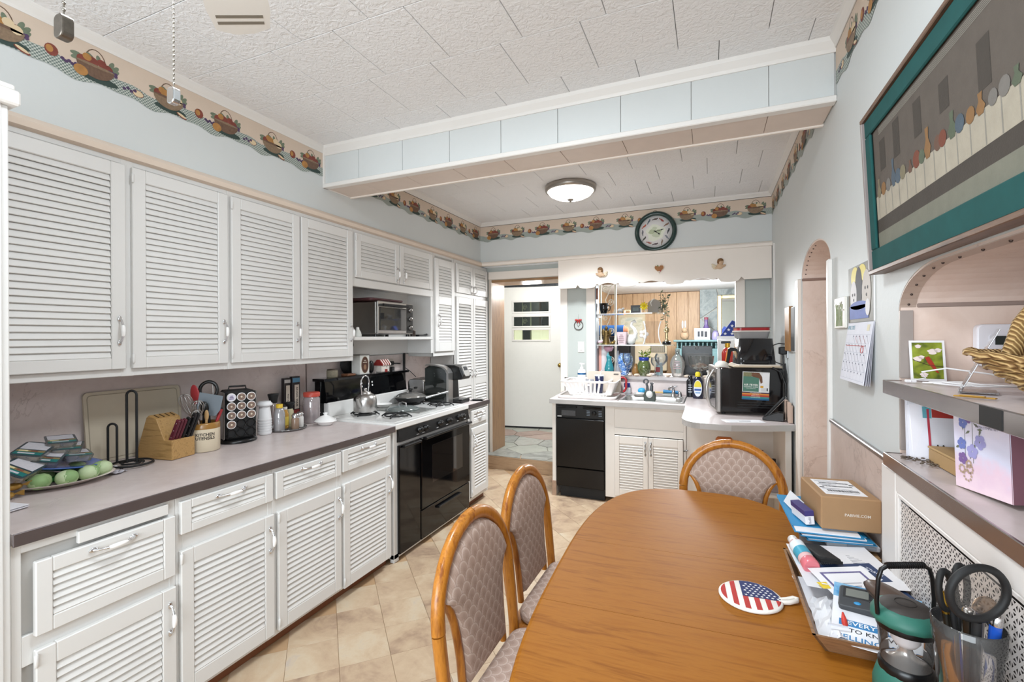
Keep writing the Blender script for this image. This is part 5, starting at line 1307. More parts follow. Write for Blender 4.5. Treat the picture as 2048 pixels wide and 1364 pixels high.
GOLDP = M('#b58f5c', 0.45, var=0.25, scale=60); IVORY = M('#d9c9ae', 0.45, var=0.2, scale=60)
def cherub(label, x, z, flip):
    k = T('cherub_plaque', label, 'plaque', (x, 4.775, z), group='cherub plaques on the valance')
    s_ = -1 if flip else 1
    b = MB(); b.ell(0.0, -0.012, -0.02, 0.03, 0.012, 0.028, 14, 8).ell(-s_ * 0.028, -0.014, -0.018, 0.02, 0.008, 0.012, 10, 6).ell(s_ * 0.02, -0.016, -0.033, 0.026, 0.008, 0.010, 10, 6).ell(-s_ * 0.008, -0.014, 0.02, 0.024, 0.014, 0.026, 14, 8).ell(-s_ * 0.014, -0.027, 0.016, 0.004, 0.004, 0.005, 8, 6).ell(-s_ * 0.04, -0.016, -0.012, 0.012, 0.007, 0.008, 8, 6)
    b.build('figure', M('#c9a98a', 0.45, var=0.15), k)
    MB().ell(-s_ * 0.004, -0.015, 0.032, 0.027, 0.014, 0.022, 12, 8).ell(s_ * 0.012, -0.013, 0.018, 0.013, 0.012, 0.018, 10, 6).build('hair', M('#7d5730', 0.5, var=0.25, scale=80), k)
    for dx, dz, rx, rz_, an in ((0.048, -0.012, 0.030, 0.012, 35), (0.044, -0.026, 0.028, 0.010, 15), (0.036, -0.038, 0.024, 0.009, 0)):
        w = MB(); w.at(s_ * dx, -0.008, dz, 0, 0, -s_ * rad(an)).ell(0, 0, 0, rx, 0.006, rz_, 12, 6); w.build('wing_feather', IVORY, k)
cherub('gilded cherub plaque on the left of the valance', -1.035, 2.158, False)
cherub('gilded cherub plaque on the right of the valance', 0.08, 2.170, True)
k = T('heart_plaque', 'small brown wooden heart plaque in the middle of the valance', 'plaque', (-0.462, 4.775, 2.162))
hp_ = [(0.0030 * 16 * sin(t) ** 3, 0.0030 * (13 * cos(t) - 5 * cos(2 * t) - 2 * cos(3 * t) - cos(4 * t))) for t in [2 * PI * i / 36 for i in range(36)]]
MB().prism(hp_, -0.010, 0.0, 'xz').build('heart', M('#e2d2c0', 0.5), k)
MB().prism([(x * 0.86, z * 0.86) for x, z in hp_], -0.014, -0.010, 'xz').build('face', M('#a06a38', 0.5, var=0.15), k)
for i, (x, z, c) in enumerate(((-0.022, 0.032, '#e8e0d4'), (0.02, 0.034, '#e8e0d4'), (0.0, -0.032, '#e8e0d4'), (-0.014, 0.026, '#7d8a5a'), (0.012, -0.024, '#a8484a'))): MB().ell(x, -0.016, z, 0.008, 0.004, 0.007, 10, 6).build('flower', M(c, 0.5), k)
k = T('wall_clock', 'round dark green wall clock with bird pictures round the dial', 'clock', (-0.496, 4.798, 2.530))
rm = Matrix.Rotation(R90, 4, 'X')
o = MB().lathe([(0.150, 0.0), (0.196, 0.0), (0.200, 0.012), (0.190, 0.030), (0.172, 0.036), (0.158, 0.026), (0.156, 0.012)], 56, cap=False).build('rim', M('#1c3632', 0.25, coat=0.3), k); o.rotation_euler = (R90, 0, 0)
o = MB().lathe([(0.158, 0.0), (0.158, 0.012), (0.0, 0.012)], 48).build('dial', M('#e6e3e2', 0.5, var=0.02), k); o.rotation_euler = (R90, 0, 0)
m = MB(); m.X = plane_x((0, -0.0128, 0), (1, 0, 0), (0, 0, 1))
bc = ['#4a3a34', '#8e3a30', '#7a5a48', '#3d3d44', '#7d828a', '#8a7a6a', '#5a4a50', '#9a5a50', '#4a4a40', '#6a6a72', '#a8503a', '#55606a']
mats = [M(c, 0.6) for c in bc] + [M('#c5cdb4', 0.6), M('#dfe2d2', 0.6), M('#b6c0a0', 0.6)]
m.mat(13).poly([((0.085 + 0.012 * sin(5 * t)) * cos(t), (0.08 + 0.01 * cos(3 * t)) * sin(t) - 0.01, 0) for t in [2 * PI * i / 30 for i in range(30)]])
for i, (x, y, r_) in enumerate(((-0.03, 0.0, 0.035), (0.01, -0.03, 0.04), (0.03, 0.0, 0.028), (-0.01, 0.03, 0.024))): m.mat(12 if i % 2 else 14).poly([(x + r_ * cos(t) * (1 + 0.2 * sin(4 * t)), y + r_ * 0.7 * sin(t), 0.0003 + i * 0.0001) for t in [2 * PI * j / 18 for j in range(18)]])
for i in range(12):
    a = PI / 2 - i * PI / 6; cx_, cy_ = 0.122 * cos(a), 0.122 * sin(a); t_ = [0, -50, 20, 60, 120, 70, 0, -30, 40, 80, 30, 50][i]; m.mat(i)
    rot = lambda x, y: (cx_ + x * cos(rad(t_)) - y * sin(rad(t_)), cy_ + x * sin(rad(t_)) + y * cos(rad(t_)), 0.0008)
    m.poly([rot(0.018 * cos(q_), 0.008 * sin(q_)) for q_ in [2 * PI * j / 14 for j in range(14)]])
    m.poly([(p_[0], p_[1], 0.0010) for p_ in [rot(0.017 + 0.006 * cos(q_), 0.005 + 0.006 * sin(q_)) for q_ in [2 * PI * j / 10 for j in range(10)]]])
    m.poly([(p_[0], p_[1], 0.0009) for p_ in [rot(-0.012, 0.004), rot(-0.034, -0.004), rot(-0.030, -0.010), rot(-0.012, -0.006)]])
o = m.build('bird_pictures', mats, k); o['kind'] = 'stuff'
for nm, an, ln, wd in (('hour_hand', rad(-37), 0.055, 0.006), ('minute_hand', rad(13), 0.085, 0.0045)):
    h = MB(); h.X = plane_x((0, -0.0155, 0), (cos(an), 0, sin(an)), (-sin(an), 0, cos(an)))
    h.poly([(-0.02, -wd * 0.5, 0), (ln * 0.6, -wd * 0.5, 0), (ln * 0.72, -wd * 1.2, 0), (ln, 0, 0), (ln * 0.72, wd * 1.2, 0), (ln * 0.6, wd * 0.5, 0), (-0.02, wd * 0.5, 0)]).build(nm, BLACK, k)
o = MB().lathe([(0.006, 0.014), (0.006, 0.018), (0, 0.018)], 14).build('hub', BLACK, k); o.rotation_euler = (R90, 0, 0)
k = T('ceiling_lamp', 'glowing frosted dome lamp with a brushed nickel ring on the far ceiling', 'lamp', (-1.11, 3.92, 2.80))
MB().lathe([(0.215, 0.0), (0.222, -0.012), (0.215, -0.045), (0.205, -0.052), (0.195, -0.048), (0.19, 0.0)], 48, cap=False).build('ring', M('#a9a39c', 0.3, 0.9), k)
kl = N('lit_frosted_glass'); kl.set('#f6f5f2', 0.4); kl.b.inputs['Emission Color'].default_value = lin('#fff6ea'); kl.b.inputs['Emission Strength'].default_value = 5.0
MB().lathe([(0.198, -0.048), (0.175, -0.075), (0.13, -0.098), (0.07, -0.112), (0.0, -0.117)], 40).build('glass_bowl', kl.m, k)
MB().lathe([(0.028, -0.112), (0.024, -0.122), (0.008, -0.126), (0.010, -0.136), (0.0, -0.140)], 18).build('finial', M('#9a948d', 0.3, 0.9), k)
k = T('round_ornament', 'small round wire ornament with a red bow on the far wall', 'ornament', (-1.322, 4.968, 1.625))
o = MB(); o.tube([(0.048 * cos(t), -0.006, 0.048 * sin(t)) for t in [2 * PI * i / 28 for i in range(28)]], 0.0045, 6, True).build('ring', M('#57504c', 0.5, var=0.6, scale=150), k)
MB().tube([(-0.012, -0.006, 0.005), (-0.004, -0.006, -0.012), (0.02, -0.006, 0.018)], 0.003, 6).build('bird', M('#8f958f', 0.5), k)
for s_ in (-1, 1): MB().ell(s_ * 0.02, -0.012, 0.058, 0.02, 0.006, 0.010, 10, 6).build('bow_loop', M('#b23330', 0.5), k); MB().tube([(0, -0.012, 0.055), (s_ * 0.012, -0.012, 0.035), (s_ * 0.016, -0.012, 0.02)], [0.006, 0.006, 0.003], 6).build('bow_tail', M('#b23330', 0.5), k)
MB().tube([(0, -0.008, 0.05), (0.002, -0.002, 0.12)], 0.0012, 4).build('cord', M('#8c8c88', 0.6), k)
k = T('light_switch', 'white rocker light switch on the grey wall by the doorway', 'light switch', (-1.296, 4.969, 1.39))
MB().box(-0.036, -0.006, -0.058, 0.036, 0.0, 0.058, 0.003).build('plate', M('#dedad4', 0.4), k)
MB().box(-0.016, -0.010, -0.033, 0.016, -0.005, 0.033, 0.002).build('rocker', M('#e8e4df', 0.35), k)

# ================================================================ PASS-THROUGH: SHELVES, SILL, ROOM BEYOND
kcl = glass('#eef4f4')
SY = 5.09; ZS = 1.0885
for lab, x1, z in (('upper clear glass shelf across the left of the pass-through', -0.455, 1.737), ('lower clear glass shelf in the pass-through, above the vases', -0.345, 1.405)):
    k = T('glass_shelf', lab, 'shelf', (-1.13, 4.99, z), group='glass shelves in the pass-through')
    MB().prism([(0, 0), (x1 + 1.13 - 0.10, 0), (x1 + 1.13 - 0.03, 0.03), (x1 + 1.13, 0.10), (x1 + 1.13, 0.2), (0, 0.2)], 0, 0.009, 'xy').build('pane', kcl, k)
    MB().box(0, -0.003, -0.001, x1 + 1.13 - 0.10, 0.0, 0.010).build('front_edge', M('#b9b4b0', 0.25, 0.5), k)
    MB().box(0.0, 0.02, -0.03, 0.012, 0.18, 0.0).build('bracket', M('#b9b4b0', 0.3, 0.8), k)
IRON = M('#ece3d2', 0.4)
k = T('scroll_screen', 'cream wrought iron scroll panel standing in the left of the pass-through', 'screen', (-1.055, 5.23, ZS))
m = MB()
MB().box(-0.088, -0.008, 0, -0.072, 0.008, 1.03).build('upright', IRON, k)
MB().box(0.072, -0.010, 0, 0.094, 0.010, 1.03).build('upright', IRON, k)
def spiral(cx, cz, r0, turns, a0, sgn): return [(cx + r0 * math.exp(-0.16 * t) * cos(a0 + sgn * t), 0, cz + r0 * math.exp(-0.16 * t) * sin(a0 + sgn * t)) for t in [turns * 2 * PI * i / 36 for i in range(37)]]
for z in (0.10, 0.42, 0.74):
    MB().tube(spiral(0.03, z + 0.06, 0.045, 1.6, -2.2, 1), 0.005, 5).tube(spiral(-0.03, z + 0.20, 0.04, 1.5, 0.9, 1), 0.005, 5).tube([(0.0, 0, z), (-0.03, 0, z + 0.08), (0.0, 0, z + 0.14), (0.04, 0, z + 0.24)], 0.005, 5).tube([(-0.07 + 0.0 * cos(t), 0, z) for t in (0, 1)] if False else [(0.075 * cos(t), 0, z + 0.30 + 0.075 * sin(t)) for t in [PI + PI * i / 10 for i in range(11)]], 0.0055, 5).build('scroll', IRON, k)

def vase(name, label, cat, prof, mat, loc, n=22, part='body', extra=None):
    k = T(name, label, cat, loc)
    MB().lathe(prof, n).build(part, mat, k)
    return k
k = vase('paper_tube', 'pink and white upright cylinder at the left end of the sill', 'tube', [(0.045, 0), (0.047, 0.004), (0.047, 0.37), (0.044, 0.375), (0, 0.375)], M('#d9cfd0', 0.5), (-1.083, 5.12, ZS))
MB().box(-0.046, -0.047, 0.02, -0.012, -0.02, 0.36, 0.006).build('pink_band', M('#d99c8f', 0.5), k)
k = vase('glass_vase', 'turquoise glass vase with a slanted lip on the sill', 'vase', [(0.03, 0), (0.045, 0.02), (0.05, 0.07), (0.036, 0.12), (0.024, 0.16), (0.030, 0.20)], glass('#3fc4cf', mixt=0.35), (-1.012, 5.06, ZS), part='body')
MB().raw([(-0.03, 0, 0.2), (0.03, 0, 0.15), (-0.01, 0, 0.25)], [(0, 1, 2)]).build('lip', glass('#3fc4cf', mixt=0.35), k)
k = vase('feather_bottle', 'grey tapered glass bottle behind the red jug', 'bottle', [(0.035, 0), (0.04, 0.02), (0.034, 0.12), (0.015, 0.18), (0.012, 0.25), (0.016, 0.255)], M('#b7b4b6', 0.2, coat=0.3), (-0.955, 5.25, ZS))
MB().ell(-0.01, 0, 0.27, 0.012, 0.008, 0.06, 10, 6).build('stopper', M('#5a5a66', 0.4), k)
k = T('pink_dish', 'pink ceramic bowl hanging under the lower glass shelf', 'bowl', (-1.035, 5.12, 1.335))
k['label'] = 'small pink bowl held in the scroll panel under the lower shelf'
MB().lathe([(0.0, 0), (0.04, 0.008), (0.06, 0.04), (0.056, 0.06), (0.05, 0.055), (0, 0.02)], 18).build('bowl', M('#d8a3b4', 0.4), k)
k = T('blue_vase', 'large blue and white swirled glass vase on the sill', 'vase', (-0.855, 5.14, ZS))
kb = N('swirled_blue_glass'); kb.set(kb.ramp(kb.noise(kb.coord((8, 8, 14)), 2.4, 4, 0.6, 2.5), [(0.38, '#1f4fa8'), (0.5, '#4f8ad0'), (0.6, '#d5e4f2')]), 0.08, coat=0.5)
MB().lathe([(0.04, 0), (0.048, 0.01), (0.035, 0.03), (0.07, 0.09), (0.083, 0.15), (0.075, 0.20), (0.055, 0.225), (0.06, 0.235)], 24).build('body', kb.m, k)
k = vase('wine_glass', 'clear wine glass standing before the blue swirled vase', 'glass', [(0.033, 0), (0.03, 0.003), (0.006, 0.01), (0.005, 0.10), (0.02, 0.115), (0.045, 0.15), (0.05, 0.19), (0.042, 0.235)], glass('#e6eef4', mixt=0.06), (-0.815, 5.02, ZS))
k = vase('brown_vase', 'small brown pear-shaped vase between the blue vase and the ivy', 'vase', [(0.03, 0), (0.042, 0.02), (0.044, 0.05), (0.03, 0.09), (0.014, 0.115), (0.018, 0.125)], M('#8d6638', 0.3, var=0.25), (-0.735, 5.08, ZS))
LG = [M('#8fa63c', 0.5, var=0.2), M('#6d8a34', 0.5, var=0.2), M('#a9b94f', 0.5, var=0.2)]
def leaf(m, p0, d_, size, rng):
    d_ = Vector(d_).normalized(); s_ = d_.cross(Vector((rng.uniform(-1, 1), rng.uniform(-1, 1), 1))).normalized(); n_ = d_.cross(s_)
    P0 = Vector(p0); L_ = size
    m.raw([P0, P0 + d_ * L_ * 0.4 + s_ * L_ * 0.32 + n_ * L_ * 0.06, P0 + d_ * L_, P0 + d_ * L_ * 0.4 - s_ * L_ * 0.32 + n_ * L_ * 0.06], [(0, 1, 2), (0, 2, 3)])
k = T('ivy_vase', 'blue-banded green glass vase with leafy stems on the sill', 'vase', (-0.645, 5.05, ZS))
MB().lathe([(0.04, 0), (0.045, 0.008), (0.068, 0.07), (0.066, 0.12), (0.048, 0.16), (0.044, 0.165)], 24).build('body', glass('#8ba05a', mixt=0.3), k)
MB().lathe([(0.037, 0.01), (0.06, 0.07), (0.04, 0.10), (0, 0.10)], 18).build('soil', M('#3d2b24', 0.8), k)
MB().lathe([(0.047, 0.158), (0.052, 0.175), (0.055, 0.195), (0.05, 0.19), (0.044, 0.17)], 24).build('blue_rim', M('#23389a', 0.15, coat=0.5), k)
rg = random.Random(3)
for s_ in range(7):
    a = rg.uniform(0, 6.28); r_ = rg.uniform(0.02, 0.075); h_ = rg.uniform(0.22, 0.295)
    tip = (r_ * cos(a), r_ * sin(a) * 0.7, h_)
    m = MB(); m.mat(0).tube([(0, 0, 0.12), (tip[0] * 0.4, tip[1] * 0.4, 0.2), tip], 0.0022, 5)
    for i in range(9):
        f_ = 0.45 + 0.55 * i / 8; p_ = (tip[0] * f_, tip[1] * f_, 0.12 + (h_ - 0.12) * f_)
        m.mat(1 + rg.randrange(2)); leaf(m, p_, (rg.uniform(-1, 1), rg.uniform(-1, 1), rg.uniform(-0.2, 0.9)), rg.uniform(0.028, 0.045), rg)
    m.build('stem', [M('#6a7a3a', 0.6), LG[s_ % 3], LG[(s_ + 1) % 3]], k)
k = vase('goblet', 'tall clear goblet on the sill right of the ivy vase', 'glass', [(0.04, 0), (0.036, 0.004), (0.008, 0.012), (0.006, 0.10), (0.03, 0.12), (0.062, 0.16), (0.066, 0.20), (0.052, 0.235)], glass('#eceef0', mixt=0.08), (-0.475, 5.06, ZS))
k = vase('small_goblet', 'shorter clear goblet half hidden behind the ivy leaves', 'glass', [(0.035, 0), (0.03, 0.004), (0.007, 0.012), (0.006, 0.09), (0.03, 0.11), (0.045, 0.14), (0.04, 0.19)], glass('#eceef0', mixt=0.08), (-0.545, 5.16, ZS))
k = T('candle_tin', 'pale blue and red striped tin behind the goblets', 'tin', (-0.51, 5.24, ZS))
MB().cyl(0, 0, 0, 0.13, 0.035).build('tin', M('#9fbfc6', 0.4), k); MB().box(-0.034, -0.037, 0.03, 0.01, -0.03, 0.085, 0.003).build('label', M('#9a3b3e', 0.5), k)
k = vase('clear_bottle', 'clear shaped glass bottle with pale lettering on the sill', 'bottle', [(0.045, 0), (0.055, 0.01), (0.058, 0.05), (0.072, 0.10), (0.070, 0.15), (0.05, 0.20), (0.022, 0.23), (0.022, 0.275), (0.028, 0.28)], glass('#e9e6e2', mixt=0.22), (-0.315, 5.05, ZS))
m = MB()
for i in range(4): m.box(-0.035 + 0.004 * i, -0.074, 0.085 + i * 0.022, 0.035 - 0.003 * i, -0.071, 0.094 + i * 0.022)
m.build('lettering', M('#b59aa0', 0.5), k)
MB().tube([(0.012 * cos(t), -0.03, 0.245 + 0.014 * sin(t)) for t in [2 * PI * i / 14 for i in range(14)]], 0.003, 5, True).build('ring_tag', M('#2b2b2e', 0.4), k)
k = T('picture_panel', 'large black picture panel with a hanging ring, standing on the sill', 'frame', (-0.137, 5.30, ZS))
MB().box(-0.15, 0, 0, 0.15, 0.02, 0.31, 0.004).build('panel', M('#161314', 0.25), k)
MB().box(-0.118, -0.002, 0.10, 0.118, 0.0, 0.235).build('picture', M('#4d4a48', 0.3, var=0.25, scale=8), k)
MB().tube([(0.014 * cos(t), -0.004, 0.29 + 0.014 * sin(t)) for t in [2 * PI * i / 14 for i in range(14)]], 0.003, 5, True).build('hanging_ring', M('#77736f', 0.3, 1.0), k)
k = T('shell_bowl', 'footed glass bowl filled with sea shells at the right of the sill', 'bowl', (-0.095, 5.10, ZS))
MB().lathe([(0.05, 0), (0.045, 0.006), (0.014, 0.014), (0.012, 0.06), (0.05, 0.075), (0.105, 0.095), (0.115, 0.13), (0.125, 0.215)], 28).build('bowl', glass('#eef0ee', mixt=0.08), k)
rg = random.Random(9); m = MB()
for i in range(26):
    a = rg.uniform(0, 6.28); r_ = rg.uniform(0, 0.078); s_ = rg.uniform(0.014, 0.026)
    m.at(r_ * cos(a), r_ * sin(a), 0.105 + rg.uniform(0, 0.035) * (1 - r_ / 0.1), rg.uniform(0, 6), rg.uniform(-.6, .6)).mat(i % 3).ell(0, 0, 0, s_, s_ * 0.7, s_ * 0.5, 8, 5)
m.build('shells', [M('#d6b8a4', 0.5, var=0.2, scale=60), M('#c49a86', 0.5, var=0.2, scale=60), M('#e2d3c4', 0.5, var=0.2)], k)['kind'] = 'stuff'
rg = random.Random(4)
for i in range(8):
    x = (-0.78, -0.71, -0.59, -0.40, -0.22, -0.05, 0.03, 0.10)[i]
    k = T('sea_shell', ('pale sea shell on the sill edge by the blue vase', 'pale sea shell on the sill edge by the brown vase', 'small shell on the sill right of the ivy vase', 'small shell on the sill by the goblet', 'sand dollar on the sill beside the clear bottle', 'pointed shell on the sill in front of the black panel', 'broad shell on the sill under the footed bowl', 'rightmost shell on the sill, by the microwave')[i], 'shell', (x, 4.985, ZS))
    m = MB(); m.at(0, 0, 0.014, rg.uniform(0, 6)).ell(0, 0, 0, 0.034, 0.020, 0.014, 10, 6).build('shell', M('#dccbb8', 0.5, var=0.15, scale=40), k)
k = T('fire_extinguisher', 'red fire extinguisher with a yellow collar behind the air fryer basket', 'extinguisher', (0.155, 5.25, ZS))
MB().lathe([(0.05, 0), (0.055, 0.01), (0.055, 0.24), (0.04, 0.28), (0.02, 0.295)], 22).build('cylinder', M('#b3261f', 0.3, coat=0.3), k)
MB().cyl(0, 0, 0.295, 0.34, 0.024).build('collar', M('#c9992b', 0.3, 0.5), k)
MB().box(-0.06, -0.012, 0.335, 0.03, 0.012, 0.36, 0.004).build('lever', M('#1c1c1d', 0.4), k)
MB().box(-0.03, -0.057, 0.06, 0.03, -0.045, 0.14).build('label', M('#e3ded8', 0.5), k)
Z2 = 1.4145
k = T('bronze_figurine', 'bronze angel figurine on the lower glass shelf', 'figurine', (-1.045, 5.08, Z2))
BRZ = M('#6f5a34', 0.35, 0.7, var=0.4, scale=60)
MB().lathe([(0.06, 0), (0.062, 0.008), (0.05, 0.016), (0, 0.017)], 20).build('base', M('#8a7440', 0.35, 0.8), k)
MB().lathe([(0.045, 0.015), (0.035, 0.06), (0.025, 0.11), (0.03, 0.14), (0.012, 0.16), (0.0, 0.162)], 16).ell(0, 0, 0.178, 0.018, 0.018, 0.022, 12, 8).tube([(0.025, 0, 0.135), (0.04, -0.02, 0.11), (0.01, -0.03, 0.10)], 0.008, 6).build('body', BRZ, k)
for s_ in (-1, 1): MB().ell(s_ * 0.035, 0.012, 0.13, 0.018, 0.006, 0.045, 12, 6).build('wing', BRZ, k)
k = T('porcelain_rose', 'small pink porcelain rose at the left end of the lower glass shelf', 'figurine', (-1.10, 5.03, Z2))
for i in range(5): MB().ell(0.012 * cos(i * 1.26), 0.012 * sin(i * 1.26), 0.03, 0.014, 0.014, 0.016, 10, 6).build('petal', M('#e2c4cf', 0.4), k)
MB().ell(0, 0, 0.010, 0.022, 0.018, 0.010, 10, 6).build('leaf_base', M('#a9b08f', 0.5), k)
k = T('gold_frog', 'tiny gold creature beside the bronze angel on the lower shelf', 'figurine', (-0.965, 5.02, Z2))
MB().ell(0, 0, 0.018, 0.026, 0.02, 0.018, 12, 8).ell(0.018, -0.008, 0.034, 0.014, 0.012, 0.012, 10, 6).build('body', M('#8a713e', 0.35, 0.6, var=0.3, scale=80), k)
MB().ell(0.026, -0.012, 0.045, 0.004, 0.004, 0.004, 8, 6).build('eye', BLACK, k)
k = T('printed_mug', 'pink square mug with faint lettering on the lower glass shelf', 'mug', (-0.87, 5.07, Z2))
pr = [(rrect(-0.042, -0.042, 0.042, 0.042, 0.012, 3), 0.0), (rrect(-0.055, -0.05, 0.055, 0.05, 0.012, 3), 0.135)]
n = len(pr[0][0]); vs = [(x, y, z) for q_, z in pr for x, y in q_]
MB().raw(vs, [(i, (i + 1) % n, n + (i + 1) % n, n + i) for i in range(n)], True).raw(vs, [tuple(range(n))[::-1], tuple(range(n, 2 * n))]).build('cup', M('#dcc4c8', 0.4), k)
m = MB()
for i, w_ in enumerate((0.03, 0.04, 0.036, 0.03, 0.02)): m.box(-w_ * 0.9, -0.0525, 0.03 + i * 0.018, w_ * 0.6, -0.0505, 0.034 + i * 0.018)
m.build('lettering', M('#9a7a80', 0.5), k)
k = T('swan_vase', 'white swan-necked vase on the lower glass shelf', 'vase', (-0.785, 5.10, Z2))
MB().ell(0, 0, 0.055, 0.05, 0.04, 0.055, 18, 10).build('body', M('#eeebe6', 0.25), k)
MB().tube([(0.03, 0, 0.07), (0.05, 0, 0.12), (0.03, 0, 0.17), (0.0, 0, 0.20), (0.012, 0, 0.24), (0.04, 0, 0.25), (0.055, 0, 0.235)], [0.028, 0.02, 0.016, 0.014, 0.015, 0.016, 0.006], 10).build('neck', M('#eeebe6', 0.25), k)
MB().ell(-0.05, 0, 0.09, 0.03, 0.012, 0.045, 12, 6).build('wing', M('#eeebe6', 0.25), k)
k = T('photo_holder', 'clear curved glass photo holder on the lower glass shelf', 'frame', (-0.565, 5.08, Z2), rad(16))
MB().grid(lambda u, v: ((u - 0.5) * (0.13 + 0.05 * (2 * v - 1) ** 2), 0.0, 0.01 + v * 0.235), 8, 10).build('pane', glass('#f0efee', mixt=0.03), k)
for s_ in (-1, 1): MB().tube([(s_ * (0.065 + 0.025 * (2 * v - 1) ** 2), 0, 0.005 + v * 0.24) for v in [i / 10 for i in range(11)]], 0.006, 6).build('edge', M('#f3f3f5', 0.1, coat=0.5), k)
k = T('scroll_ornament', 'pale flower-shaped ornament beside the clear photo holder', 'ornament', (-0.655, 5.12, Z2))
for i in range(5): MB().ell(0.03 * cos(i * 1.26), 0, 0.11 + 0.03 * sin(i * 1.26), 0.022, 0.008, 0.022, 10, 6).build('petal', M('#e6dcd6', 0.4), k)
MB().tube([(0, 0, 0), (0.005, 0, 0.06), (0, 0, 0.10)], 0.006, 6).build('stem', M('#cfc4bc', 0.4), k)
k = T('trophy', 'gold figure trophy on a black base at the end of the lower glass shelf', 'trophy', (-0.42, 5.06, Z2))
MB().lathe([(0.043, 0), (0.043, 0.03), (0.036, 0.034), (0, 0.035)], 24).build('base', BLACK, k)
GLD = M('#bfae88', 0.25, 0.9, var=0.1)
MB().lathe([(0.026, 0.035), (0.022, 0.045), (0.012, 0.06), (0.016, 0.08), (0.014, 0.11), (0.02, 0.145), (0.024, 0.165), (0.012, 0.18), (0.008, 0.188)], 16, sy=0.7).tube([(0.022, 0, 0.165), (0.02, -0.012, 0.135), (0.0, -0.018, 0.13)], 0.006, 6).tube([(-0.022, 0, 0.165), (-0.02, -0.012, 0.135), (0.0, -0.018, 0.13)], 0.006, 6).ell(0, 0, 0.202, 0.012, 0.012, 0.016, 12, 8).build('figure', GLD, k)
Z1 = 1.7465
k = vase('black_cup', 'black glazed cup at the left end of the upper glass shelf', 'cup', [(0.025, 0), (0.03, 0.004), (0.045, 0.05), (0.05, 0.115), (0.046, 0.115), (0.028, 0.01), (0, 0.01)], M('#121416', 0.08, coat=0.6), (-1.068, 5.07, Z1))
MB().tube([(0.047, 0, 0.095), (0.07, 0, 0.08), (0.066, 0, 0.04), (0.042, 0, 0.03)], 0.005, 6).build('handle', M('#121416', 0.08), k)
k = T('cow_figurine', 'tiny spotted animal figurine on the upper glass shelf', 'figurine', (-0.89, 5.06, Z1))
MB().ell(0, 0, 0.035, 0.032, 0.018, 0.02, 12, 8).ell(0.03, 0, 0.052, 0.014, 0.012, 0.013, 10, 6).build('body', M('#b9b4b0', 0.4, var=0.7, scale=40), k)
for x in (-0.02, 0.02):
    for y in (-0.01, 0.01): MB().cyl(x, y, 0, 0.025, 0.006, n=8).build('leg', M('#8a8784', 0.4), k)
k = T('small_photo_frame', 'small black photo frame on the upper glass shelf', 'frame', (-0.73, 5.07, Z1))
MB().box(-0.052, 0, 0, 0.052, 0.014, 0.085, 0.002).build('frame', M('#1b1716', 0.3), k); MB().box(-0.03, -0.002, 0.025, 0.03, 0.0, 0.062).build('picture', M('#3f4a44', 0.3, var=0.5, scale=30), k)
k = T('gold_pen_stand', 'thin gold bar lying between the animal and the black frame', 'bar', (-0.815, 5.10, Z1))
MB().box(-0.045, -0.006, 0.03, 0.035, 0.006, 0.038).build('bar', GLD, k); MB().box(-0.04, -0.01, 0, -0.03, 0.01, 0.03).build('stand', GLD, k); MB().box(0.02, -0.01, 0, 0.03, 0.01, 0.03).build('stand', GLD, k)
k = T('yellow_flower', 'bright yellow artificial flower on the upper glass shelf', 'flower', (-0.632, 5.06, Z1))
MB().tube([(0.02, 0, 0), (0.005, 0, 0.03), (0, 0, 0.05)], 0.004, 6).build('stem', M('#e6e0c8', 0.5), k)
for i in range(9): m = MB(); m.at(-0.012, -0.005, 0.072, 0, 0, i * 2 * PI / 9).ell(0.026, 0, 0, 0.02, 0.004, 0.009, 8, 5); m.build('petal', M('#f2d81e', 0.5), k)
MB().ell(-0.012, -0.009, 0.072, 0.014, 0.006, 0.014, 10, 6).build('centre', M('#d9b81c', 0.5), k)
k = T('paper_plaque', 'grey round-topped plaque with a white curl behind the yellow flower', 'plaque', (-0.555, 5.13, Z1))
MB().prism([(-0.06, 0.0), (0.075, 0.0), (0.075, 0.09)] + [(0.0075 + 0.0675 * cos(t), 0.09 + 0.055 * sin(t)) for t in [PI * i / 10 for i in range(1, 10)]] + [(-0.06, 0.09)], 0, 0.006, 'xz').build('plaque', M('#a39a92', 0.6), k)
MB().tube([(-0.02, -0.004, 0.075), (-0.03, -0.004, 0.11), (-0.012, -0.004, 0.14), (0.015, -0.004, 0.152)], [0.003, 0.007, 0.007, 0.002], 6).build('curl', M('#efece8', 0.4), k)
k = T('trailing_plant', 'grey-green trailing plant spilling from the right end of the upper shelf', 'plant', (-0.478, 5.07, Z1))
MB().lathe([(0.02, 0), (0.026, 0.03), (0.024, 0.03), (0, 0.01)], 14).build('pot', M('#8a7a66', 0.5), k)
rg = random.Random(8); SG = [M('#6f7a62', 0.6, var=0.2), M('#838d74', 0.6, var=0.2)]
for s_ in range(9):
    a = rg.uniform(0, 6.28); up_ = s_ % 2 == 0
    tip = (0.03 + rg.uniform(-0.03, 0.07), rg.uniform(-0.06, 0.03), rg.uniform(0.12, 0.21) if up_ else rg.uniform(-0.11, -0.02))
    mid = (tip[0] * 0.7, tip[1] * 0.8, 0.08)
    m = MB(); m.mat(0).tube([(0, 0, 0.02), mid, tip], 0.002, 5)
    for i in range(8):
        f_ = 0.3 + 0.7 * i / 7; b_ = 2 * f_ - 1
        p_ = tuple(mid[j] + (tip[j] - mid[j]) * max(0, b_) if b_ > 0 else mid[j] * 2 * f_ for j in range(3))
        m.mat(1); leaf(m, p_, (rg.uniform(-1, 1), rg.uniform(-1, 0.4), rg.uniform(-0.7, 0.7)), rg.uniform(0.025, 0.042), rg)
    m.build('stem', [M('#6a5a44', 0.6), SG[s_ % 2]], k)
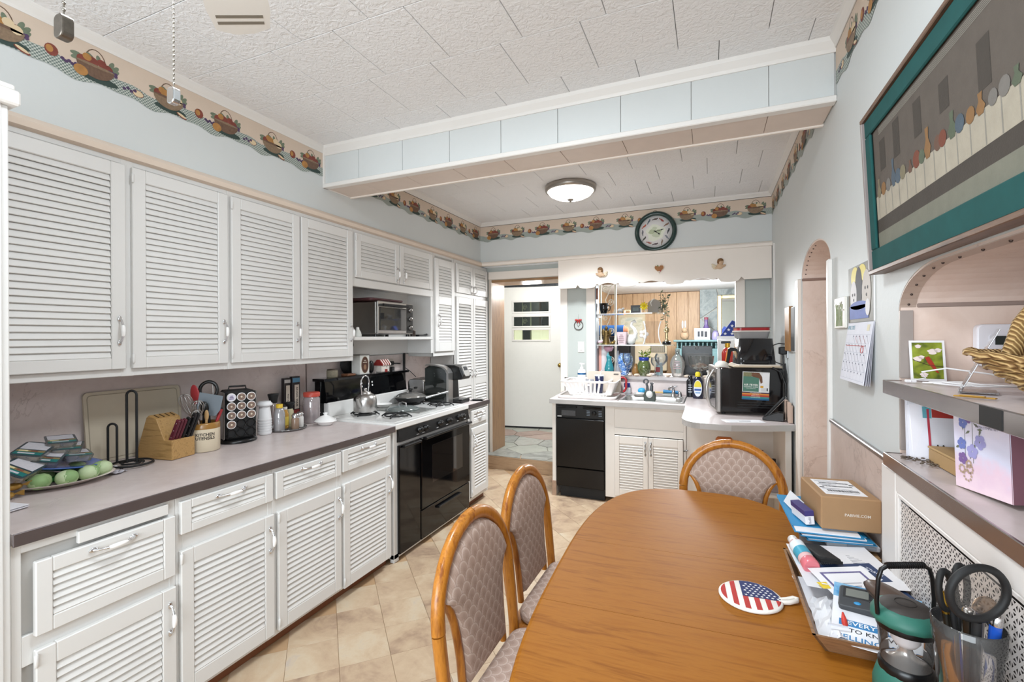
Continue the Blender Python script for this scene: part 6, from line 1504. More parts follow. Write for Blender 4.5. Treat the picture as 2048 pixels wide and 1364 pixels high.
tag(MB().box(-0.012, -0.01, 0, 0.012, 0.01, 0.12, 0.002).build('plaque', M('#7b4a34', 0.4, var=0.3, scale=40)), 'narrow brown plaque on the left casing of the pass-through', 'plaque', loc=(-1.122, 4.985, 1.90))

k = T('tall_dark_cabinet', 'tall dark cabinet in the family room behind the scroll panel', 'cabinet', (-1.55, 7.0, 0.14))
MB().box(-0.22, -0.2, 0, 0.50, 0.2, 1.36, 0.004).build('case', M('#1c1a1b', 0.35), k)
MB().box(0.03, -0.215, 0.06, 0.47, -0.2, 1.30, 0.003).build('door', M('#2a2627', 0.3), k); MB().box(-0.20, -0.215, 0.06, 0.02, -0.2, 1.30, 0.003).build('door', M('#2a2627', 0.3), k)
k = T('rolled_blanket', 'blue rolled blanket lying on the tall dark cabinet', 'blanket', (-1.33, 6.95, 1.5005))
MB().tube([(-0.32, 0, 0.085), (0.16, 0, 0.085)], 0.083, 16).build('roll', M('#2c5f9e', 0.8, var=0.1), k)
MB().tube([(0.16, 0, 0.085), (0.22, 0, 0.085)], [0.075, 0.05], 16).build('rust_end', M('#b0704f', 0.8, var=0.3, scale=30), k)
k = T('landscape_picture', 'pale framed landscape on the far panelled wall', 'picture', (-1.37, 8.985, 1.62))
MB().box(-0.25, -0.02, -0.28, 0.25, 0, 0.30, 0.004).build('frame', M('#cfc3a6', 0.4), k)
kp = N('watercolour_print'); kp.set(kp.ramp(kp.noise(kp.coord((1, 1, 2)), 3.5, 4), [(0.35, '#b9c3b8'), (0.5, '#dcd7c4'), (0.65, '#a5a98c')]), 0.6)
MB().box(-0.20, -0.024, -0.22, 0.20, -0.02, 0.24).build('print', kp.m, k)
k = T('wall_heater', 'cream wall heater with a dark grille on the far panelled wall', 'heater', (-1.0, 8.985, 0.88))
MB().box(-0.30, -0.15, 0, 0.27, 0, 0.50, 0.01).build('case', M('#d3c4a8', 0.5), k)
MB().box(-0.02, -0.155, 0.33, 0.24, -0.149, 0.46).build('grille', M('#6f6a60', 0.5), k)
for i in range(7): MB().box(-0.01 + i * 0.035, -0.16, 0.335, 0.002 + i * 0.035, -0.154, 0.455).build('grille_bar', M('#b9ab92', 0.5), k)
TEAL = M('#698789', 0.5, var=0.08)
k = T('teal_cabinet', 'teal painted hutch with a spindle rail in the family room', 'cabinet', (-0.14, 8.32, 0.14))
MB().box(-0.40, -0.16, 0, 0.38, 0.2, 1.16, 0.004).build('case', TEAL, k); MB().box(-0.43, -0.19, 1.27, 0.41, 0.22, 1.30, 0.006).build('top', TEAL, k)
MB().box(-0.40, 0.1, 1.16, 0.38, 0.2, 1.27).build('back_rail', M('#3f6568', 0.5), k)
for i in range(12): MB().lathe([(0.010, 1.16), (0.016, 1.19), (0.008, 1.22), (0.016, 1.25), (0.01, 1.27)], 8, -0.37 + i * 0.065, -0.13).build('spindle', TEAL, k)
for a, b in ((-0.39, -0.02), (0.0, 0.37)): MB().box(a, -0.172, 0.05, b, -0.16, 1.10, 0.004).build('door', TEAL, k)
zt = 1.4405
k = T('rabbit_figurine', 'brown and white long-eared figurine on the teal hutch', 'figurine', (-0.40, 8.24, zt))
MB().ell(0, 0, 0.07, 0.07, 0.05, 0.07, 14, 8).ell(0.0, -0.02, 0.16, 0.045, 0.04, 0.045, 12, 8).build('body', M('#a08468', 0.6, var=0.4, scale=30), k)
for s_ in (-1, 1): MB().ell(s_ * 0.02 - 0.01, 0, 0.25, 0.014, 0.01, 0.07, 10, 6).build('ear', M('#b5c3cc', 0.5), k)
k = T('photo_frame_white', 'white photo frame with dark figures on the teal hutch', 'frame', (-0.13, 8.22, zt))
MB().box(-0.12, 0, 0, 0.12, 0.02, 0.19, 0.004).build('frame', M('#c4ccd2', 0.4), k); MB().box(-0.095, -0.002, 0.025, 0.095, 0.0, 0.165).build('mount', M('#e8ebef', 0.5), k)
MB().box(-0.07, -0.004, 0.05, -0.035, -0.002, 0.14).box(-0.02, -0.004, 0.05, 0.02, -0.002, 0.145).box(0.035, -0.004, 0.045, 0.075, -0.002, 0.14).build('figures', M('#20222a', 0.5), k)
k = vase('purple_bottle', 'purple long-necked bottle on the teal hutch', 'bottle', [(0.06, 0), (0.075, 0.03), (0.08, 0.12), (0.04, 0.22), (0.025, 0.26), (0.03, 0.33)], M('#5a4a78', 0.25, var=0.2), (-0.07, 8.36, zt))
MB().lathe([(0.03, 0.33), (0.034, 0.37), (0, 0.375)], 14).build('cap', M('#7a3d4a', 0.4), k)
k = T('small_jar', 'dull lilac jar at the right end of the teal hutch', 'jar', (0.07, 8.26, zt))
MB().lathe([(0.05, 0), (0.06, 0.03), (0.05, 0.11), (0.035, 0.13)], 16).build('jar', M('#8d86a8', 0.4), k); MB().lathe([(0.038, 0.13), (0.03, 0.15), (0, 0.152)], 14).build('lid', M('#6f688c', 0.4), k)
k = T('gilt_mirror', 'gilt framed mirror over the stone fireplace', 'mirror', (0.42, 8.63, 1.72))
GILT = M('#cfc4a6', 0.35, 0.5, var=0.25, scale=25)
for nm, b_ in (('side', (-0.32, -0.05, -0.42, -0.25, 0.0, 0.47)), ('side', (0.25, -0.05, -0.42, 0.32, 0.0, 0.47)), ('top', (-0.25, -0.05, 0.40, 0.25, 0.0, 0.47)), ('bottom', (-0.25, -0.05, -0.42, 0.25, 0.0, -0.35))): MB().box(*b_, 0.015).build('frame_' + nm, GILT, k)
MB().box(-0.25, -0.02, -0.35, 0.25, -0.005, 0.40).build('glass', M('#dcdcd8', 0.03, 1.0, var=0.02), k)
k = T('white_bookcase', 'white bookcase in the family room at the right of the opening', 'bookcase', (0.30, 6.72, 0.14))
MB().box(-0.22, -0.14, 0, 0.3, 0.14, 1.32, 0.003).build('case', M('#e9e8ea', 0.4), k); MB().box(-0.20, -0.15, 1.0, 0.28, -0.14, 1.30).build('door', M('#f0eff1', 0.4), k); MB().box(-0.20, -0.15, 0.04, 0.28, -0.14, 0.98).build('door', M('#f0eff1', 0.4), k)
k = T('flag_case', 'triangular folded blue flag with white stars on the white bookcase', 'flag', (0.25, 6.66, 1.4605))
MB().prism([(-0.17, 0), (0.17, 0), (0.03, 0.23), (-0.0, 0.24)], -0.04, 0.04, 'xz').build('flag', M('#2b3f8c', 0.7), k)
MB().box(-0.18, -0.05, 0.0, 0.18, -0.041, 0.04).build('white_stripe', M('#e6e6ea', 0.6), k)
def star_pts(cx, cy, r_, z, rot=0.0): return [(cx + (r_ if i % 2 == 0 else r_ * 0.42) * sin(PI * i / 5 + rot), cy + (r_ if i % 2 == 0 else r_ * 0.42) * cos(PI * i / 5 + rot), z) for i in range(10)]
m = MB(); m.X = plane_x((0, -0.0405, 0), (1, 0, 0), (0, 0, 1))
for x, z in ((-0.08, 0.07), (0.0, 0.07), (0.08, 0.07), (-0.04, 0.12), (0.04, 0.12), (0.0, 0.17)): m.poly(star_pts(x, z, 0.022, 0.001))
m.build('stars', M('#e9e9ee', 0.6), k)['kind'] = 'stuff'

# ================================================================ RIGHT SIDE: SHELVES IN THE ARCHED RECESS, PICTURE, CALENDAR
CHR = M('#9c9694', 0.2, 0.9, var=0.25, scale=7)
XL = 0.466
for nm, lab, z, th in (('wall_shelf', 'upper recess shelf with a chrome edge, holding the woven basket', 1.369, 0.036), ('ledge', 'lower recess ledge with a chrome edge, above the radiator cover', 1.158, 0.034)):
    k = T(nm, lab, 'shelf', (XL, 1.0, z - th))
    MB().box(XL + 0.003, 0.45, z - th, 0.95, 1.700, z - 0.001).build('board', COUNTER, k, True)
    MB().box(XL - 0.003, 0.45, z - th - 0.002, XL + 0.004, 1.690, z + 0.001, 0.0015).box(XL, 1.686, z - th - 0.002, 0.508, 1.6915, z + 0.001, 0.0015).build('chrome_edge', CHR, k, True)
    if z > 1.3: MB().box(XL - 0.0045, 1.15, z - th, XL - 0.0025, 1.075, z, 0.0005).build('black_tape', MATTEBLACK, k, True)
k = T('radiator_cover', 'white radiator cover with a pierced metal grille beside the table', 'radiator cover', (0.49, 1.0, 0))
XF2 = 0.472; zt = 1.118; y0, y1 = 0.35, 1.738; gy0, gy1, gz0, gz1 = 0.45, 1.622, 0.16, 1.062
CVW = M('#e2dcd7', 0.42, var=0.025, scale=6)
m = MB(); m.box(XF2, gy1, 0, 0.508, y1, zt, 0.004).box(XF2, y0, 0, 0.508, gy0, zt, 0.004).box(XF2 + 0.0006, gy0 - 0.002, gz1, 0.507, gy1 + 0.002, zt, 0.004).box(XF2 + 0.0006, gy0 - 0.002, 0, 0.507, gy1 + 0.002, gz0, 0.004)
m.build('frame', CVW, k, True)
m = MB(); m.box(XF2 + 0.002, gy1 - 0.012, gz0, XF2 + 0.012, gy1 + 0.001, gz1, 0.003).box(XF2 + 0.002, gy0, gz1 - 0.012, XF2 + 0.012, gy1 - 0.012, gz1 + 0.001, 0.003).build('inner_bead', CVW, k, True)
m = MB(); c_ = 0.0215; ny = int((gy1 - gy0) / c_); nz = int((gz1 - gz0) / c_); gx = XF2 + 0.009
for i in range(ny):
    for j in range(nz):
        a0, b0 = gy0 + i * c_, gz0 + j * c_
        cn = [(a0, b0), (a0 + c_, b0), (a0 + c_, b0 + c_), (a0, b0 + c_)]; ce = (a0 + c_ / 2, b0 + c_ / 2)
        if b0 < 0.72 and a0 < 0.7: continue
        for e in range(4):
            tri = [cn[e], cn[(e + 1) % 4], ce]; g_ = (sum(p_[0] for p_ in tri) / 3, sum(p_[1] for p_ in tri) / 3)
            inn = [(g_[0] + (p_[0] - g_[0]) * 0.47, g_[1] + (p_[1] - g_[1]) * 0.47) for p_ in tri]
            vs = [(gx, p_[0], p_[1]) for p_ in tri + inn]
            m.raw(vs, [(0, 3, 4, 1), (1, 4, 5, 2), (2, 5, 3, 0)])
m.quad((gx, gy0, gz0), (gx, 0.71, gz0), (gx, 0.71, 0.73), (gx, gy0, 0.73))
o = m.build('grille', M('#ddd5cf', 0.4, 0.1), k, True); o['kind'] = 'stuff'
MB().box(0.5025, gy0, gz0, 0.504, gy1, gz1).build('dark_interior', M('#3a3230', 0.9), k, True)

ang = math.atan2(0.022, 0.49)
kx0 = T('tapestry_picture', 'large woven tapestry in a green velvet and wood frame over the arch', 'picture', (0.482, 1.20, 1.692), rot=(0, -ang, 0))
LY0, LY1, LZ = -0.68, 0.622, 0.495
FW = wood('walnut_frame', '#4a3528', '#6d503c', '#3d2b20', 1, 1.5, 0.4)
m = MB()
MB().box(-0.018, LY0, 0, 0.026, LY1, 0.013, 0.002).build('frame_rail', FW, kx0); MB().box(-0.018, LY0, LZ - 0.013, 0.026, LY1, LZ, 0.002).build('frame_rail', FW, kx0)
MB().box(-0.0178, LY1 - 0.013, 0.013, 0.0258, LY1, LZ - 0.013, 0.002).build('frame_stile', M('#8b817e', 0.4, var=0.15), kx0); MB().box(-0.0178, LY0, 0.013, 0.0258, LY0 + 0.013, LZ - 0.013, 0.002).build('frame_stile', FW, kx0)
VEL = M('#124a48', 0.9, var=0.2, scale=18)
vm = MB(); w_ = 0.062
vm.box(-0.010, LY0 + 0.013, 0.013, -0.002, LY1 - 0.013, 0.013 + w_, 0.003).box(-0.010, LY0 + 0.013, LZ - 0.013 - 0.052, -0.002, LY1 - 0.013, LZ - 0.013, 0.003)
vm.box(-0.0102, LY1 - 0.013 - 0.046, 0.013 + w_, -0.0018, LY1 - 0.013, LZ - 0.065, 0.003).box(-0.0102, LY0 + 0.013, 0.013 + w_, -0.0018, LY0 + 0.06, LZ - 0.065, 0.003)
vm.build('velvet_mat', VEL, kx0)
MB().box(0.0, LY0 + 0.013, 0.013, 0.024, LY1 - 0.013, LZ - 0.013).build('backing', M('#5a4a3e', 0.8), kx0)
kt = N('woven_canvas')
def woven(h):
    key = ('woven', h)
    if key not in _mc:
        kk = N('woven_' + h.strip('#')); v_ = kk.coord()
        w1 = kk.noise(v_, 260, 2); col = kk.mix(kk.noise(v_, 22, 3), lin(h), tuple(c * 0.72 for c in lin(h)[:3]) + (1,)); kk.set(col, 0.85); kk.bump(w1, 0.35, 0.002); _mc[key] = kk.m
    return _mc[key]
tp = MB(); tp.X = plane_x((-0.0012, LY1 - 0.06, 0.075), (0, -1, 0), (0, 0, 1))
TW, TH = 1.18, 0.355
cols = ['#5f564e', '#7b7a6c', '#a39b8e', '#474039', '#77726c', '#8f8a80', '#6b5042', '#515d68', '#8a6640', '#5a6350', '#774332', '#7f765f', '#aca392']
def tri_rect(mi, x0, z0, x1, z1, o_): tp.mat(mi).quad((x0, z0, o_), (x1, z0, o_), (x1, z1, o_), (x0, z1, o_))
tri_rect(0, 0, 0, TW, TH, 0.0); tri_rect(1, 0, 0, TW, 0.045, 0.0003); tri_rect(3, 0, 0.045, TW, 0.085, 0.0003)
tri_rect(12, 0, 0.085, TW, 0.155, 0.0004)
rg = random.Random(12)
for i in range(22): tri_rect(5, 0.02 + i * 0.054, 0.086, 0.024 + i * 0.054, 0.154, 0.0006)
for x0 in (0.05, 0.16, 0.30, 0.44, 0.60, 0.76, 0.92, 1.06): tri_rect(3 if x0 < 0.7 else 4, x0, 0.22 - 0.03 * (x0 > 0.5), x0 + 0.045, 0.30 + 0.02 * sin(x0 * 9), 0.0004)
for i in range(5): tri_rect(5, 0.05, 0.330 + i * 0.004, TW, 0.332 + i * 0.004, 0.0005)
for i in range(30):
    x = 0.03 + i * 0.0385 + rg.uniform(-.008, .008); mi = rg.choice((6, 7, 8, 9, 10, 11, 4)); h_ = rg.uniform(0.025, 0.062); r_ = rg.uniform(0.014, 0.022)
    if i % 3 == 0: pts = [(x - r_ * 0.5, 0.148), (x + r_ * 0.5, 0.148), (x + r_, 0.148 + h_ * 0.4), (x + r_ * 0.35, 0.148 + h_ * 0.8), (x + r_ * 0.5, 0.148 + h_ * 1.25), (x - r_ * 0.5, 0.148 + h_ * 1.25), (x - r_ * 0.35, 0.148 + h_ * 0.8), (x - r_, 0.148 + h_ * 0.4)]
    else: pts = [(x + r_ * cos(t), 0.148 + r_ * 0.9 + r_ * sin(t)) for t in [2 * PI * j / 12 for j in range(12)]]
    tp.mat(mi).poly([(a, b, 0.0008 + i * 0.00002) for a, b in pts])
tp.build('tapestry', [woven(c) for c in cols], kx0)
MB().tube([(0.024, 0.5, 0.44), (0.03, 0.0, 0.47), (0.024, -0.5, 0.44)], 0.0015, 4).build('hanging_wire', M('#8a8a8a', 0.4, 1.0), kx0)

k = T('wall_calendar', 'wall calendar with a puppy photo above the April page', 'calendar', (0.51, 2.09, 1.55))
m = MB(); XP = plane_x((-0.003, 0.157, 0.0), (0, -1, 0), (0, 0, 1)); m.X = XP
CW, CH = 0.312, 0.213
q_ = lambda mi, x0, z0, x1, z1, o_: m.mat(mi).quad((x0, z0, o_), (x1, z0, o_), (x1, z1, o_), (x0, z1, o_))
m.mat(0).box(0, 0, -0.003, CW, CH, 0.0)
def blob(mi, cx_, cz, rx, rz_, o_, e=2.0): m.mat(mi).poly([(max(0.002, min(CW - 0.002, cx_ + rx * cos(t))), max(0.002, min(CH - 0.002, cz + rz_ * sin(t))), o_) for t in [2 * PI * i / 20 for i in range(20)]])
q_(1, 0, 0, CW, CH, 0.0004); blob(2, 0.09, 0.17, 0.05, 0.04, 0.0008); blob(2, 0.18, 0.18, 0.05, 0.03, 0.0008); blob(3, 0.14, 0.13, 0.045, 0.075, 0.0010)
blob(4, 0.075, 0.10, 0.042, 0.058, 0.0013); blob(5, 0.235, 0.105, 0.052, 0.08, 0.0013); q_(6, 0.02, 0.012, 0.26, 0.062, 0.0016); blob(6, 0.14, 0.062, 0.11, 0.016, 0.0016); blob(4, 0.25, 0.05, 0.026, 0.03, 0.0018)
for x, z in ((0.062, 0.105), (0.092, 0.105), (0.222, 0.12), (0.252, 0.12), (0.237, 0.095), (0.078, 0.085)): blob(3, x, z, 0.006, 0.006, 0.0020)
m.build('photo_page', [PAPER, M('#76736a', 0.5, var=0.3), M('#d6c33e', 0.5), M('#35323a', 0.6), M('#e3e0e2', 0.6), M('#c9c1ba', 0.6), M('#6577b8', 0.6, var=0.2, scale=30)], k)
XP2 = plane_x((-0.004, 0.157, -0.002), (0, -1, 0), Vector((0.135, 0, 1)))
pg = MB(); pg.X = XP2; PHh = 0.222
pg.mat(0).box(0, -PHh, -0.001, CW, 0, 0.0)
XP3 = XP2
L2 = lambda mi, x0, z0, x1, z1, o_=0.0006: pg.mat(mi).quad((x0, z0, o_), (x1, z0, o_), (x1, z1, o_), (x0, z1, o_))
for i in range(8): L2(1, 0.01 + i * 0.0416, -0.212, 0.0108 + i * 0.0416, -0.045)
for j in range(6): L2(1, 0.01, -0.045 - j * 0.0334, 0.302, -0.0442 - j * 0.0334)
for j in range(5):
    for i in range(7):
        if j == 0 and i < 2: continue
        L2(2, 0.014 + i * 0.0416, -0.054 - j * 0.0334, 0.020 + i * 0.0416, -0.049 - j * 0.0334)
        if j < 4: pg.mat(2).quad((0.018 + i * 0.0416, -0.05 - j * 0.0334, 0.0007), (0.0195 + i * 0.0416, -0.05 - j * 0.0334, 0.0007), (0.0475 + i * 0.0416, -0.077 - j * 0.0334, 0.0007), (0.046 + i * 0.0416, -0.077 - j * 0.0334, 0.0007))
for i in range(3): pg.mat(3).quad((0.12 + i * 0.05, -0.05, 0.0008), (0.1225 + i * 0.05, -0.05, 0.0008), (0.1675 + i * 0.05, -0.078, 0.0008), (0.165 + i * 0.05, -0.078, 0.0008))
L2(3, 0.02, -0.088, 0.26, -0.0855, 0.0009)
pg.mat(3).tube([(0.235 + 0.016 * cos(t), -0.10 + 0.012 * sin(t), 0.001) for t in [2 * PI * i / 14 for i in range(14)]], 0.001, 4, True)
pg.mat(4).text('APRIL 2025', 0.021, Matrix.Translation((0.055, -0.019, 0.0008)), bold=0.01)
L2(5, 0.255, -0.032, 0.285, -0.010)
pg.build('month_page', [M('#e4e5ee', 0.7), M('#b9bccb', 0.7), M('#4d5068', 0.7), M('#c05a56', 0.7), M('#6fa3b4', 0.6), M('#d8cfae', 0.6)], k)
for i in range(3):
    p_ = MB(); p_.X = plane_x((-0.003 + 0.0005 * i, 0.154 - 0.001 * i, -0.002), (0, -1, 0), Vector((0.11 - 0.022 * i, 0, 1))); p_.box(0, -PHh, -0.001, CW, 0, -0.0004).build('back_page', M('#c9c8d0', 0.7), k)
k = T('flower_card', 'small ceramic tile with white flowers on the wall left of the calendar', 'tile', (0.51, 2.355, 1.595))
MB().box(-0.012, -0.085, -0.065, -0.001, 0.085, 0.065, 0.003).build('tile', M('#e2dfd6', 0.4), k)
m = MB(); m.X = plane_x((-0.0122, 0.085, -0.065), (0, -1, 0), (0, 0, 1)); rg = random.Random(3)
for i in range(5): m.mat(0).tube([(0.04 + 0.022 * i, 0.01, 0.0008), (0.045 + 0.02 * i, 0.05, 0.0008), (0.035 + 0.025 * i, 0.10, 0.0008)], 0.0018, 4)
for i in range(16): x, z = rg.uniform(0.025, 0.15), rg.uniform(0.04, 0.115); m.mat(1 if i % 2 else 2).poly([(x + 0.008 * cos(t), z + 0.006 * sin(t), 0.001 + i * 0.00005) for t in [2 * PI * j / 8 for j in range(8)]])
m.build('flowers', [M('#7d8a62', 0.6), M('#f1efe8', 0.6), M('#a9ab8a', 0.6)], k)

ZU = 1.3705
k = T('bird_photo', 'photo of a red bird on a blossom branch leaning in the recess', 'photo', (0.566, 1.678, ZU), rot=(rad(-8), 0, 0))
m = MB(); m.mat(0).box(-0.040, 0, 0, 0.040, 0.002, 0.115)
kb2 = N('blurred_foliage_print'); kb2.set(kb2.ramp(kb2.noise(kb2.coord(), 26, 3, 0.5, 0.4), [(0.35, '#4d5a22'), (0.5, '#7f8a2c'), (0.66, '#97a33a')]), 0.4)
m.mat(1).box(-0.034, -0.0006, 0.006, 0.034, 0.0, 0.109)
m.X = plane_x((0, -0.001, 0), (1, 0, 0), (0, 0, 1))
m.mat(2).poly([(-0.006, 0.066, 0.0006), (0.003, 0.07, 0.0006), (0.012, 0.052, 0.0006), (0.024, 0.022, 0.0006), (0.018, 0.024, 0.0006), (0.0, 0.05, 0.0006)])
for x, z, r_ in ((0.012, 0.083, 0.011), (0.024, 0.087, 0.008), (-0.022, 0.062, 0.010), (-0.014, 0.067, 0.007), (-0.01, 0.017, 0.009), (-0.02, 0.098, 0.007)): m.mat(3).poly([(x + r_ * cos(t) * (1 + 0.25 * sin(5 * t)), z + r_ * 0.75 * sin(t), 0.0004) for t in [2 * PI * j / 16 for j in range(16)]])
m.mat(4).tube([(-0.034, 0.06, 0.0003), (0.0, 0.045, 0.0003), (0.034, 0.04, 0.0003)], 0.0009, 4)
m.build('photo', [PAPER, kb2.m, M('#a3301f', 0.5), M('#ead9d4', 0.5), M('#4a3a2a', 0.6)], k)
k = T('thermostat', 'white security keypad with a dark display on the recess side wall', 'keypad', (0.745, 1.707, 1.413))
MB().prism(rrect(-0.073, 0, 0.073, 0.116, 0.014, 4), -0.026, 0.0, 'xz').build('case', M('#e6e4ea', 0.35), k, bevel=0.004)
MB().prism(rrect(-0.048, 0.014, 0.055, 0.088, 0.006, 3), -0.029, -0.026, 'xz').build('door', M('#dedce2', 0.35), k)
MB().box(-0.037, -0.0305, 0.060, 0.045, -0.028, 0.084).build('display', M('#10211f', 0.1, coat=0.5), k)
MB().ell(-0.022, -0.027, 0.010, 0.003, 0.002, 0.003, 8, 6).build('led', M('#3a3a3e', 0.4), k)
k = T('charging_cables', 'white charging cables looped on the upper recess shelf', 'cable', (0.60, 1.50, ZU))
m = MB()
m.tube([(-0.10, 0.10, 0.004), (-0.06, 0.12, 0.012), (-0.075, 0.10, 0.03), (-0.03, 0.08, 0.042), (0.05, 0.06, 0.03), (0.1, 0.06, 0.01)], 0.0022, 6).tube([(-0.08, 0.08, 0.003), (-0.02, 0.03, 0.006), (0.05, 0.05, 0.003), (0.08, 0.0, 0.004), (0.0, 0.0, 0.003), (-0.05, 0.05, 0.008)], 0.0022, 6).tube([(-0.06, 0.10, 0.003), (0.0, 0.06, 0.008), (0.03, 0.02, 0.003), (-0.03, 0.0, 0.003), (-0.07, 0.04, 0.005)], 0.0022, 6)
m.build('cord', M('#e9e7e8', 0.5), k); MB().box(-0.11, 0.10, 0, -0.085, 0.112, 0.008, 0.002).build('connector', M('#e9e7e8', 0.4), k)
k = T('acrylic_stand', 'clear slanted acrylic sign stand on the upper recess shelf', 'stand', (0.53, 1.40, ZU), rad(70))
m = MB(); m.at(0, 0, 0, 0, rad(24)).box(-0.045, 0, 0, 0.045, 0.003, 0.155, 0.0008).build('panel', glass('#d9d4d4', mixt=0.10), k)
MB().box(-0.045, -0.06, 0, 0.045, 0.004, 0.003, 0.0008).build('foot', glass('#d9d4d4', mixt=0.10), k)
k = T('gold_ribbon', 'folded gold ribbon lying by the acrylic stand', 'ribbon', (0.497, 1.26, ZU), rad(-38))
MB().box(-0.03, -0.006, 0, 0.035, 0.006, 0.003, 0.001).build('ribbon', M('#b58a3c', 0.4, 0.3), k); MB().box(-0.02, -0.01, 0.003, 0.02, 0.0, 0.005, 0.001).build('fold', M('#c79a48', 0.4, 0.3), k)
k = T('woven_basket', 'large boat-shaped woven rope basket at the right edge of the upper shelf', 'basket', (0.66, 1.165, ZU), rad(-37))
kr = N('twisted_rope'); kv = kr.coord((1, 1, 1))
wv = kr.node('ShaderNodeTexWave', wave_type='BANDS', bands_direction='DIAGONAL'); kr.link(kv, wv.inputs[0]); wv.inputs['Scale'].default_value = 60; wv.inputs['Distortion'].default_value = 2.0; wv.inputs['Detail'].default_value = 1
kr.set(kr.ramp(kr.math('ADD', kr.math('MULTIPLY', wv.outputs['Fac'], 0.6), kr.math('MULTIPLY', kr.noise(kv, 50, 3), 0.4)), [(0.2, '#7d5c34'), (0.5, '#a98450'), (0.8, '#cfae78')]), 0.6)
kr.bump(wv.outputs['Fac'], 0.7, 0.006)
for j in range(8):
    f_ = j / 7; a_ = 0.075 + 0.115 * f_ ** 0.8; b_ = 0.06 + 0.05 * f_ ** 0.8; z = 0.006 + 0.011 * j
    pts = []
    for i in range(44):
        t = 2 * PI * i / 44; e = abs(cos(t)) ** 3
        pts.append((a_ * cos(t) + 0.012 * e * (1 if cos(t) > 0 else -1) * f_, b_ * sin(t) * (1 - 0.2 * e * f_), z + 0.012 * e * f_ * f_ + 0.002 * sin(14 * t + j * PI)))
    MB().tube(pts, 0.0078, 6, True).build('coil', kr.m, k)
MB().lathe([(0.0, 0.002), (0.06, 0.003), (0.07, 0.008), (0.0, 0.008)], 24, sy=0.75).build('base', kr.m, k)
for s_ in (-1, 1):
    MB().tube([(-0.135 * 1 + 0.0, s_ * 0.012, 0.085), (-0.118, s_ * 0.013, 0.15), (-0.08, s_ * 0.014, 0.215), (0.0, s_ * 0.014, 0.25), (0.08, s_ * 0.014, 0.215), (0.118, s_ * 0.013, 0.15), (0.135, s_ * 0.012, 0.085)], [0.016] * 7, 8).build('handle_rope', kr.m, k)
ZL = 1.159
k = T('envelope_stack', 'sheaf of white envelopes and a red-topped card standing on the ledge', 'envelopes', (0.585, 1.64, ZL))
for i in range(7):
    m = MB(); m.at(0.0, -0.004 * i, 0, rad(1.5 * (i % 3)), rad(-4 - i)).box(-0.082 + 0.004 * (i % 3), 0, 0, 0.10, 0.0012, 0.172 - 0.004 * i).build('envelope', M(('#e6e5ec', '#dfe0e6', '#eceaf0')[i % 3], 0.7), k)
m = MB(); m.at(0.0, -0.034, 0, 0, rad(-10)).mat(0).box(-0.04, 0, 0.006, 0.12, 0.0012, 0.148)
m.mat(1).box(-0.03, -0.0006, 0.117, 0.12, 0.0, 0.147).mat(2).box(-0.041, -0.001, 0.006, -0.036, 0.0, 0.14).mat(3).box(-0.05, -0.0004, 0.115, -0.031, 0.0, 0.146)
m.build('printed_card', [M('#d6d5dc', 0.6), M('#a3332c', 0.5), M('#b23a4a', 0.5), M('#5fa3b0', 0.5)], k)
m = MB(); m.at(-0.018, -0.036, 0.012, 0, rad(-10)); m.mat(0).ell(0, 0, 0.014, 0.012, 0.0012, 0.009, 12, 6).mat(1).ell(0.013, 0, 0.013, 0.004, 0.0013, 0.007, 8, 6).ell(-0.006, -0.001, 0.028, 0.0025, 0.001, 0.006, 8, 6).ell(0.006, -0.001, 0.028, 0.0025, 0.001, 0.006, 8, 6).mat(0).ell(0.02, 0, 0.012, 0.004, 0.001, 0.006, 8, 6)
m.build('bee_sticker', [M('#dcae2c', 0.5), M('#2a251f', 0.5)], k)
k = T('brown_box', 'flat brown cardboard box lying on the ledge behind the sympathy card', 'box', (0.625, 1.525, ZL))
MB().box(-0.085, -0.085, 0, 0.10, 0.08, 0.036, 0.002).build('box', M('#b08e62', 0.7, var=0.06), k); MB().box(-0.087, -0.087, 0.036, 0.102, 0.082, 0.042, 0.002).build('lid', M('#b99768', 0.7, var=0.06), k)
k = T('black_gadget', 'small black gadget with pale buttons on the flat brown box', 'gadget', (0.60, 1.475, ZL + 0.0425))
m = MB(); m.at(0, 0, 0, 0.4, rad(20)).box(-0.022, -0.012, 0.004, 0.022, 0.012, 0.036, 0.004).build('case', M('#26282c', 0.35), k)
m = MB(); m.at(0, 0, 0, 0.4, rad(20)).box(-0.014, -0.0135, 0.014, -0.006, -0.0115, 0.028).box(0.0, -0.0135, 0.014, 0.010, -0.0115, 0.028).build('buttons', M('#b9c3cc', 0.4), k)
k = T('chain_necklace', 'dull metal chain lying in a heap at the left end of the ledge', 'chain', (0.513, 1.575, ZL))
rg = random.Random(6)
m = MB()
for i in range(26):
    t = i * 0.5; x = 0.022 * cos(t) * (1 + 0.4 * sin(t * 0.7)); y = 0.04 * sin(t * 0.83)
    m.at(x, y, 0.004 + 0.0015 * (i % 3), t, rg.uniform(-.5, .5)).tube([(0.0055 * cos(q1), 0.0038 * sin(q1), 0) for q1 in [2 * PI * j / 8 for j in range(8)]], 0.0012, 4, True)
m.build('links', M('#7d7266', 0.35, 0.9), k)['kind'] = 'stuff'
k = T('sympathy_card', 'sympathy card with purple flowers standing open on the ledge', 'card', (0.512, 1.375, ZL), rot=(0, rad(-3), rad(-79)))
kc2 = N('watercolour_wash'); vv = kc2.coord(); gz = kc2.node('ShaderNodeSeparateXYZ'); kc2.link(vv, gz.inputs[0])
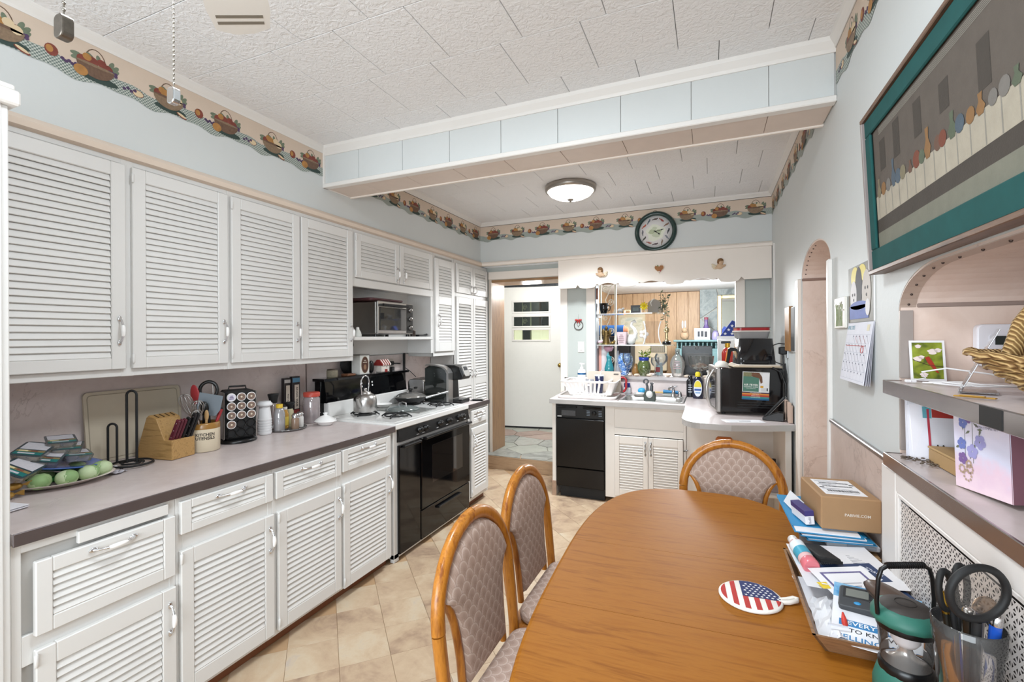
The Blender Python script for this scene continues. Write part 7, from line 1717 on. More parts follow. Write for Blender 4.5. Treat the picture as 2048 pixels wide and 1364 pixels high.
wash = kc2.ramp(kc2.math('ADD', kc2.math('MULTIPLY', gz.outputs[2], 5.2), kc2.math('MULTIPLY', kc2.math('SUBTRACT', kc2.noise(vv, 22, 4), 0.5), 0.5)), [(0.05, '#e9cfd8'), (0.22, '#e0c3d2'), (0.42, '#d3d3e6'), (0.68, '#dcd8ea'), (0.95, '#ece6e8')])
kc2.set(wash, 0.6)
m = MB(); m.mat(0).box(0, 0, 0, 0.155, 0.0012, 0.178); m.X = plane_x((0, -0.0004, 0), (1, 0, 0), (0, 0, 1))
fl_ = [(0.03, 0.145, 1), (0.048, 0.158, 2), (0.070, 0.165, 2), (0.025, 0.098, 1), (0.055, 0.085, 3), (0.026, 0.066, 2), (0.078, 0.108, 3)]
for i, (x, z, c) in enumerate(fl_):
    for j in range(5):
        a = j * 1.257 + i; r_ = 0.010 if c != 3 else 0.012
        m.mat(c).poly([(x + 0.75 * r_ * cos(a) + 0.62 * r_ * cos(t), z + 0.75 * r_ * sin(a) + 0.62 * r_ * sin(t), 0.0005 + 0.00005 * j + 0.0003 * (i % 2)) for t in [2 * PI * q1 / 9 for q1 in range(9)]])
for i in range(12): x, z = (0.018 + 0.06 * rg.random(), 0.05 + 0.12 * rg.random()); a = rg.uniform(0, 6); m.mat(4).poly([(x, z, 0.0004), (x + 0.010 * cos(a) - 0.003 * sin(a), z + 0.010 * sin(a) + 0.003 * cos(a), 0.0004), (x + 0.016 * cos(a), z + 0.016 * sin(a), 0.0004), (x + 0.010 * cos(a) + 0.003 * sin(a), z + 0.010 * sin(a) - 0.003 * cos(a), 0.0004)])
for x in (0.033, 0.056): m.mat(4).quad((x, 0.06, 0.0003), (x + 0.0012, 0.06, 0.0003), (x + 0.002, 0.172, 0.0003), (x + 0.0008, 0.172, 0.0003))
for i, (x, z, r_) in enumerate(((0.022, 0.042, 0.008), (0.045, 0.045, 0.009), (0.038, 0.030, 0.011), (0.043, 0.056, 0.007))):
    for j in range(9): a = j * 0.7; m.mat(5).poly([(x + r_ * cos(a) + 0.003 * cos(t), z + r_ * sin(a) + 0.003 * sin(t), 0.0005) for t in [2 * PI * q1 / 6 for q1 in range(6)]])
m.mat(6).text('WITH SYMPATHY', 0.0078, Matrix.Translation((0.097, 0.140, 0.0006)))
m.build('front', [kc2.m, M('#6d7ab8', 0.6, var=0.2), M('#7a5f96', 0.6, var=0.2), M('#9a97c8', 0.6, var=0.2), M('#6f7462', 0.6), M('#b39a86', 0.6), M('#5a5468', 0.6)], k)
m = MB(); m.at(0.155, 0.0, 0, rad(97)).box(0, 0, 0, 0.15, 0.0012, 0.178).build('back_leaf', M('#7d5560', 0.6), k)

# ================================================================ TABLE AND CHAIRS
TABW = wood('table_wood', '#905619', '#9d6321', '#854e15', 0, 1.6, 0.5, 12, bump=0.03); TABW.node_tree.nodes['Principled BSDF'].inputs['Specular IOR Level'].default_value = 0.15
ROT = rad(3.0); TCX, TCY = -0.020, 1.505
k = T('dining_table', 'long oval oak dining table with two leaf seams in the foreground', 'table', (TCX, TCY, 0), ROT)
def supell(a, b, n, N_=72): return [(a * math.copysign(abs(cos(t)) ** (2 / n), cos(t)), b * math.copysign(abs(sin(t)) ** (2 / n), sin(t))) for t in [2 * PI * i / N_ for i in range(N_)]]
def rounded_top(pts):
    """stack inset outlines so the edge is rounded"""
    lay = [(0.012, 0.714), (0.003, 0.717), (0.0, 0.724), (0.0, 0.738), (0.004, 0.746), (0.012, 0.7495), (0.02, 0.75)]
    return lay
outl = supell(0.455, 0.945, 2.9)
def inset(pts, d_): return [(x * (1 - d_ / 0.455), y * (1 - d_ / 0.945)) for x, y in pts]
for lo_, hi_ in ((-2, -0.213), (-0.2115, 0.2115), (0.213, 2)):
    m = MB(); rows = []
    for d_, z in rounded_top(None):
        pl = clip(clip(inset(outl, d_), 0, -1, -lo_), 0, 1, hi_)
        rows.append([(x, y, z) for x, y in pl])
    n0 = min(len(r_) for r_ in rows)
    def resample(poly, cnt=64):
        L_ = [0]
        for i in range(len(poly)): L_.append(L_[-1] + (Vector(poly[(i + 1) % len(poly)]) - Vector(poly[i])).length)
        return poly
    top = rows[-1]
    if all(len(r_) == len(top) for r_ in rows):
        n_ = len(top); vs = [p_ for r_ in rows for p_ in r_]
        m.raw(vs, [(j * n_ + i, j * n_ + (i + 1) % n_, (j + 1) * n_ + (i + 1) % n_, (j + 1) * n_ + i) for j in range(len(rows) - 1) for i in range(n_)])
        m.raw(top, [tuple(range(n_))]); m.raw(rows[0], [tuple(range(n_))[::-1]])
    else:
        m.prism([(x, y) for x, y, z in rows[3]], 0.714, 0.75, 'xy')
    m.build('table_leaf', TABW, k)
MB().prism(supell(0.39, 0.86, 2.9, 40), 0.64, 0.714, 'xy').build('apron', TABW, k)
for y in (-0.38, 0.38):
    MB().lathe([(0.06, 0.10), (0.075, 0.16), (0.05, 0.24), (0.065, 0.40), (0.05, 0.55), (0.08, 0.64)], 20, 0, y).build('pedestal', TABW, k)
    for s_ in (-1, 1): MB().tube([(0, y, 0.16), (s_ * 0.16, y, 0.10), (s_ * 0.30, y, 0.03)], [0.045, 0.038, 0.03], 10).build('foot', TABW, k)

CHW = wood('chair_wood', '#9c5a18', '#bd7a2a', '#86480f', 2, 2.0, 0.32, 8, coat=0.2, bump=0.03)
kf = N('scallop_upholstery')
def sc_fabric():
    tc = kf.node('ShaderNodeTexCoord'); sp_ = kf.node('ShaderNodeSeparateXYZ'); kf.link(tc.outputs['Object'], sp_.inputs[0])
    u = kf.math('DIVIDE', sp_.outputs[0], 0.046); v = kf.math('DIVIDE', kf.math('SUBTRACT', sp_.outputs[2], sp_.outputs[1]), 0.0235)
    r_ = kf.math('FLOOR', v); par = kf.math('MULTIPLY', kf.math('PINGPONG', r_, 1.0), 0.5)
    up = kf.math('ADD', u, par)
    fu = kf.math('SUBTRACT', kf.math('FRACT', up), 0.5); fv = kf.math('MULTIPLY', kf.math('SUBTRACT', v, r_), 0.5)
    d0 = kf.math('SQRT', kf.math('ADD', kf.math('MULTIPLY', fu, fu), kf.math('MULTIPLY', fv, fv)))
    fu2 = kf.math('SUBTRACT', kf.math('FRACT', kf.math('ADD', up, 0.5)), 0.5); fv2 = kf.math('SUBTRACT', fv, 0.5)
    fv3 = kf.math('ADD', fv2, 0.0)
    d1 = kf.math('SQRT', kf.math('ADD', kf.math('MULTIPLY', fu2, fu2), kf.math('MULTIPLY', fv3, fv3)))
    ins = kf.math('LESS_THAN', d0, 0.5)
    val = kf.math('ADD', kf.math('MULTIPLY', d0, ins), kf.math('MULTIPLY', kf.math('ADD', d1, 0.0), kf.math('SUBTRACT', 1.0, ins)))
    ang_ = kf.math('ARCTAN2', fu, kf.math('ADD', fv, 0.02))
    ray = kf.math('MULTIPLY', kf.math('ADD', kf.math('SINE', kf.math('MULTIPLY', ang_, 22.0)), 1.0), 0.5)
    col = kf.ramp(val, [(0.0, '#9b8173'), (0.36, '#ae9587'), (0.45, '#c6b2a6'), (0.5, '#91766a')])
    col2 = kf.mix(kf.math('MULTIPLY', ray, 0.22), col, '#c4b2a6')
    kf.set(col2, 0.85)
    kf.bump(kf.math('MULTIPLY', val, -1.0), 0.35, 0.004)
sc_fabric(); FAB = kf.m

def make_chair(label, loc, rz):
    k = T('dining_chair', label, 'chair', loc, rz, 'bentwood dining chairs')
    lean = lambda z: 0.195 + max(0, z - 0.45) * 0.11
    pts = [(-0.205, lean(0) + 0.05, 0.0), (-0.215, 0.205, 0.22), (-0.225, 0.195, 0.45), (-0.233, lean(0.6), 0.60), (-0.235, lean(0.70), 0.70)]
    arch = [(-0.235 * cos(t), lean(0.70 + 0.238 * sin(t)), 0.70 + 0.238 * sin(t)) for t in [PI * i / 18 for i in range(1, 18)]]
    right = [(-x, y, z) for x, y, z in pts[::-1]]
    MB().tube(pts[:5], [0.016, 0.018, 0.021, 0.0215, 0.0215], 10, sc=0.85).build('rear_leg', CHW, k)
    MB().tube(right[:5], [0.0215, 0.0215, 0.021, 0.018, 0.016], 10, sc=0.85).build('rear_leg', CHW, k)
    MB().tube([(-0.235, lean(0.702), 0.702)] + arch[:9], 0.0222, 12, sc=0.85).build('arch_half', CHW, k)
    MB().tube(arch[8:] + [(0.235, lean(0.702), 0.702)], 0.0222, 12, sc=0.85).build('arch_half', CHW, k)
    half = [(0.0, 0.918)] + [(0.216 * sin(t), 0.70 + 0.218 * cos(t)) for t in [rad(10 * i) for i in range(1, 8)]]
    half += [(0.206, 0.765), (0.185, 0.752), (0.163, 0.725), (0.148, 0.69), (0.138, 0.64), (0.132, 0.58), (0.130, 0.50)]
    outline = half + [(-x, z) for x, z in half[:0:-1]]
    m = MB()
    def shell(off, s_):
        c = (0.0, 0.74)
        rings = [(1.0, 0.0), (0.96, off * 0.75), (0.85, off), (0.5, off * 1.25), (0.1, off * 1.3)]
        vs = []; n = len(outline)
        for f_, o_ in rings:
            for x, z in outline:
                zz = c[1] + (z - c[1]) * f_; vs.append((x * f_, lean(zz) + o_, zz))
        fs = [(j * n + i, j * n + (i + 1) % n, (j + 1) * n + (i + 1) % n, (j + 1) * n + i) for j in range(len(rings) - 1) for i in range(n)] + [tuple(range((len(rings) - 1) * n, len(rings) * n))]
        m.raw(vs, fs if s_ else [f_[::-1] for f_ in fs], True)
    shell(-0.024, False); shell(0.018, True)
    m.build('back_panel', FAB, k)
    for s_ in (-1, 1):
        MB().tube([(s_ * 0.222, lean(0.772), 0.772), (s_ * 0.193, lean(0.76), 0.76), (s_ * 0.172, lean(0.73), 0.73), (s_ * 0.156, lean(0.69), 0.69), (s_ * 0.147, lean(0.64), 0.64), (s_ * 0.141, lean(0.58), 0.58), (s_ * 0.139, 0.2, 0.47)], [0.010, 0.012, 0.013, 0.013, 0.013, 0.013, 0.013], 8, sc=0.9).build('inner_slat', CHW, k)
    MB().box(-0.225, -0.24, 0.395, 0.225, 0.215, 0.435, 0.008).build('seat_frame', CHW, k)
    MB().prism(rrect(-0.225, -0.235, 0.225, 0.19, 0.06, 5), 0.435, 0.485, 'xy').build('seat', FAB, k, bevel=0.018)
    for s_ in (-1, 1): MB().tube([(s_ * 0.20, -0.215, 0.0), (s_ * 0.20, -0.215, 0.40)], [0.016, 0.022], 10).build('front_leg', CHW, k)
    return k
make_chair('near wooden dining chair with mauve scalloped back, in the bottom foreground', (-0.455, 1.315, 0), R90)
make_chair('second wooden dining chair along the left side of the table, behind the near one', (-0.485, 1.83, 0), R90)
make_chair('wooden dining chair at the far end of the table, its back facing the sink', (0.095, 2.45, 0), 0.0)
S.objects['dining_chair.002']['label'] = 'wooden dining chair at the far end of the table, facing the camera'

# ---------------------------------------------------------------- things on the table
ZT = 0.7505
k = T('pot_holder', 'round pot holder with a stars and stripes print on the table', 'pot holder', (0.100, 1.497, ZT), rad(4))
Rp = 0.083
MB().lathe([(Rp - 0.004, 0), (Rp, 0.003), (Rp, 0.007), (Rp - 0.004, 0.010), (0, 0.010)], 40).build('pad', M('#e9e4dd', 0.8, bump=0.3, bscale=300), k)
m = MB(); Ri = Rp - 0.006
def chord(xa, xb, ya=None, yb=None):
    xs_ = [xa + (xb - xa) * i / 8 for i in range(9)]
    f_ = lambda x: math.sqrt(max(0, Ri * Ri - x * x))
    lo_ = [(x, -f_(x) if ya is None else max(ya, -f_(x)), 0.0106) for x in xs_]; hi_ = [(x, f_(x) if yb is None else min(yb, f_(x)), 0.0106) for x in xs_]
    m.poly(lo_ + hi_[::-1])
w_ = 2 * Ri / 11
for i in range(11):
    if i % 2 == 0:
        xa = -Ri + i * w_
        m.mat(0)
        if i < 4: chord(xa + 0.0004, xa + w_)
        else: chord(xa, min(xa + w_, Ri - 0.0004), None, -0.012)
m.mat(1); chord(-Ri + 4 * w_, Ri - 0.0005, -0.012, None)
m.build('stripes', [M('#b93a36', 0.8, bump=0.3, bscale=300), M('#2d3563', 0.8, bump=0.3, bscale=300)], k)
m = MB()
for i in range(7):
    for j in range(6):
        x = -Ri + 4 * w_ + 0.010 + i * 0.0135 + (0.0065 if j % 2 else 0); y = -0.004 + j * 0.0125
        if math.hypot(x, y) < Ri - 0.006: m.poly(star_pts(x, y, 0.0052, 0.0112, 0.3))
m.build('stars', M('#e8e6e8', 0.8), k)['kind'] = 'stuff'
MB().tube([(Rp - 0.012, -0.01, 0.006), (Rp + 0.014, -0.004, 0.007), (Rp + 0.036, 0.010, 0.008), (Rp + 0.040, 0.020, 0.008), (Rp + 0.030, 0.024, 0.008), (Rp + 0.012, 0.012, 0.007), (Rp - 0.01, 0.004, 0.006)], 0.006, 8).build('hanging_loop', M('#e9e4dd', 0.8), k)

TRW = wood('tray_wood', '#7d5a3f', '#97714f', '#6b4b33', 0, 2.5, 0.5)
k = T('letter_tray', 'shallow wooden tray with flared sides full of papers on the table', 'tray', (0.345, 1.53, ZT))
bx0, bx1, by0, by1 = -0.098, 0.098, -0.215, 0.215; rx0, rx1, ry0, ry1, rz_ = -0.130, 0.112, -0.252, 0.235, 0.052; t_ = 0.007
MB().box(bx0, by0, 0, bx1, by1, 0.006).build('bottom', TRW, k)
def side(a, b, ra, rb, ox_, oy_):
    vs = [(a[0], a[1], 0), (b[0], b[1], 0), (rb[0], rb[1], rz_), (ra[0], ra[1], rz_)]
    vs += [(x + ox_ * t_, y + oy_ * t_, z) for x, y, z in vs]
    MB().raw(vs, [(0, 1, 2, 3), (4, 7, 6, 5), (0, 4, 5, 1), (1, 5, 6, 2), (2, 6, 7, 3), (3, 7, 4, 0)]).build('side', TRW, k)
side((bx0, by0), (bx1, by0), (rx0, ry0), (rx1, ry0), 0, 1); side((bx1, by0), (bx1, by1), (rx1, ry0), (rx1, ry1), -1, 0)
side((bx1, by1), (bx0, by1), (rx1, ry1), (rx0, ry1), 0, -1); side((bx0, by1), (bx0, by0), (rx0, ry1), (rx0, ry0), 1, 0)
MB().prism(rrect(-0.001, 0.024, 0.045, 0.036, 0.0058, 3), ry0 + 0.012, ry0 + 0.030, 'xz').build('hand_slot', MATTEBLACK, k)

def sheet(name, label, cat, cx_, cy_, z, w_, h_, rz, tilt=(0, 0), mat=PAPER, lines=None, curl=0.0, group=None, th=0.0008):
    k = T(name, label, cat, (cx_, cy_, z), rot=(tilt[0], tilt[1], rz), group=group)
    MB().grid(lambda u, v: ((u - 0.5) * w_, (v - 0.5) * h_, curl * ((2 * u - 1) ** 2 + (2 * v - 1) ** 2) * 0.5), 6, 6).build('sheet', mat, k)
    if lines:
        m = MB()
        for (x0, y0, x1, y1) in lines: m.box(x0, y0, 0.0005, x1, y1, 0.0009)
        m.build('print', M('#77777f', 0.7), k)['kind'] = 'stuff'
    return k
zb = ZT + 0.012
ln = [(-0.085 + 0.006 * i, -0.11, -0.083 + 0.006 * i, 0.02 + 0.02 * ((i * 7) % 3)) for i in range(14)] + [(0.02, -0.10 + 0.012 * i, 0.075 - 0.01 * (i % 3), -0.098 + 0.012 * i) for i in range(4)] + [(0.03, 0.02 + 0.010 * i, 0.085 - 0.012 * (i % 2), 0.022 + 0.010 * i) for i in range(7)]
sheet('letter', 'white printed letter sticking up at the back of the wooden tray', 'paper', 0.362, 1.66, ZT + 0.068, 0.215, 0.275, rad(9), (rad(-1), rad(-2)), PAPER, ln, 0.004)
sheet('letter', 'plain white page beneath the printed letter in the tray', 'paper', 0.340, 1.645, ZT + 0.058, 0.215, 0.28, rad(3), (0, rad(1)), M('#e6e6ea', 0.7), None, 0.003)
sheet('letter', 'white sheet lying across the left front of the tray', 'paper', 0.315, 1.48, ZT + 0.030, 0.16, 0.30, rad(6), (0, rad(-3)), M('#e3e2e6', 0.7), [(-0.06, -0.05 + 0.012 * i, 0.05, -0.048 + 0.012 * i) for i in range(6)], 0.004)
k = T('plastic_sleeve', 'crumpled white plastic packet in the front left corner of the tray', 'packet', (0.275, 1.40, ZT + 0.022))
rg = random.Random(14); hh = [[rg.uniform(0, 0.012) for _ in range(9)] for _ in range(9)]
MB().grid(lambda u, v: ((u - 0.5) * 0.085 + 0.01 * v, (v - 0.5) * 0.20, hh[int(u * 8)][int(v * 8)] + 0.02 * (1 - abs(2 * u - 1))), 8, 8, False).build('packet', M('#dfdfe3', 0.3, coat=0.2), k)
MB().box(-0.02, -0.075, 0.036, 0.02, -0.07, 0.039).build('seal', M('#cfcfd6', 0.4), k)
k = T('red_pen', 'red pointed marker upright at the front of the tray', 'marker', (0.297, 1.325, ZT + 0.012), rot=(rad(-35), 0, rad(5)))
MB().lathe([(0.006, 0), (0.007, 0.03), (0.0075, 0.035)], 12).build('barrel', M('#b0302a', 0.35), k); MB().lathe([(0.0075, 0.035), (0.006, 0.06), (0.002, 0.075), (0, 0.076)], 12).build('tip', M('#c23a30', 0.35), k)
k = T('navy_folder', 'navy blue folder printed with pale letters, slanting across the tray', 'folder', (0.375, 1.535, ZT + 0.066), rot=(rad(4), rad(-3), rad(20)))
m = MB(); m.mat(0).box(-0.085, -0.115, 0, 0.095, 0.115, 0.002, 0.0006)
m.mat(1).text('D', 0.045, Matrix.Translation((0.052, 0.082, 0.0024)) @ Matrix.Rotation(rad(-62), 4, 'Z'), bold=0.02).text('Thank', 0.02, Matrix.Translation((0.078, 0.07, 0.0024)) @ Matrix.Rotation(rad(-62), 4, 'Z')).text('L', 0.04, Matrix.Translation((0.062, 0.022, 0.0024)) @ Matrix.Rotation(rad(-62), 4, 'Z'), bold=0.02)
m.build('cover', [M('#2f4266', 0.5), M('#e4e6ee', 0.5)], k)
k = T('certificate', 'white certificate with a purple patterned border on the navy folder', 'certificate', (0.357, 1.515, ZT + 0.073), rot=(rad(4), rad(-4), rad(18)))
m = MB(); m.mat(0).grid(lambda u, v: ((u - 0.5) * 0.15, (v - 0.5) * 0.20, 0.0), 2, 2)
for b_ in ((-0.055, -0.075, 0.055, -0.069), (-0.055, 0.069, 0.055, 0.075), (-0.055, -0.069, -0.049, 0.069), (0.049, -0.069, 0.055, 0.069)): m.mat(1).box(b_[0], b_[1], 0.0004, b_[2], b_[3], 0.0009)
m.mat(2)
for i in range(4): m.box(-0.03, 0.02 - i * 0.014, 0.0004, 0.025 - 0.008 * i, 0.022 - i * 0.014, 0.0009)
m.build('page', [PAPER, M('#6a6490', 0.6, var=0.4, scale=200), M('#9a9aa6', 0.6)], k)
MB().raw([(-0.085, 0.0, 0.0006), (-0.065, 0.0, 0.0006), (-0.062, 0.03, 0.0006), (-0.088, 0.03, 0.0006)], [(0, 1, 2, 3)]).build('yellow_tab', M('#e2c43a', 0.5), k)
k = T('brochure', 'white and blue brochure about selling, at the front of the tray', 'brochure', (0.362, 1.385, ZT + 0.062), rot=(rad(10), rad(-2), rad(-14)))
m = MB(); m.mat(0).box(-0.085, -0.115, 0, 0.095, 0.115, 0.0016, 0.0004)
ksky = N('sky_print'); ksky.set(ksky.ramp(ksky.noise(ksky.coord(), 18, 4), [(0.4, '#3f8fc4'), (0.62, '#a9cfe6')]), 0.5)
m.mat(1).box(-0.085, 0.055, 0.0014, 0.095, 0.114, 0.0020)
m.mat(2).box(-0.07, -0.052, 0.0014, 0.08, -0.030, 0.0022)
m.mat(3).text('WORKING LONDON', 0.0165, Matrix.Translation((0.01, 0.066, 0.0024)), bold=0.012) if False else m.mat(3).text('GO LONG', 0.0165, Matrix.Translation((0.01, 0.066, 0.0024)), bold=0.012)
m.mat(3).text('EVERYTHING', 0.020, Matrix.Translation((0.005, -0.041, 0.0026)), bold=0.012)
m.mat(4).text('TO KNOW IN', 0.0185, Matrix.Translation((0.008, -0.066, 0.0020)), bold=0.01)
m.mat(2).text('SELLING YOUR', 0.023, Matrix.Translation((0.005, -0.092, 0.0020)), bold=0.01)
m.build('cover', [M('#e9e9ee', 0.5), ksky.m, M('#3a7fb4', 0.5), M('#f2f4f8', 0.5), M('#35363c', 0.5)], k)
k = T('digital_meter', 'dark grey meter with a small screen and blue button in the tray', 'meter', (0.343, 1.428, ZT + 0.070), rot=(rad(22), rad(-6), rad(-18)))
MB().prism(rrect(-0.042, -0.034, 0.042, 0.034, 0.008, 4), 0, 0.022, 'xy').build('case', M('#3d3f42', 0.45), k, bevel=0.003)
MB().box(-0.027, 0.0, 0.022, 0.020, 0.024, 0.0228).build('screen', M('#73756f', 0.2), k); MB().box(-0.033, -0.005, 0.0218, 0.026, 0.029, 0.0222).build('bezel', M('#2b2c2e', 0.4), k)
MB().ell(-0.002, -0.018, 0.022, 0.008, 0.005, 0.002, 12, 6).build('button', M('#2f86b8', 0.4), k); MB().ell(0.024, -0.006, 0.022, 0.003, 0.003, 0.002, 8, 6).build('small_button', BLACK, k)
k = T('glasses_case', 'brown hard glasses case behind the lantern in the tray', 'glasses case', (0.408, 1.405, ZT + 0.082), rot=(rad(8), 0, rad(32)))
MB().ell(0, 0, 0.022, 0.036, 0.082, 0.024, 20, 10).build('shell', M('#54433a', 0.35, var=0.1), k); MB().tube([(0.036 * cos(t), 0.082 * sin(t), 0.022) for t in [2 * PI * i / 28 for i in range(28)]], 0.0012, 4, True).build('seam', M('#2e2520', 0.5), k)
k = T('lotion_bottle', 'pink lotion bottle with a white and teal label lying in the tray', 'bottle', (0.268, 1.595, ZT + 0.075), rot=(rad(-82), 0, rad(12)))
kp_ = M('#d3707a', 0.2, coat=0.5)
MB().lathe([(0.020, 0), (0.023, 0.003), (0.023, 0.024), (0.0225, 0.026)], 22).build('cap', kp_, k)
MB().lathe([(0.020, 0.026), (0.0215, 0.03), (0.0215, 0.115), (0.014, 0.128)], 22).build('bottle', M('#dcb4b4', 0.25, coat=0.4), k)
MB().lathe([(0.014, 0.128), (0.014, 0.148), (0.0, 0.149)], 16).build('neck', M('#e9e6e4', 0.3), k)
MB().lathe([(0.0219, 0.062), (0.0219, 0.110)], 22, cap=False).build('label', M('#dfe6ea', 0.4), k); MB().lathe([(0.0222, 0.044), (0.0222, 0.080)], 22, cap=False).build('teal_band', M('#3f9ab4', 0.4), k)
k = T('spectacle_pouch', 'soft black spectacle pouch beside the lotion bottle in the tray', 'pouch', (0.305, 1.69, ZT + 0.074), rot=(rad(-8), rad(4), rad(10)))
MB().prism(rrect(-0.030, -0.078, 0.030, 0.078, 0.014, 4), 0, 0.016, 'xy').build('pouch', M('#1a1a1b', 0.75), k, bevel=0.006)
MB().box(-0.029, -0.080, 0.004, 0.029, -0.076, 0.012).build('opening', M('#0e0e0f', 0.8), k)

k = T('lower_carton', 'low brown carton at the bottom of the paper stack by the wall', 'carton', (0.40, 1.955, ZT))
MB().box(-0.085, -0.15, 0, 0.088, 0.17, 0.036, 0.002).build('box', M('#a5825c', 0.7, var=0.06), k); MB().box(-0.087, -0.152, 0.036, 0.09, 0.172, 0.046, 0.002).build('lid', M('#b08c64', 0.7, var=0.06), k)
k = T('plastic_folder', 'clear plastic folder with bubbled edge sticking out under the stack', 'folder', (0.325, 1.94, ZT + 0.0475), rad(-4))
MB().grid(lambda u, v: ((u - 0.5) * 0.085, (v - 0.5) * 0.44, 0.004 + 0.003 * sin(u * 9) * sin(v * 12)), 10, 14).build('sheet', glass('#dfe6ee', mixt=0.4), k); MB().box(-0.03, -0.21, 0.004, 0.02, -0.17, 0.008).build('label', M('#aab6cc', 0.5), k)
k = T('silver_laptop_sleeve', 'grey flat case beneath the blue folders', 'case', (0.415, 1.95, ZT + 0.0575), rad(3))
MB().box(-0.075, -0.13, 0, 0.072, 0.16, 0.018, 0.004).build('case', M('#b4b7bd', 0.35, var=0.05), k); MB().box(-0.02, -0.132, 0.006, 0.06, -0.129, 0.016, 0.001).build('label', M('#8f98a4', 0.5), k)
BLU = M('#2b87b8', 0.5, var=0.05)
for i in range(3):
    k = T('blue_folder', ('lowest blue paper folder in the stack under the parcel', 'middle blue paper folder in the stack under the parcel', 'top blue paper folder, directly under the parcel')[i], 'folder', (0.372 - 0.012 * i, 1.96, ZT + 0.078 + i * 0.011), rot=(rad(0.5 * i), rad(-1), rad(6 - 2 * i)), group='blue folders under the parcel')
    MB().box(-0.10, -0.155, 0, 0.095, 0.20, 0.0022, 0.0006).build('cover', BLU, k); MB().box(-0.095, -0.150, 0.0024, 0.085, 0.19, 0.0065).build('papers', M('#e9e8ec', 0.7), k)
    MB().box(-0.10, -0.155 + 0.02 * i, 0.0068, 0.09, 0.20, 0.0088, 0.0006).build('cover', BLU, k)
k = T('parcel', 'brown cardboard parcel with a shipping label on the stack by the wall', 'box', (0.405, 1.945, ZT + 0.112), rad(6))
CARD = M('#a3805c', 0.75, var=0.05, scale=25)
MB().box(-0.085, -0.115, 0, 0.085, 0.115, 0.108, 0.004).build('carton', CARD, k)
m = MB(); m.mat(0).box(-0.062, -0.085, 0.108, 0.058, 0.085, 0.1088); rg = random.Random(5)
for row, y in ((0, 0.045), (1, 0.008), (2, -0.045)):
    x = -0.045
    while x < 0.045:
        w_ = rg.choice((0.001, 0.0016, 0.0024)); m.mat(1).box(x, y - (0.006 if row < 2 else 0.010), 0.1088, x + w_, y + (0.006 if row < 2 else 0.010), 0.1093); x += w_ + rg.choice((0.0012, 0.002))
for y in (0.07, 0.06, 0.028, 0.022, -0.02, -0.026, -0.068): m.mat(2).box(-0.055, y, 0.1088, rg.uniform(-0.02, 0.05), y + 0.002, 0.1092)
m.mat(1).box(-0.058, -0.012, 0.1088, -0.044, -0.004, 0.1093).box(0.042, 0.026, 0.1088, 0.056, 0.034, 0.1093)
m.build('shipping_label', [PAPER, M('#26262a', 0.6), M('#8a8a92', 0.6)], k)
m = MB(); m.text('PABIVIE.COM', 0.0125, plane_x((0.018, -0.1155, 0.052), (1, 0, 0), (0, 0, 1)), bold=0.012).build('printed_name', M('#e0d6ca', 0.7), k)
k = T('medicine_box', 'small white and purple box leaning on the blue folder beside the parcel', 'box', (0.293, 1.90, ZT + 0.112), rot=(0, rad(-6), rad(14)))
MB().box(-0.014, -0.055, 0, 0.014, 0.055, 0.046, 0.001).build('box', M('#e6e5ea', 0.5), k); MB().box(-0.0145, -0.0556, 0.028, 0.0145, 0.0556, 0.0465, 0.001).build('purple_band', M('#3f3672', 0.5), k)
m = MB(); m.text('Refill', 0.011, plane_x((0, -0.0556, 0.014), (0, 0, 1), (-1, 0, 0))).build('lettering', M('#5a5a78', 0.5), k)
sheet('clear_packet', 'thin folded white leaflet standing between the folder and parcel', 'leaflet', 0.278, 2.0, ZT + 0.135, 0.05, 0.14, rad(10), (0, rad(-62)), M('#dcdfe4', 0.4), None, 0.0)

k = T('camping_lantern', 'green and black camping lantern with its bail handle raised', 'lantern', (0.369, 1.213, ZT), rad(23))
LGN = M('#2f6a5c', 0.5, var=0.05)
MB().lathe([(0.052, 0), (0.056, 0.006), (0.056, 0.030), (0.050, 0.050), (0.046, 0.056)], 12).build('base', LGN, k)
MB().box(-0.018, -0.060, 0.008, 0.018, -0.050, 0.042, 0.004).build('button_panel', BLACK, k); MB().box(-0.010, -0.062, 0.016, 0.010, -0.059, 0.032, 0.003).build('button', LGN, k)
MB().lathe([(0.046, 0.054), (0.047, 0.066), (0.043, 0.072)], 36).build('lower_collar', BLACK, k)
MB().lathe([(0.042, 0.070), (0.045, 0.10), (0.048, 0.145)], 36, cap=False).build('globe', glass('#f7f8f8', mixt=0.02), k)
MB().lathe([(0.042, 0.071), (0.030, 0.078), (0.016, 0.088), (0.010, 0.104), (0.018, 0.112)], 28, cap=False).build('reflector', M('#d6d1cd', 0.2, 0.6), k)
MB().lathe([(0.0, 0.104), (0.018, 0.108), (0.025, 0.118), (0.025, 0.146)], 28).build('diffuser', M('#e6dede', 0.4), k)
MB().lathe([(0.050, 0.143), (0.051, 0.152), (0.050, 0.156)], 36).build('upper_collar', BLACK, k)
MB().lathe([(0.050, 0.154), (0.060, 0.158), (0.060, 0.168), (0.052, 0.182), (0.044, 0.186)], 14).build('cap', LGN, k)
MB().lathe([(0.046, 0.183), (0.040, 0.190), (0.020, 0.194), (0.0, 0.195)], 36).build('cap_pad', M('#3a3431', 0.6), k); MB().tube([(0.018 * cos(t), 0.018 * sin(t), 0.1945) for t in [2 * PI * i / 24 for i in range(24)]], 0.0008, 4, True).build('cap_ring', M('#241f1d', 0.6), k)
hp_ = [(-0.058, 0, 0.172), (-0.060, 0, 0.20), (-0.056, 0, 0.245), (-0.050, 0, 0.264), (-0.036, 0, 0.272)]
MB().tube(hp_, 0.0042, 8).build('bail_arm', BLACK, k); MB().tube([(-x, y, z) for x, y, z in hp_], 0.0042, 8).build('bail_arm', BLACK, k)
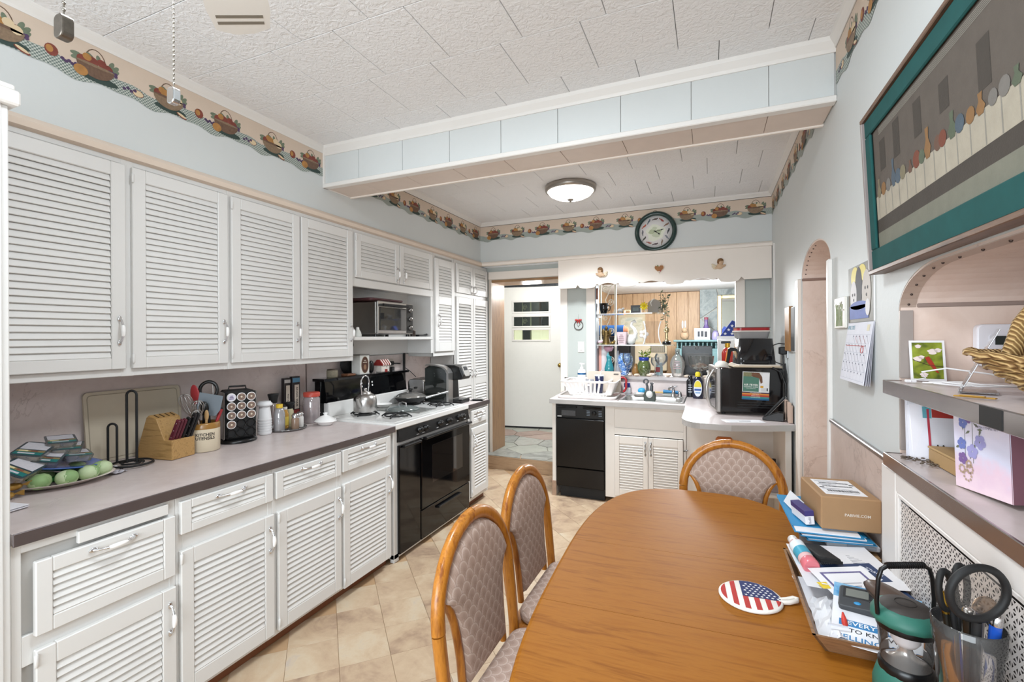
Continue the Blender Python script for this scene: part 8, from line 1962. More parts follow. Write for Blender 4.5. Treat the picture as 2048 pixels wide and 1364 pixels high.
m = MB(); m.tube([(-0.040, 0, 0.272), (0.040, 0, 0.272)], 0.0055, 12)
for i in range(17): m.tube([(-0.036 + i * 0.0045, 0, 0.272), (-0.034 + i * 0.0045, 0, 0.272)], 0.0068, 12)
m.build('grip', BLACK, k)

CX, CY = 0.418, 1.082
k = T('pen_cup', 'clear plastic tumbler holding pens and scissors at the table edge', 'cup', (CX, CY, ZT))
CG = glass('#f6f5f4', mixt=0.03)
MB().lathe([(0.0, 0.003), (0.034, 0.002), (0.037, 0.0), (0.047, 0.195), (0.0495, 0.20), (0.051, 0.238), (0.049, 0.240)], 40, cap=False).build('outer_wall', CG, k)
MB().lathe([(0.049, 0.240), (0.047, 0.236), (0.045, 0.19), (0.034, 0.008), (0.0, 0.008)], 40, cap=False).build('inner_wall', CG, k)
def pen(name, label, dx, dy, lx, ly, L_, r_, body, tip, extra=None):
    """pen standing in the tumbler: dx,dy foot offset, lx,ly lean offset at the top"""
    d_ = Vector((lx - dx, ly - dy, L_)).normalized()
    q_ = Vector((0, 0, 1)).rotation_difference(d_).to_euler()
    k = T(name, label, 'pen', (CX + dx, CY + dy, ZT + 0.010), rot=tuple(q_), group='pens in the clear tumbler')
    Ln = (Vector((lx - dx, ly - dy, L_))).length
    MB().lathe([(r_ * 0.5, 0), (r_, 0.012), (r_, Ln - 0.05), (r_, Ln - 0.02)], 12).build('barrel', body, k)
    MB().lathe([(r_ * 1.05, Ln - 0.02), (r_ * 1.05, Ln - 0.004), (r_ * 0.6, Ln), (0, Ln)], 12).build('end_cap', tip, k)
    return k
k = pen('pen', 'black pen with a gold clip at the left of the clear tumbler', -0.012, -0.010, -0.030, 0.012, 0.272, 0.0052, M('#17150f', 0.3), M('#b9923c', 0.25, 1.0)); MB().lathe([(0.0056, 0.235), (0.0058, 0.272)], 12).build('gold_band', M('#b9923c', 0.25, 1.0), k)
pen('pen', 'blue pen with a silver end at the back of the clear tumbler', 0.004, 0.015, -0.012, 0.030, 0.275, 0.0062, M('#2a4ea0', 0.3), CHROME)
pen('marker', 'fat black marker with a silver end in the middle of the tumbler', 0.0, -0.012, -0.004, -0.012, 0.262, 0.0085, M('#191612', 0.25, coat=0.3), CHROME)
pen('marker', 'bright blue marker with a silver end at the right of the tumbler', 0.014, -0.008, 0.030, -0.022, 0.262, 0.0085, M('#1f4fae', 0.25, coat=0.3), CHROME)
k = T('letter_spoon', 'silver spoon-shaped paper knife among the pens', 'spoon', (CX + 0.006, CY, ZT + 0.010), rot=(rad(2), rad(2), 0.4))
MB().box(-0.005, -0.001, 0, 0.005, 0.001, 0.235).build('stem', STEEL, k); m = MB(); m.at(0.004, 0, 0.262, 0, 0, rad(20)).ell(0, 0, 0, 0.024, 0.003, 0.020, 18, 8).build('bowl', M('#b39a84', 0.25, 0.8), k)
k = T('scissors', 'scissors with black loop handles standing in the clear tumbler', 'scissors', (CX + 0.0, CY + 0.012, ZT + 0.012), rot=(rad(-3), rad(-1), rad(38)))
for s_ in (-1, 1):
    MB().raw([(s_ * 0.002, -0.001, 0.0), (s_ * 0.010, -0.001, 0.13), (s_ * 0.004, -0.001, 0.22), (-s_ * 0.004, -0.001, 0.21), (s_ * 0.002, 0.001, 0.0), (s_ * 0.010, 0.001, 0.13), (s_ * 0.004, 0.001, 0.22), (-s_ * 0.004, 0.001, 0.21)], [(0, 1, 2, 3), (4, 7, 6, 5), (0, 4, 5, 1), (1, 5, 6, 2), (2, 6, 7, 3), (3, 7, 4, 0)]).build('blade', STEEL, k)
    lp = [(s_ * 0.020 + 0.016 * cos(t) * (1.0), 0, 0.275 + (0.038 if s_ > 0 else 0.034) * sin(t)) for t in [2 * PI * i / 22 for i in range(22)]]
    MB().tube(lp, 0.0055, 8, True).tube([(s_ * 0.003, 0, 0.20), (s_ * 0.008, 0, 0.24)], 0.006, 8).build('handle_loop', MATTEBLACK, k)
k = T('magnifying_glass', 'round black-rimmed magnifying glass standing in the tumbler', 'magnifier', (CX - 0.002, CY - 0.014, ZT + 0.012), rot=(rad(5), rad(-2), rad(20)))
MB().tube([(0, 0, 0), (0, 0, 0.25)], [0.006, 0.007], 10).build('handle', MATTEBLACK, k)
rim = [(0.046 * cos(t), 0, 0.300 + 0.046 * sin(t)) for t in [2 * PI * i / 36 for i in range(36)]]
MB().tube(rim, 0.0065, 8, True).build('rim', MATTEBLACK, k)
o = MB().lathe([(0.042, -0.001), (0.03, 0.001), (0, 0.002)], 32, cap=False).build('lens', glass('#ece6e0', mixt=0.04), k); o.location = (0, 0, 0.300); o.rotation_euler = (R90, 0, 0)
k = T('plastic_bag', 'crumpled clear plastic bag at the bottom right corner of the table', 'bag', (0.395, 0.955, ZT + 0.002))
rg = random.Random(19); hh = [[rg.uniform(-0.012, 0.012) for _ in range(11)] for _ in range(11)]
MB().grid(lambda u, v: (0.055 * cos(u * 2 * PI) * (1 - 0.5 * v * v) + hh[int(u * 10) % 10][int(v * 10)], 0.055 * sin(u * 2 * PI) * (1 - 0.5 * v * v) + hh[int(v * 10)][int(u * 10) % 10], 0.17 * v), 20, 10, False).build('film', glass('#efe9ea', mixt=0.14), k)
for i, (x, z) in enumerate(((-0.045, 0.06), (-0.03, 0.10), (-0.05, 0.03))): MB().ell(x, -0.03, z, 0.012, 0.004, 0.012, 10, 6).build('printed_flower', M('#c98a8a', 0.5), k)

# ================================================================ LEFT WORKTOP
ZC = 0.9155
k = T('cream_plate', 'cream oval plate holding green cabbages at the left end of the worktop', 'plate', (-2.43, 1.03, ZC), rad(70))
MB().lathe([(0.09, 0), (0.10, 0.004), (0.155, 0.022), (0.165, 0.026), (0.15, 0.024), (0.10, 0.008), (0, 0.007)], 40, sx=1.05, sy=0.8).build('plate', M('#ddd0c8', 0.3, coat=0.3), k)
KB = M('#a8bd8e', 0.55, var=0.18, scale=22, bump=0.4, bscale=50)
for i, (x, y) in enumerate(((-2.375, 0.945), (-2.345, 1.015), (-2.352, 1.088), (-2.385, 1.150), (-2.47, 1.10), (-2.46, 0.99))):
    k = T('cabbage', ('leftmost small green cabbage on the cream plate', 'second small green cabbage from the left on the cream plate', 'third small green cabbage from the left on the cream plate', 'rightmost small green cabbage on the cream plate', 'small green cabbage at the back right under the blue plate', 'small green cabbage at the back left under the blue plate')[i], 'cabbage', (x, y, ZC + 0.010), group='small cabbages on the cream plate')
    MB().ell(0, 0, 0.026, 0.033, 0.036, 0.028, 16, 10).build('head', KB, k)
    for j in range(3): m = MB(); m.at(0, 0, 0.026, j * 2.1 + i, rad(24)).ell(0, 0.004, 0.001, 0.0335, 0.0335, 0.0285, 14, 8); m.build('outer_leaf', M(('#95b07a', '#b9c9a0', '#86a56e')[j], 0.6, var=0.2, scale=25), k)
k = T('green_net', 'crumpled green produce net around the cabbages', 'net', (-2.41, 1.05, ZC + 0.009))
rg = random.Random(2); hh = [[rg.uniform(0.0, 0.03) for _ in range(13)] for _ in range(13)]
MB().grid(lambda u, v: ((u - 0.5) * 0.13 - 0.03, (v - 0.5) * 0.20, hh[int(u * 12)][int(v * 12)] + 0.004), 12, 12, False).build('net', M('#3d8f45', 0.6), k)
k = T('blue_plate', 'blue oval plate tilted on top of the cabbages', 'plate', (-2.475, 1.035, ZC + 0.060), rot=(rad(2), rad(9), rad(70)))
MB().lathe([(0.08, 0), (0.09, 0.002), (0.135, 0.016), (0.145, 0.019), (0.147, 0.022), (0.135, 0.021), (0.09, 0.007), (0, 0.006)], 40, sx=1.0, sy=0.82).build('plate', M('#3a5fae', 0.25, coat=0.4), k)
MB().lathe([(0.079, -0.002), (0.082, 0.0), (0, 0.0)], 30, sy=0.82).build('foot_ring', M('#ddd6d0', 0.4), k)
def pack(label, loc, rz, tilt, kind=0):
    k = T('food_pack', label, 'food pack', loc, rot=(tilt[0], tilt[1], rz), group='clear food packs piled on the blue plate')
    q_ = rrect(-0.042, -0.062, 0.042, 0.062, 0.014, 3); q2_ = rrect(-0.048, -0.068, 0.048, 0.068, 0.014, 3); n_ = len(q_)
    m = MB(); m.raw([(x, y, 0.0) for x, y in q_] + [(x, y, 0.024) for x, y in q2_], [(i, (i + 1) % n_, n_ + (i + 1) % n_, n_ + i) for i in range(n_)] + [tuple(range(n_))[::-1]]); m.build('tub', glass('#e9e2d8', mixt=0.18), k)
    m = MB(); rg = random.Random(int(loc[1] * 1000))
    for i in range(6): m.at(-0.02 + 0.04 * (i % 2), -0.04 + 0.04 * (i // 2), 0.011, rg.uniform(0, 3)).ell(0, 0, 0, 0.018, 0.016, 0.010, 10, 6)
    m.build('contents', M(('#d9c8ae', '#b98f52', '#4a332a')[kind], 0.6, var=0.2, scale=40), k)['kind'] = 'stuff'
    m = MB(); m.mat(0).prism(q2_, 0.024, 0.026, 'xy'); m.mat(1).box(-0.040, -0.006, 0.026, 0.040, 0.058, 0.0266).mat(2).box(-0.042, -0.030, 0.026, 0.042, -0.016, 0.0268).mat(3).box(-0.042, -0.056, 0.026, 0.042, -0.032, 0.0268).mat(4).box(-0.035, -0.028, 0.0266, -0.008, -0.018, 0.0272).mat(5).box(0.0, -0.028, 0.0266, 0.022, -0.018, 0.0272).mat(1).box(-0.03, -0.050, 0.0266, 0.02, -0.040, 0.0272)
    m.build('lid_label', [M('#33434a', 0.25, coat=0.3), M('#c9c6cc', 0.4, var=0.15, scale=90), M('#8d7a50', 0.4), M('#1f6f6c', 0.4), M('#e0d3a4', 0.4), M('#7c4a3a', 0.4)], k)
    return k
z0 = ZC + 0.090
pack('lowest clear food pack, flat on the right of the blue plate', (-2.475, 1.10, z0 - 0.008), rad(75), (rad(3), rad(7)), 2)
pack('clear pack of pale food, second from the top of the right pile', (-2.50, 1.085, z0 + 0.022), rad(62), (rad(4), rad(4)), 0)
pack('topmost clear food pack on the right pile', (-2.515, 1.068, z0 + 0.052), rad(72), (rad(6), rad(3)), 0)
pack('clear pack leaning at the middle of the blue plate', (-2.455, 1.0, z0 + 0.004), rad(52), (rad(10), rad(12)), 2)
pack('clear pack on top of the left pile with a teal banded lid', (-2.475, 0.965, z0 + 0.037), rad(48), (rad(10), rad(12)), 0)
pack('clear pack slipping off the left side of the blue plate', (-2.40, 0.895, z0 - 0.006), rad(40), (rad(8), rad(28)), 1)
for i, (x, y, z) in enumerate(((-2.36, 0.845, ZC + 0.002), (-2.375, 0.872, ZC + 0.027))):
    k = T('sweet_wrapper', ('lower gold wrapped sweet left of the cabbages', 'gold wrapped sweet resting above the lower one')[i], 'sweet', (x, y, z), group='gold wrapped sweets by the plates')
    rg = random.Random(i); MB().ell(0, 0, 0.014, 0.02, 0.026, 0.014, 10, 6).build('sweet', M('#a9813c', 0.35, 0.4, var=0.3, scale=50), k)
    MB().raw([(0.0, 0.02, 0.016), (0.018, 0.045, 0.028), (-0.012, 0.048, 0.022), (0.004, 0.05, 0.004)], [(0, 1, 2), (0, 2, 3), (0, 3, 1)]).build('twist', M('#b9924a', 0.3, 0.5), k)
k = T('white_knife', 'white-handled knife and wrapper lying behind the plates', 'knife', (-2.50, 1.21, ZC), rad(-20))
MB().box(-0.008, -0.07, 0.002, 0.008, 0.05, 0.012, 0.004).build('handle', M('#e3dfe0', 0.4), k); MB().box(-0.006, 0.05, 0.004, 0.004, 0.11, 0.006).build('blade', STEEL, k)
k = T('twist_wrapper', 'crumpled silver wrapper on the worktop beside the plates', 'wrapper', (-2.395, 1.205, ZC), 0.5)
rg = random.Random(4); hh = [[rg.uniform(0, 0.012) for _ in range(7)] for _ in range(7)]
MB().grid(lambda u, v: ((u - 0.5) * 0.06, (v - 0.5) * 0.06, hh[int(u * 6)][int(v * 6)] + 0.001), 6, 6, False).build('foil', M('#b9b7c0', 0.3, 0.5, var=0.3, scale=60), k)
k = T('paper_napkins', 'white napkins at the near left end of the worktop', 'napkins', (-2.23, 0.78, ZC), rad(12))
for i in range(4): MB().box(-0.05, -0.05 + 0.003 * i, 0.001 + 0.003 * i, 0.05 + 0.004 * (i % 2), 0.055, 0.003 + 0.003 * i, 0.001).build('napkin', M('#e6e4e8', 0.8), k)
k = T('beige_board', 'large beige cutting board leaning on the backsplash behind the knife block', 'cutting board', (-2.655, 1.435, ZC), rot=(0, rad(-7), R90))
k.rotation_euler = (rad(-6.5), 0, R90)
MB().prism(rrect(-0.21, 0, 0.22, 0.335, 0.02, 4), 0, 0.012, 'xz').build('board', M('#c6baa6', 0.5, var=0.05), k)
m = MB(); m.tube([(x, -0.0002, z) for x, z in rrect(-0.195, 0.015, 0.205, 0.32, 0.016, 4)], 0.002, 4, True).build('juice_groove', M('#a99d8a', 0.5), k)
k = T('paper_towel_holder', 'black wire paper towel holder, empty, on the worktop', 'paper towel holder', (-2.475, 1.31, ZC), rad(35))
m = MB()
MB().tube([(0.078 * cos(t), 0.078 * sin(t), 0.010) for t in [2 * PI * i / 36 for i in range(36)]], 0.005, 8, True).build('base_ring', MATTEBLACK, k)
MB().tube([(0.045 * cos(t) * math.exp(-0.05 * t), 0.045 * sin(t) * math.exp(-0.05 * t), 0.012) for t in [i * 0.35 for i in range(24)]], 0.0045, 6).build('base_spiral', MATTEBLACK, k)
def loop(x, w_, h_): return [(x - w_, 0, 0.012)] + [(x - w_ * cos(t), 0, h_ - w_ + w_ * sin(t)) for t in [PI * i / 10 for i in range(11)]] + [(x + w_, 0, 0.012)]
MB().tube(loop(0.0, 0.020, 0.345), 0.0055, 8).build('tall_post', MATTEBLACK, k); MB().tube(loop(-0.078, 0.018, 0.195), 0.005, 8).build('short_post', MATTEBLACK, k)
for a in (0.5, 2.6, 4.7): MB().ell(0.078 * cos(a), 0.078 * sin(a), 0.005, 0.007, 0.007, 0.005, 8, 6).build('foot', MATTEBLACK, k)
BW = wood('block_wood', '#a07a48', '#b58f5a', '#8d6a3c', 0, 2.5, 0.45)
k = T('knife_block', 'wooden knife block with maroon and black handled knives', 'knife block', (-2.50, 1.475, ZC), rad(10))
prof = [(-0.115, 0.0), (0.105, 0.0), (0.105, 0.100), (0.045, 0.118), (-0.025, 0.208), (-0.055, 0.195)]
prof = [(-0.12, 0.0), (0.105, 0.0), (0.105, 0.095), (0.058, 0.095), (0.01, 0.195), (-0.035, 0.212), (-0.05, 0.20)]
MB().prism(prof, -0.062, 0.062, 'xz').build('block', BW, k, bevel=0.003)
m = MB()
for i in range(4): m.at(-0.012, -0.042 + i * 0.028, 0.2045, 0, 0, rad(21)).box(-0.016, -0.0015, -0.002, 0.016, 0.0015, 0.002)
m.build('slots', M('#4a3520', 0.8), k)
dirv = Vector((0.42, 0, 0.90)).normalized()
for i in range(6):
    c_ = M('#5a1f2c', 0.3) if i < 3 else BLACK
    y = -0.045 + i * 0.018; b0 = Vector((0.078, y, 0.088)); L_ = 0.115 if i < 3 else 0.12
    if i >= 4: b0 = Vector((0.088, y, 0.088)); L_ = 0.14
    m = MB(); ax = Matrix.Translation(b0) @ Vector((0, 0, 1)).rotation_difference(dirv).to_matrix().to_4x4(); m.X = ax
    m.box(-0.012, -0.0065, 0, 0.012, 0.0065, L_, 0.004).build('knife_handle', c_, k)
    m = MB(); m.X = ax
    for z in (0.02, L_ / 2, L_ - 0.02): m.ell(0, -0.0065, z, 0.0025, 0.0012, 0.0025, 8, 5)
    m.build('rivets', CHROME, k)['kind'] = 'stuff'
KX, KY = -2.455, 1.635
k = T('utensil_crock', 'stoneware crock lettered kitchen utensils', 'crock', (KX, KY, ZC))
MB().lathe([(0.066, 0), (0.071, 0.004), (0.071, 0.118)], 40).build('body', M('#d9cbb2', 0.35, var=0.04), k)
MB().lathe([(0.0712, 0.117), (0.0712, 0.142), (0.068, 0.148), (0.062, 0.148), (0.060, 0.12)], 40, cap=False).build('brown_rim', M('#9a6f34', 0.3, var=0.15, coat=0.3), k)
MB().lathe([(0.060, 0.13), (0, 0.13)], 24, cap=False).build('inside', M('#4a3a2a', 0.7), k)
m = MB()
def curved(txt, size, z, width):
    vs, fs = text_geo(txt, size, 'CENTER', 0.03); a0 = rad(-31)
    out = []
    for x, y, zz in vs:
        a = a0 + x / 0.0715; out.append((0.0716 * cos(a), 0.0716 * sin(a), z + y))
    m.raw(out, fs)
curved('KITCHEN', 0.021, 0.090, 0.1); curved('UTENSILS', 0.021, 0.071, 0.1)
m.build('lettering', M('#3c332c', 0.6), k)
def ut(name, label, cat, dx, dy, tilt, rz, parts):
    k = T(name, label, cat, (KX + dx, KY + dy, ZC + 0.135), rot=(tilt[0], tilt[1], rz), group=None)
    for nm, mb, mt in parts: mb.build(nm, mt, k)
    return k
def whisk(label, dx, dy, tilt, rz, L_=0.13, r_=0.03):
    k = T('whisk', label, 'whisk', (KX + dx, KY + dy, ZC + 0.132), rot=(tilt[0], tilt[1], rz), group='wire whisks in the crock')
    MB().tube([(0, 0, 0), (0, 0, 0.05)], 0.006, 8).build('handle', STEEL, k)
    for i in range(5):
        a = PI * i / 5; pts = [(r_ * sin(t) * cos(a) * (0.35 + 0.65 * (1 - cos(t)) / 2) * 1.3, r_ * sin(t) * sin(a) * (0.35 + 0.65 * (1 - cos(t)) / 2) * 1.3, 0.05 + L_ * (1 - cos(t)) / 2 * 0.8) for t in [PI * j / 10 for j in range(11)]]
        pts = pts + [(-x, -y, z) for x, y, z in pts[-2::-1]]
        MB().tube(pts, 0.0013, 5).build('wire', STEEL, k)
whisk('large wire whisk at the back left of the crock', -0.02, -0.03, (rad(18), rad(-8)), 0.2, 0.16, 0.032)
whisk('second wire whisk leaning left out of the crock', 0.01, -0.04, (rad(26), rad(2)), 0.9, 0.13, 0.030)
whisk('small low wire whisk at the front left of the crock', 0.03, -0.045, (rad(34), rad(14)), 0.4, 0.08, 0.026)
ut('red_spatula', 'red silicone spoon at the back of the crock', 'spatula', -0.03, -0.005, (rad(4), rad(-6)), 0.3, [('handle', MB().tube([(0, 0, 0), (0, 0, 0.11)], 0.005, 8), BLACK), ('blade', MB().ell(0, 0, 0.155, 0.026, 0.006, 0.055, 18, 10), M('#9c2f33', 0.45))])
ut('grey_spatula', 'broad grey plastic turner leaning right out of the crock', 'spatula', 0.015, 0.002, (rad(-6), rad(6)), rad(48), [('handle', MB().tube([(0, 0, -0.02), (0, 0, 0.05)], 0.007, 8), BLACK), ('blade', MB().prism([(-0.045, 0.045), (0.035, 0.045), (0.052, 0.075), (0.058, 0.15), (-0.05, 0.165), (-0.055, 0.075)], -0.003, 0.003, 'xz'), M('#5d666e', 0.4))])
ut('ladle_hoop', 'black looped slotted utensil rising highest from the crock', 'utensil', -0.005, 0.03, (rad(-10), rad(-2)), rad(50), [('handle', MB().tube([(0, 0, 0), (0, 0, 0.13)], 0.006, 8), BLACK), ('loop', MB().tube([(0.040 * cos(t), 0, 0.175 + 0.046 * sin(t)) for t in [2 * PI * i / 24 for i in range(24)]], 0.009, 8, True), BLACK), ('bar', MB().tube([(0.02, 0, 0.14), (0.02, 0, 0.212)], 0.003, 6), STEEL)])
ut('wooden_spoon', 'pale wooden spoon at the front of the crock', 'spoon', 0.045, -0.02, (rad(10), rad(8)), 0.4, [('handle', MB().tube([(0, 0, -0.01), (0, 0, 0.03)], 0.006, 8), M('#b99465', 0.5)), ('bowl', MB().ell(0, 0, 0.055, 0.012, 0.006, 0.03, 12, 8), M('#b99465', 0.5))])
ut('red_handle_tool', 'red-handled utensil low at the right of the crock', 'utensil', 0.02, 0.05, (rad(-22), rad(4)), 0.2, [('handle', MB().tube([(0, 0, -0.01), (0, 0, 0.075)], [0.007, 0.010], 8), M('#a32f33', 0.4)), ('cap', MB().ell(0, 0, 0.078, 0.010, 0.010, 0.006, 10, 6), BLACK)])
ut('black_ladle', 'black spoon behind the whisks in the crock', 'spoon', 0.0, -0.005, (rad(6), rad(4)), 0.6, [('handle', MB().tube([(0, 0, 0), (0, 0, 0.05)], 0.006, 8), BLACK), ('bowl', MB().ell(0, 0, 0.085, 0.024, 0.010, 0.038, 14, 8), BLACK)])
k = T('pod_carousel', 'black and silver coffee pod tower on a turntable', 'pod rack', (-2.50, 1.855, ZC), rad(68))
MB().lathe([(0.098, 0), (0.100, 0.006), (0.095, 0.018), (0, 0.019)], 40).build('turntable', BLACK, k)
MB().box(-0.075, -0.070, 0.019, 0.075, 0.070, 0.292, 0.012).build('tower', MATTEBLACK, k)
MB().box(-0.086, -0.060, 0.022, -0.0755, 0.060, 0.285, 0.004).build('silver_side', M('#a7a4a2', 0.3, 0.9), k); MB().box(0.0755, -0.060, 0.022, 0.086, 0.060, 0.285, 0.004).build('silver_side', M('#a7a4a2', 0.3, 0.9), k)
MB().tube([(-0.045, 0, 0.29), (-0.042, 0, 0.312), (0.042, 0, 0.312), (0.045, 0, 0.29)], 0.005, 8).build('carry_handle', BLACK, k)
pod0 = None; rings0 = None
FOIL = M('#a08c80', 0.3, 0.6, var=0.5, scale=90)
for r_ in range(5):
    for c_ in range(3):
        x = -0.050 + c_ * 0.050; z = 0.258 - r_ * 0.0505
        m = MB(); m.X = Matrix.Translation((x, -0.0705, z)) @ Matrix.Rotation(R90, 4, 'X')
        m.lathe([(0.0245, 0.0), (0.0245, 0.006), (0.021, 0.006), (0.020, -0.004)], 22, cap=False).build('holder_ring', GLOSSBLACK, k)
filled = [(r_, c_) for r_ in range(3) for c_ in range(3)] + [(3, 0)]
for i, (r_, c_) in enumerate(filled):
    x = -0.050 + c_ * 0.050; z = 0.258 - r_ * 0.0505
    row = ('top', 'second', 'third', 'fourth')[r_]; colw = ('left', 'middle', 'right')[c_]
    p3 = k.matrix_basis @ Vector((x, -0.078, z))
    kk = T('coffee_pod', f'round coffee pod in the {row} row, {colw} column of the pod tower', 'coffee pod', tuple(Matrix.Translation(k.location) @ Matrix.Rotation(rad(68), 4, 'Z') @ Vector((x, -0.0765, z))), rot=(R90, 0, rad(68)), group='coffee pods in the tower')
    MB().lathe([(0.0215, 0.0), (0.0235, 0.002), (0.0235, 0.0045), (0.0215, 0.006)], 24).build('rim', M('#e9e7e6', 0.3), kk)
    m = MB(); m.mat(0).poly([(0.0195 * cos(t), 0.0195 * sin(t), 0.0064) for t in [2 * PI * j / 22 for j in range(22)]])
    if i == 0:
        for j in range(3): m.mat(1).box(-0.012 + 0.003 * j, -0.010 + 0.008 * j, 0.0064, 0.012 - 0.002 * j, -0.006 + 0.008 * j, 0.0068)
    else:
        for j in range(3): m.mat(1).box(-0.013, -0.010 + 0.008 * j, 0.0064, 0.013, -0.0085 + 0.008 * j, 0.0068)
        m.mat(2).ell(0, 0, 0.0064, 0.006, 0.006, 0.0006, 10, 5)
    m.build('lid', [M('#dcd8e4', 0.4) if i == 0 else FOIL, M('#5b4c74', 0.5) if i == 0 else M('#5e4d46', 0.5), M('#d9c9b4', 0.3)], kk)
k = T('foam_cups', 'stack of white foam cups with a lid on top', 'cups', (-2.515, 2.045, ZC))
for i in range(6): MB().lathe([(0.036, 0.0), (0.038, 0.004), (0.0405, 0.012), (0.0405, 0.016)], 24, 0, 0, i * 0.0155).build('cup_rim', M('#e6e5e6', 0.6), k)
MB().lathe([(0.038, 0.093), (0.030, 0.172), (0.0, 0.172)], 24).build('top_cup', M('#e6e5e6', 0.6), k)
MB().lathe([(0.036, 0.172), (0.044, 0.176), (0.044, 0.186), (0.036, 0.194), (0.034, 0.200), (0, 0.2)], 24).build('lid', M('#ebebec', 0.4), k)
k = T('glass_tray', 'clear round glass tray carrying condiment bottles and shakers', 'tray', (-2.525, 2.215, ZC))
MB().lathe([(0.11, 0), (0.118, 0.004), (0.122, 0.012), (0.119, 0.012), (0.11, 0.006), (0, 0.005)], 40).build('tray', glass('#c9c4c2', mixt=0.15), k)
zt_ = ZC + 0.0065
k = T('honey_bottle', 'honey bottle with a yellow cap on the glass tray', 'bottle', (-2.495, 2.135, zt_))
MB().lathe([(0.030, 0), (0.032, 0.006), (0.032, 0.105), (0.024, 0.135), (0.016, 0.142)], 20).build('bottle', glass('#d6d4d6', mixt=0.35), k); MB().lathe([(0.0305, 0.003), (0.0305, 0.034), (0, 0.034)], 20).build('honey', M('#8a5a18', 0.2, coat=0.3), k); MB().lathe([(0.020, 0.142), (0.021, 0.165), (0, 0.166)], 18).build('cap', M('#d3ae2c', 0.4), k)
k = T('oil_bottle', 'tall clear bottle with a black stopper at the back of the glass tray', 'bottle', (-2.585, 2.165, zt_))
MB().lathe([(0.030, 0), (0.032, 0.006), (0.032, 0.13), (0.022, 0.165)], 18).build('bottle', glass('#d8c8c4', mixt=0.3), k); MB().lathe([(0.024, 0.165), (0.026, 0.19), (0.033, 0.215), (0.033, 0.222), (0, 0.222)], 18).build('stopper', MATTEBLACK, k)
k = T('vinegar_bottle', 'amber sauce bottle with a yellow label on the glass tray', 'bottle', (-2.53, 2.205, zt_))
MB().lathe([(0.022, 0), (0.024, 0.004), (0.024, 0.09), (0.014, 0.12)], 16).build('bottle', M('#b98a3a', 0.2, coat=0.4), k); MB().lathe([(0.0245, 0.02), (0.0245, 0.075)], 16, cap=False).build('label', M('#d8bb52', 0.5), k); MB().lathe([(0.015, 0.12), (0.016, 0.135), (0, 0.136)], 12).build('cap', M('#c9c4bc', 0.4), k)
k = T('pepper_mill', 'bottle with a flared black pourer on the glass tray', 'bottle', (-2.555, 2.265, zt_))
MB().lathe([(0.024, 0), (0.025, 0.10), (0.018, 0.115)], 16).build('bottle', M('#b9b08e', 0.35), k); MB().lathe([(0.016, 0.115), (0.018, 0.13), (0.034, 0.152), (0.034, 0.158), (0, 0.15)], 18).build('pourer', MATTEBLACK, k)
k = T('pepper_shaker', 'glass shaker of brown spice at the front of the glass tray', 'shaker', (-2.45, 2.215, zt_))
MB().lathe([(0.022, 0), (0.024, 0.004), (0.024, 0.062), (0.020, 0.07)], 12).build('jar', M('#8d7461', 0.25, var=0.2, scale=60, coat=0.4), k); MB().lathe([(0.021, 0.07), (0.022, 0.088), (0.014, 0.098), (0, 0.10)], 16).build('top', CHROME, k)
k = T('salt_shaker', 'glass salt shaker beside the brown spice on the glass tray', 'shaker', (-2.475, 2.275, zt_))
MB().lathe([(0.022, 0), (0.024, 0.004), (0.024, 0.062), (0.020, 0.07)], 12).build('jar', M('#d6d3cf', 0.25, var=0.05, coat=0.4), k); MB().lathe([(0.021, 0.07), (0.022, 0.088), (0.014, 0.098), (0, 0.10)], 16).build('top', CHROME, k)
for i, (dx, dy, lab, w_, nm) in enumerate(((0, 0, 'left dark pasta box with a white top standing behind the tray', 0.026, 'PASTA'), (0.012, 0.062, 'right dark pasta box with a blue top, lettered angel hair', 0.032, 'ANGEL HAIR'))):
    k = T('pasta_box', lab, 'box', (-2.655 + dx, 2.325 + dy, ZC), R90, group='pasta boxes behind the tray')
    m = MB(); m.mat(0).box(-w_, -0.014, 0, w_, 0.014, 0.322 - 0.008 * (1 - i), 0.001); m.mat(1).box(-w_ + 0.002, -0.0146, 0.282, w_ - 0.002, -0.0138, 0.312 - 0.008 * (1 - i)); m.build('box', [M('#221c1e', 0.4), M('#4f7f9c', 0.4) if i else M('#b9b4b0', 0.4)], k)
    m = MB(); m.mat(0).box(-w_ * 0.45, -0.0148, 0.10, w_ * 0.72, -0.0138, 0.265); m.mat(1).text(nm, 0.024 if i else 0.018, plane_x((w_ * 0.12, -0.0152, 0.182), (0, 0, -1), (1, 0, 0)), bold=0.02); m.build('label', [M('#c4b8aa', 0.5), M('#3a2a2a', 0.5)], k)
    MB().box(-w_ * 0.7, -0.0147, 0.05, w_ * 0.8, -0.0138, 0.095).build('red_window', M('#8c3a36', 0.4), k)
k = T('jar', 'tall clear jar with a coral red lid beside the stove', 'jar', (-2.56, 2.455, ZC))
k['label'] = 'tall clear jar with a coral red lid next to the pasta boxes'
MB().lathe([(0.050, 0), (0.054, 0.006), (0.054, 0.165), (0.046, 0.180)], 28).build('jar', glass('#dccfd0', mixt=0.35), k)
MB().lathe([(0.054, 0.180), (0.055, 0.205), (0.050, 0.210), (0, 0.211)], 28).build('lid', M('#b8493c', 0.35), k)
rg = random.Random(3); m = MB()
for i in range(22): m.at(rg.uniform(-0.03, 0.03), rg.uniform(-0.03, 0.03), rg.uniform(0.012, 0.15), rg.uniform(0, 3), rg.uniform(0, 3)).box(-0.014, -0.002, -0.014, 0.014, 0.002, 0.014)
m.build('contents', M('#d6c2c2', 0.4, var=0.2, scale=60), k)['kind'] = 'stuff'
k = T('sugar_bowl', 'white lidded ceramic dish near the stove on the worktop', 'dish', (-2.40, 2.42, ZC))
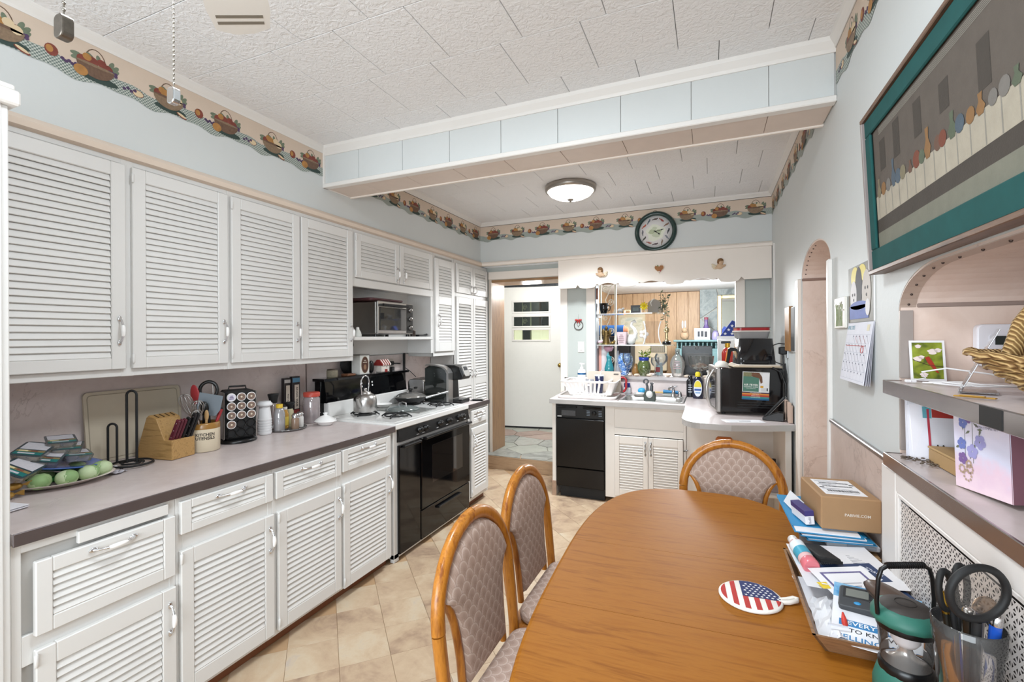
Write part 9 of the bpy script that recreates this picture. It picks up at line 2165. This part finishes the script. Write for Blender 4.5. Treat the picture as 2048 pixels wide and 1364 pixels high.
MB().lathe([(0.038, 0), (0.042, 0.004), (0.062, 0.024), (0.066, 0.026)], 30, sx=1.15).build('dish', PORC, k); MB().lathe([(0.068, 0.026), (0.060, 0.036), (0.030, 0.058), (0.012, 0.064), (0.010, 0.070), (0.016, 0.080), (0, 0.084)], 30, sx=1.12).build('lid', PORC, k)
MB().tube([(0, 0.066, 0.022), (0, 0.082, 0.024), (0, 0.09, 0.022)], 0.008, 8).build('lug', PORC, k)

# ================================================================ CEILING FAN (blade and pull chains show at the top left)
FX, FY_ = -0.50, 0.265
k = T('ceiling_fan', 'white ceiling fan, one blade tip and two pull chains showing at the top left', 'ceiling fan', (FX, FY_, 2.80))
FWH = M('#e6e4df', 0.35, var=0.02)
MB().lathe([(0.0, 0.0), (0.075, -0.002), (0.07, -0.05), (0.02, -0.06)], 28).cyl(0, 0, -0.46, -0.05, 0.014).build('canopy', FWH, k)
MB().lathe([(0.03, -0.45), (0.10, -0.47), (0.125, -0.52), (0.125, -0.585), (0.09, -0.62), (0.06, -0.63)], 32).build('motor', FWH, k)
ba_ = math.atan2(0.64 * 0.92 - 0.22 * -0.0, 1) if False else None
tipx, tipy = -1.03, 1.02
b_ang = math.atan2(tipy - FY_ - 0.10, tipx - FX)
b_ang = math.atan2(0.463, -0.458)
for i in range(5):
    a = b_ang + i * 2 * PI / 5
    mb = MB(); mb.X = Matrix.Translation((0, 0, -0.60)) @ Matrix.Rotation(a, 4, 'Z') @ Matrix.Rotation(rad(-14), 4, 'X')
    out_ = [(0.17, -0.045), (0.60, -0.062), (0.665, -0.055), (0.685, -0.02), (0.688, 0.02), (0.67, 0.055), (0.60, 0.062), (0.17, 0.045)]
    mb.prism(out_, 0.0, 0.008, 'xy'); bl = mb.build('blade', FWH, k)
    sm = MB(); sm.X = mb.X; sm.box(0.618, -0.045, -0.0006, 0.628, 0.048, 0.0005).box(0.640, -0.045, -0.0006, 0.650, 0.048, 0.0005).build('grey_stripes', M('#7d766a', 0.5), bl)
    ib = MB(); ib.X = Matrix.Translation((0, 0, -0.60)) @ Matrix.Rotation(a, 4, 'Z'); ib.box(0.08, -0.02, -0.004, 0.22, 0.02, 0.004, 0.002).build('blade_iron', CHROME, k)
kbowl = N('lit_fan_bowl'); kbowl.set('#f4f2ec', 0.4); kbowl.b.inputs['Emission Color'].default_value = lin('#fff6ea'); kbowl.b.inputs['Emission Strength'].default_value = 3.0
MB().lathe([(0.06, -0.632), (0.078, -0.64), (0.078, -0.648)], 28).build('light_fitter', FWH, k)
def chain(x, y, ztop, zbot, fob_mat, nm):
    m = MB(); n_ = int((ztop - zbot) / 0.0052)
    m.tube([(x, y, ztop), (x, y, zbot)], 0.0006, 4)
    for i in range(n_): m.ell(x, y, zbot + i * 0.0052, 0.0013, 0.0013, 0.0016, 6, 4)
    o_ = m.build('pull_chain', M('#8d867c', 0.3, 0.9), k)
    f_ = MB(); f_.prism(rrect(x - 0.006, zbot - 0.018, x + 0.006, zbot, 0.004, 4), y - 0.004, y + 0.004, 'xz'); f_.build('fob', fob_mat, o_, bevel=0.001)
    return o_
chain(0.044, -0.068, -0.645, 1.748 - 2.80, M('#6e665e', 0.35, 0.8, var=0.4, scale=200), 'a')
chain(-0.047, 0.067, -0.645, 1.778 - 2.80, CHROME, 'b')
MB().lathe([(0.076, -0.648), (0.10, -0.68), (0.095, -0.72), (0.05, -0.75), (0.0, -0.755)], 28).build('glass_bowl', kbowl.m, k)
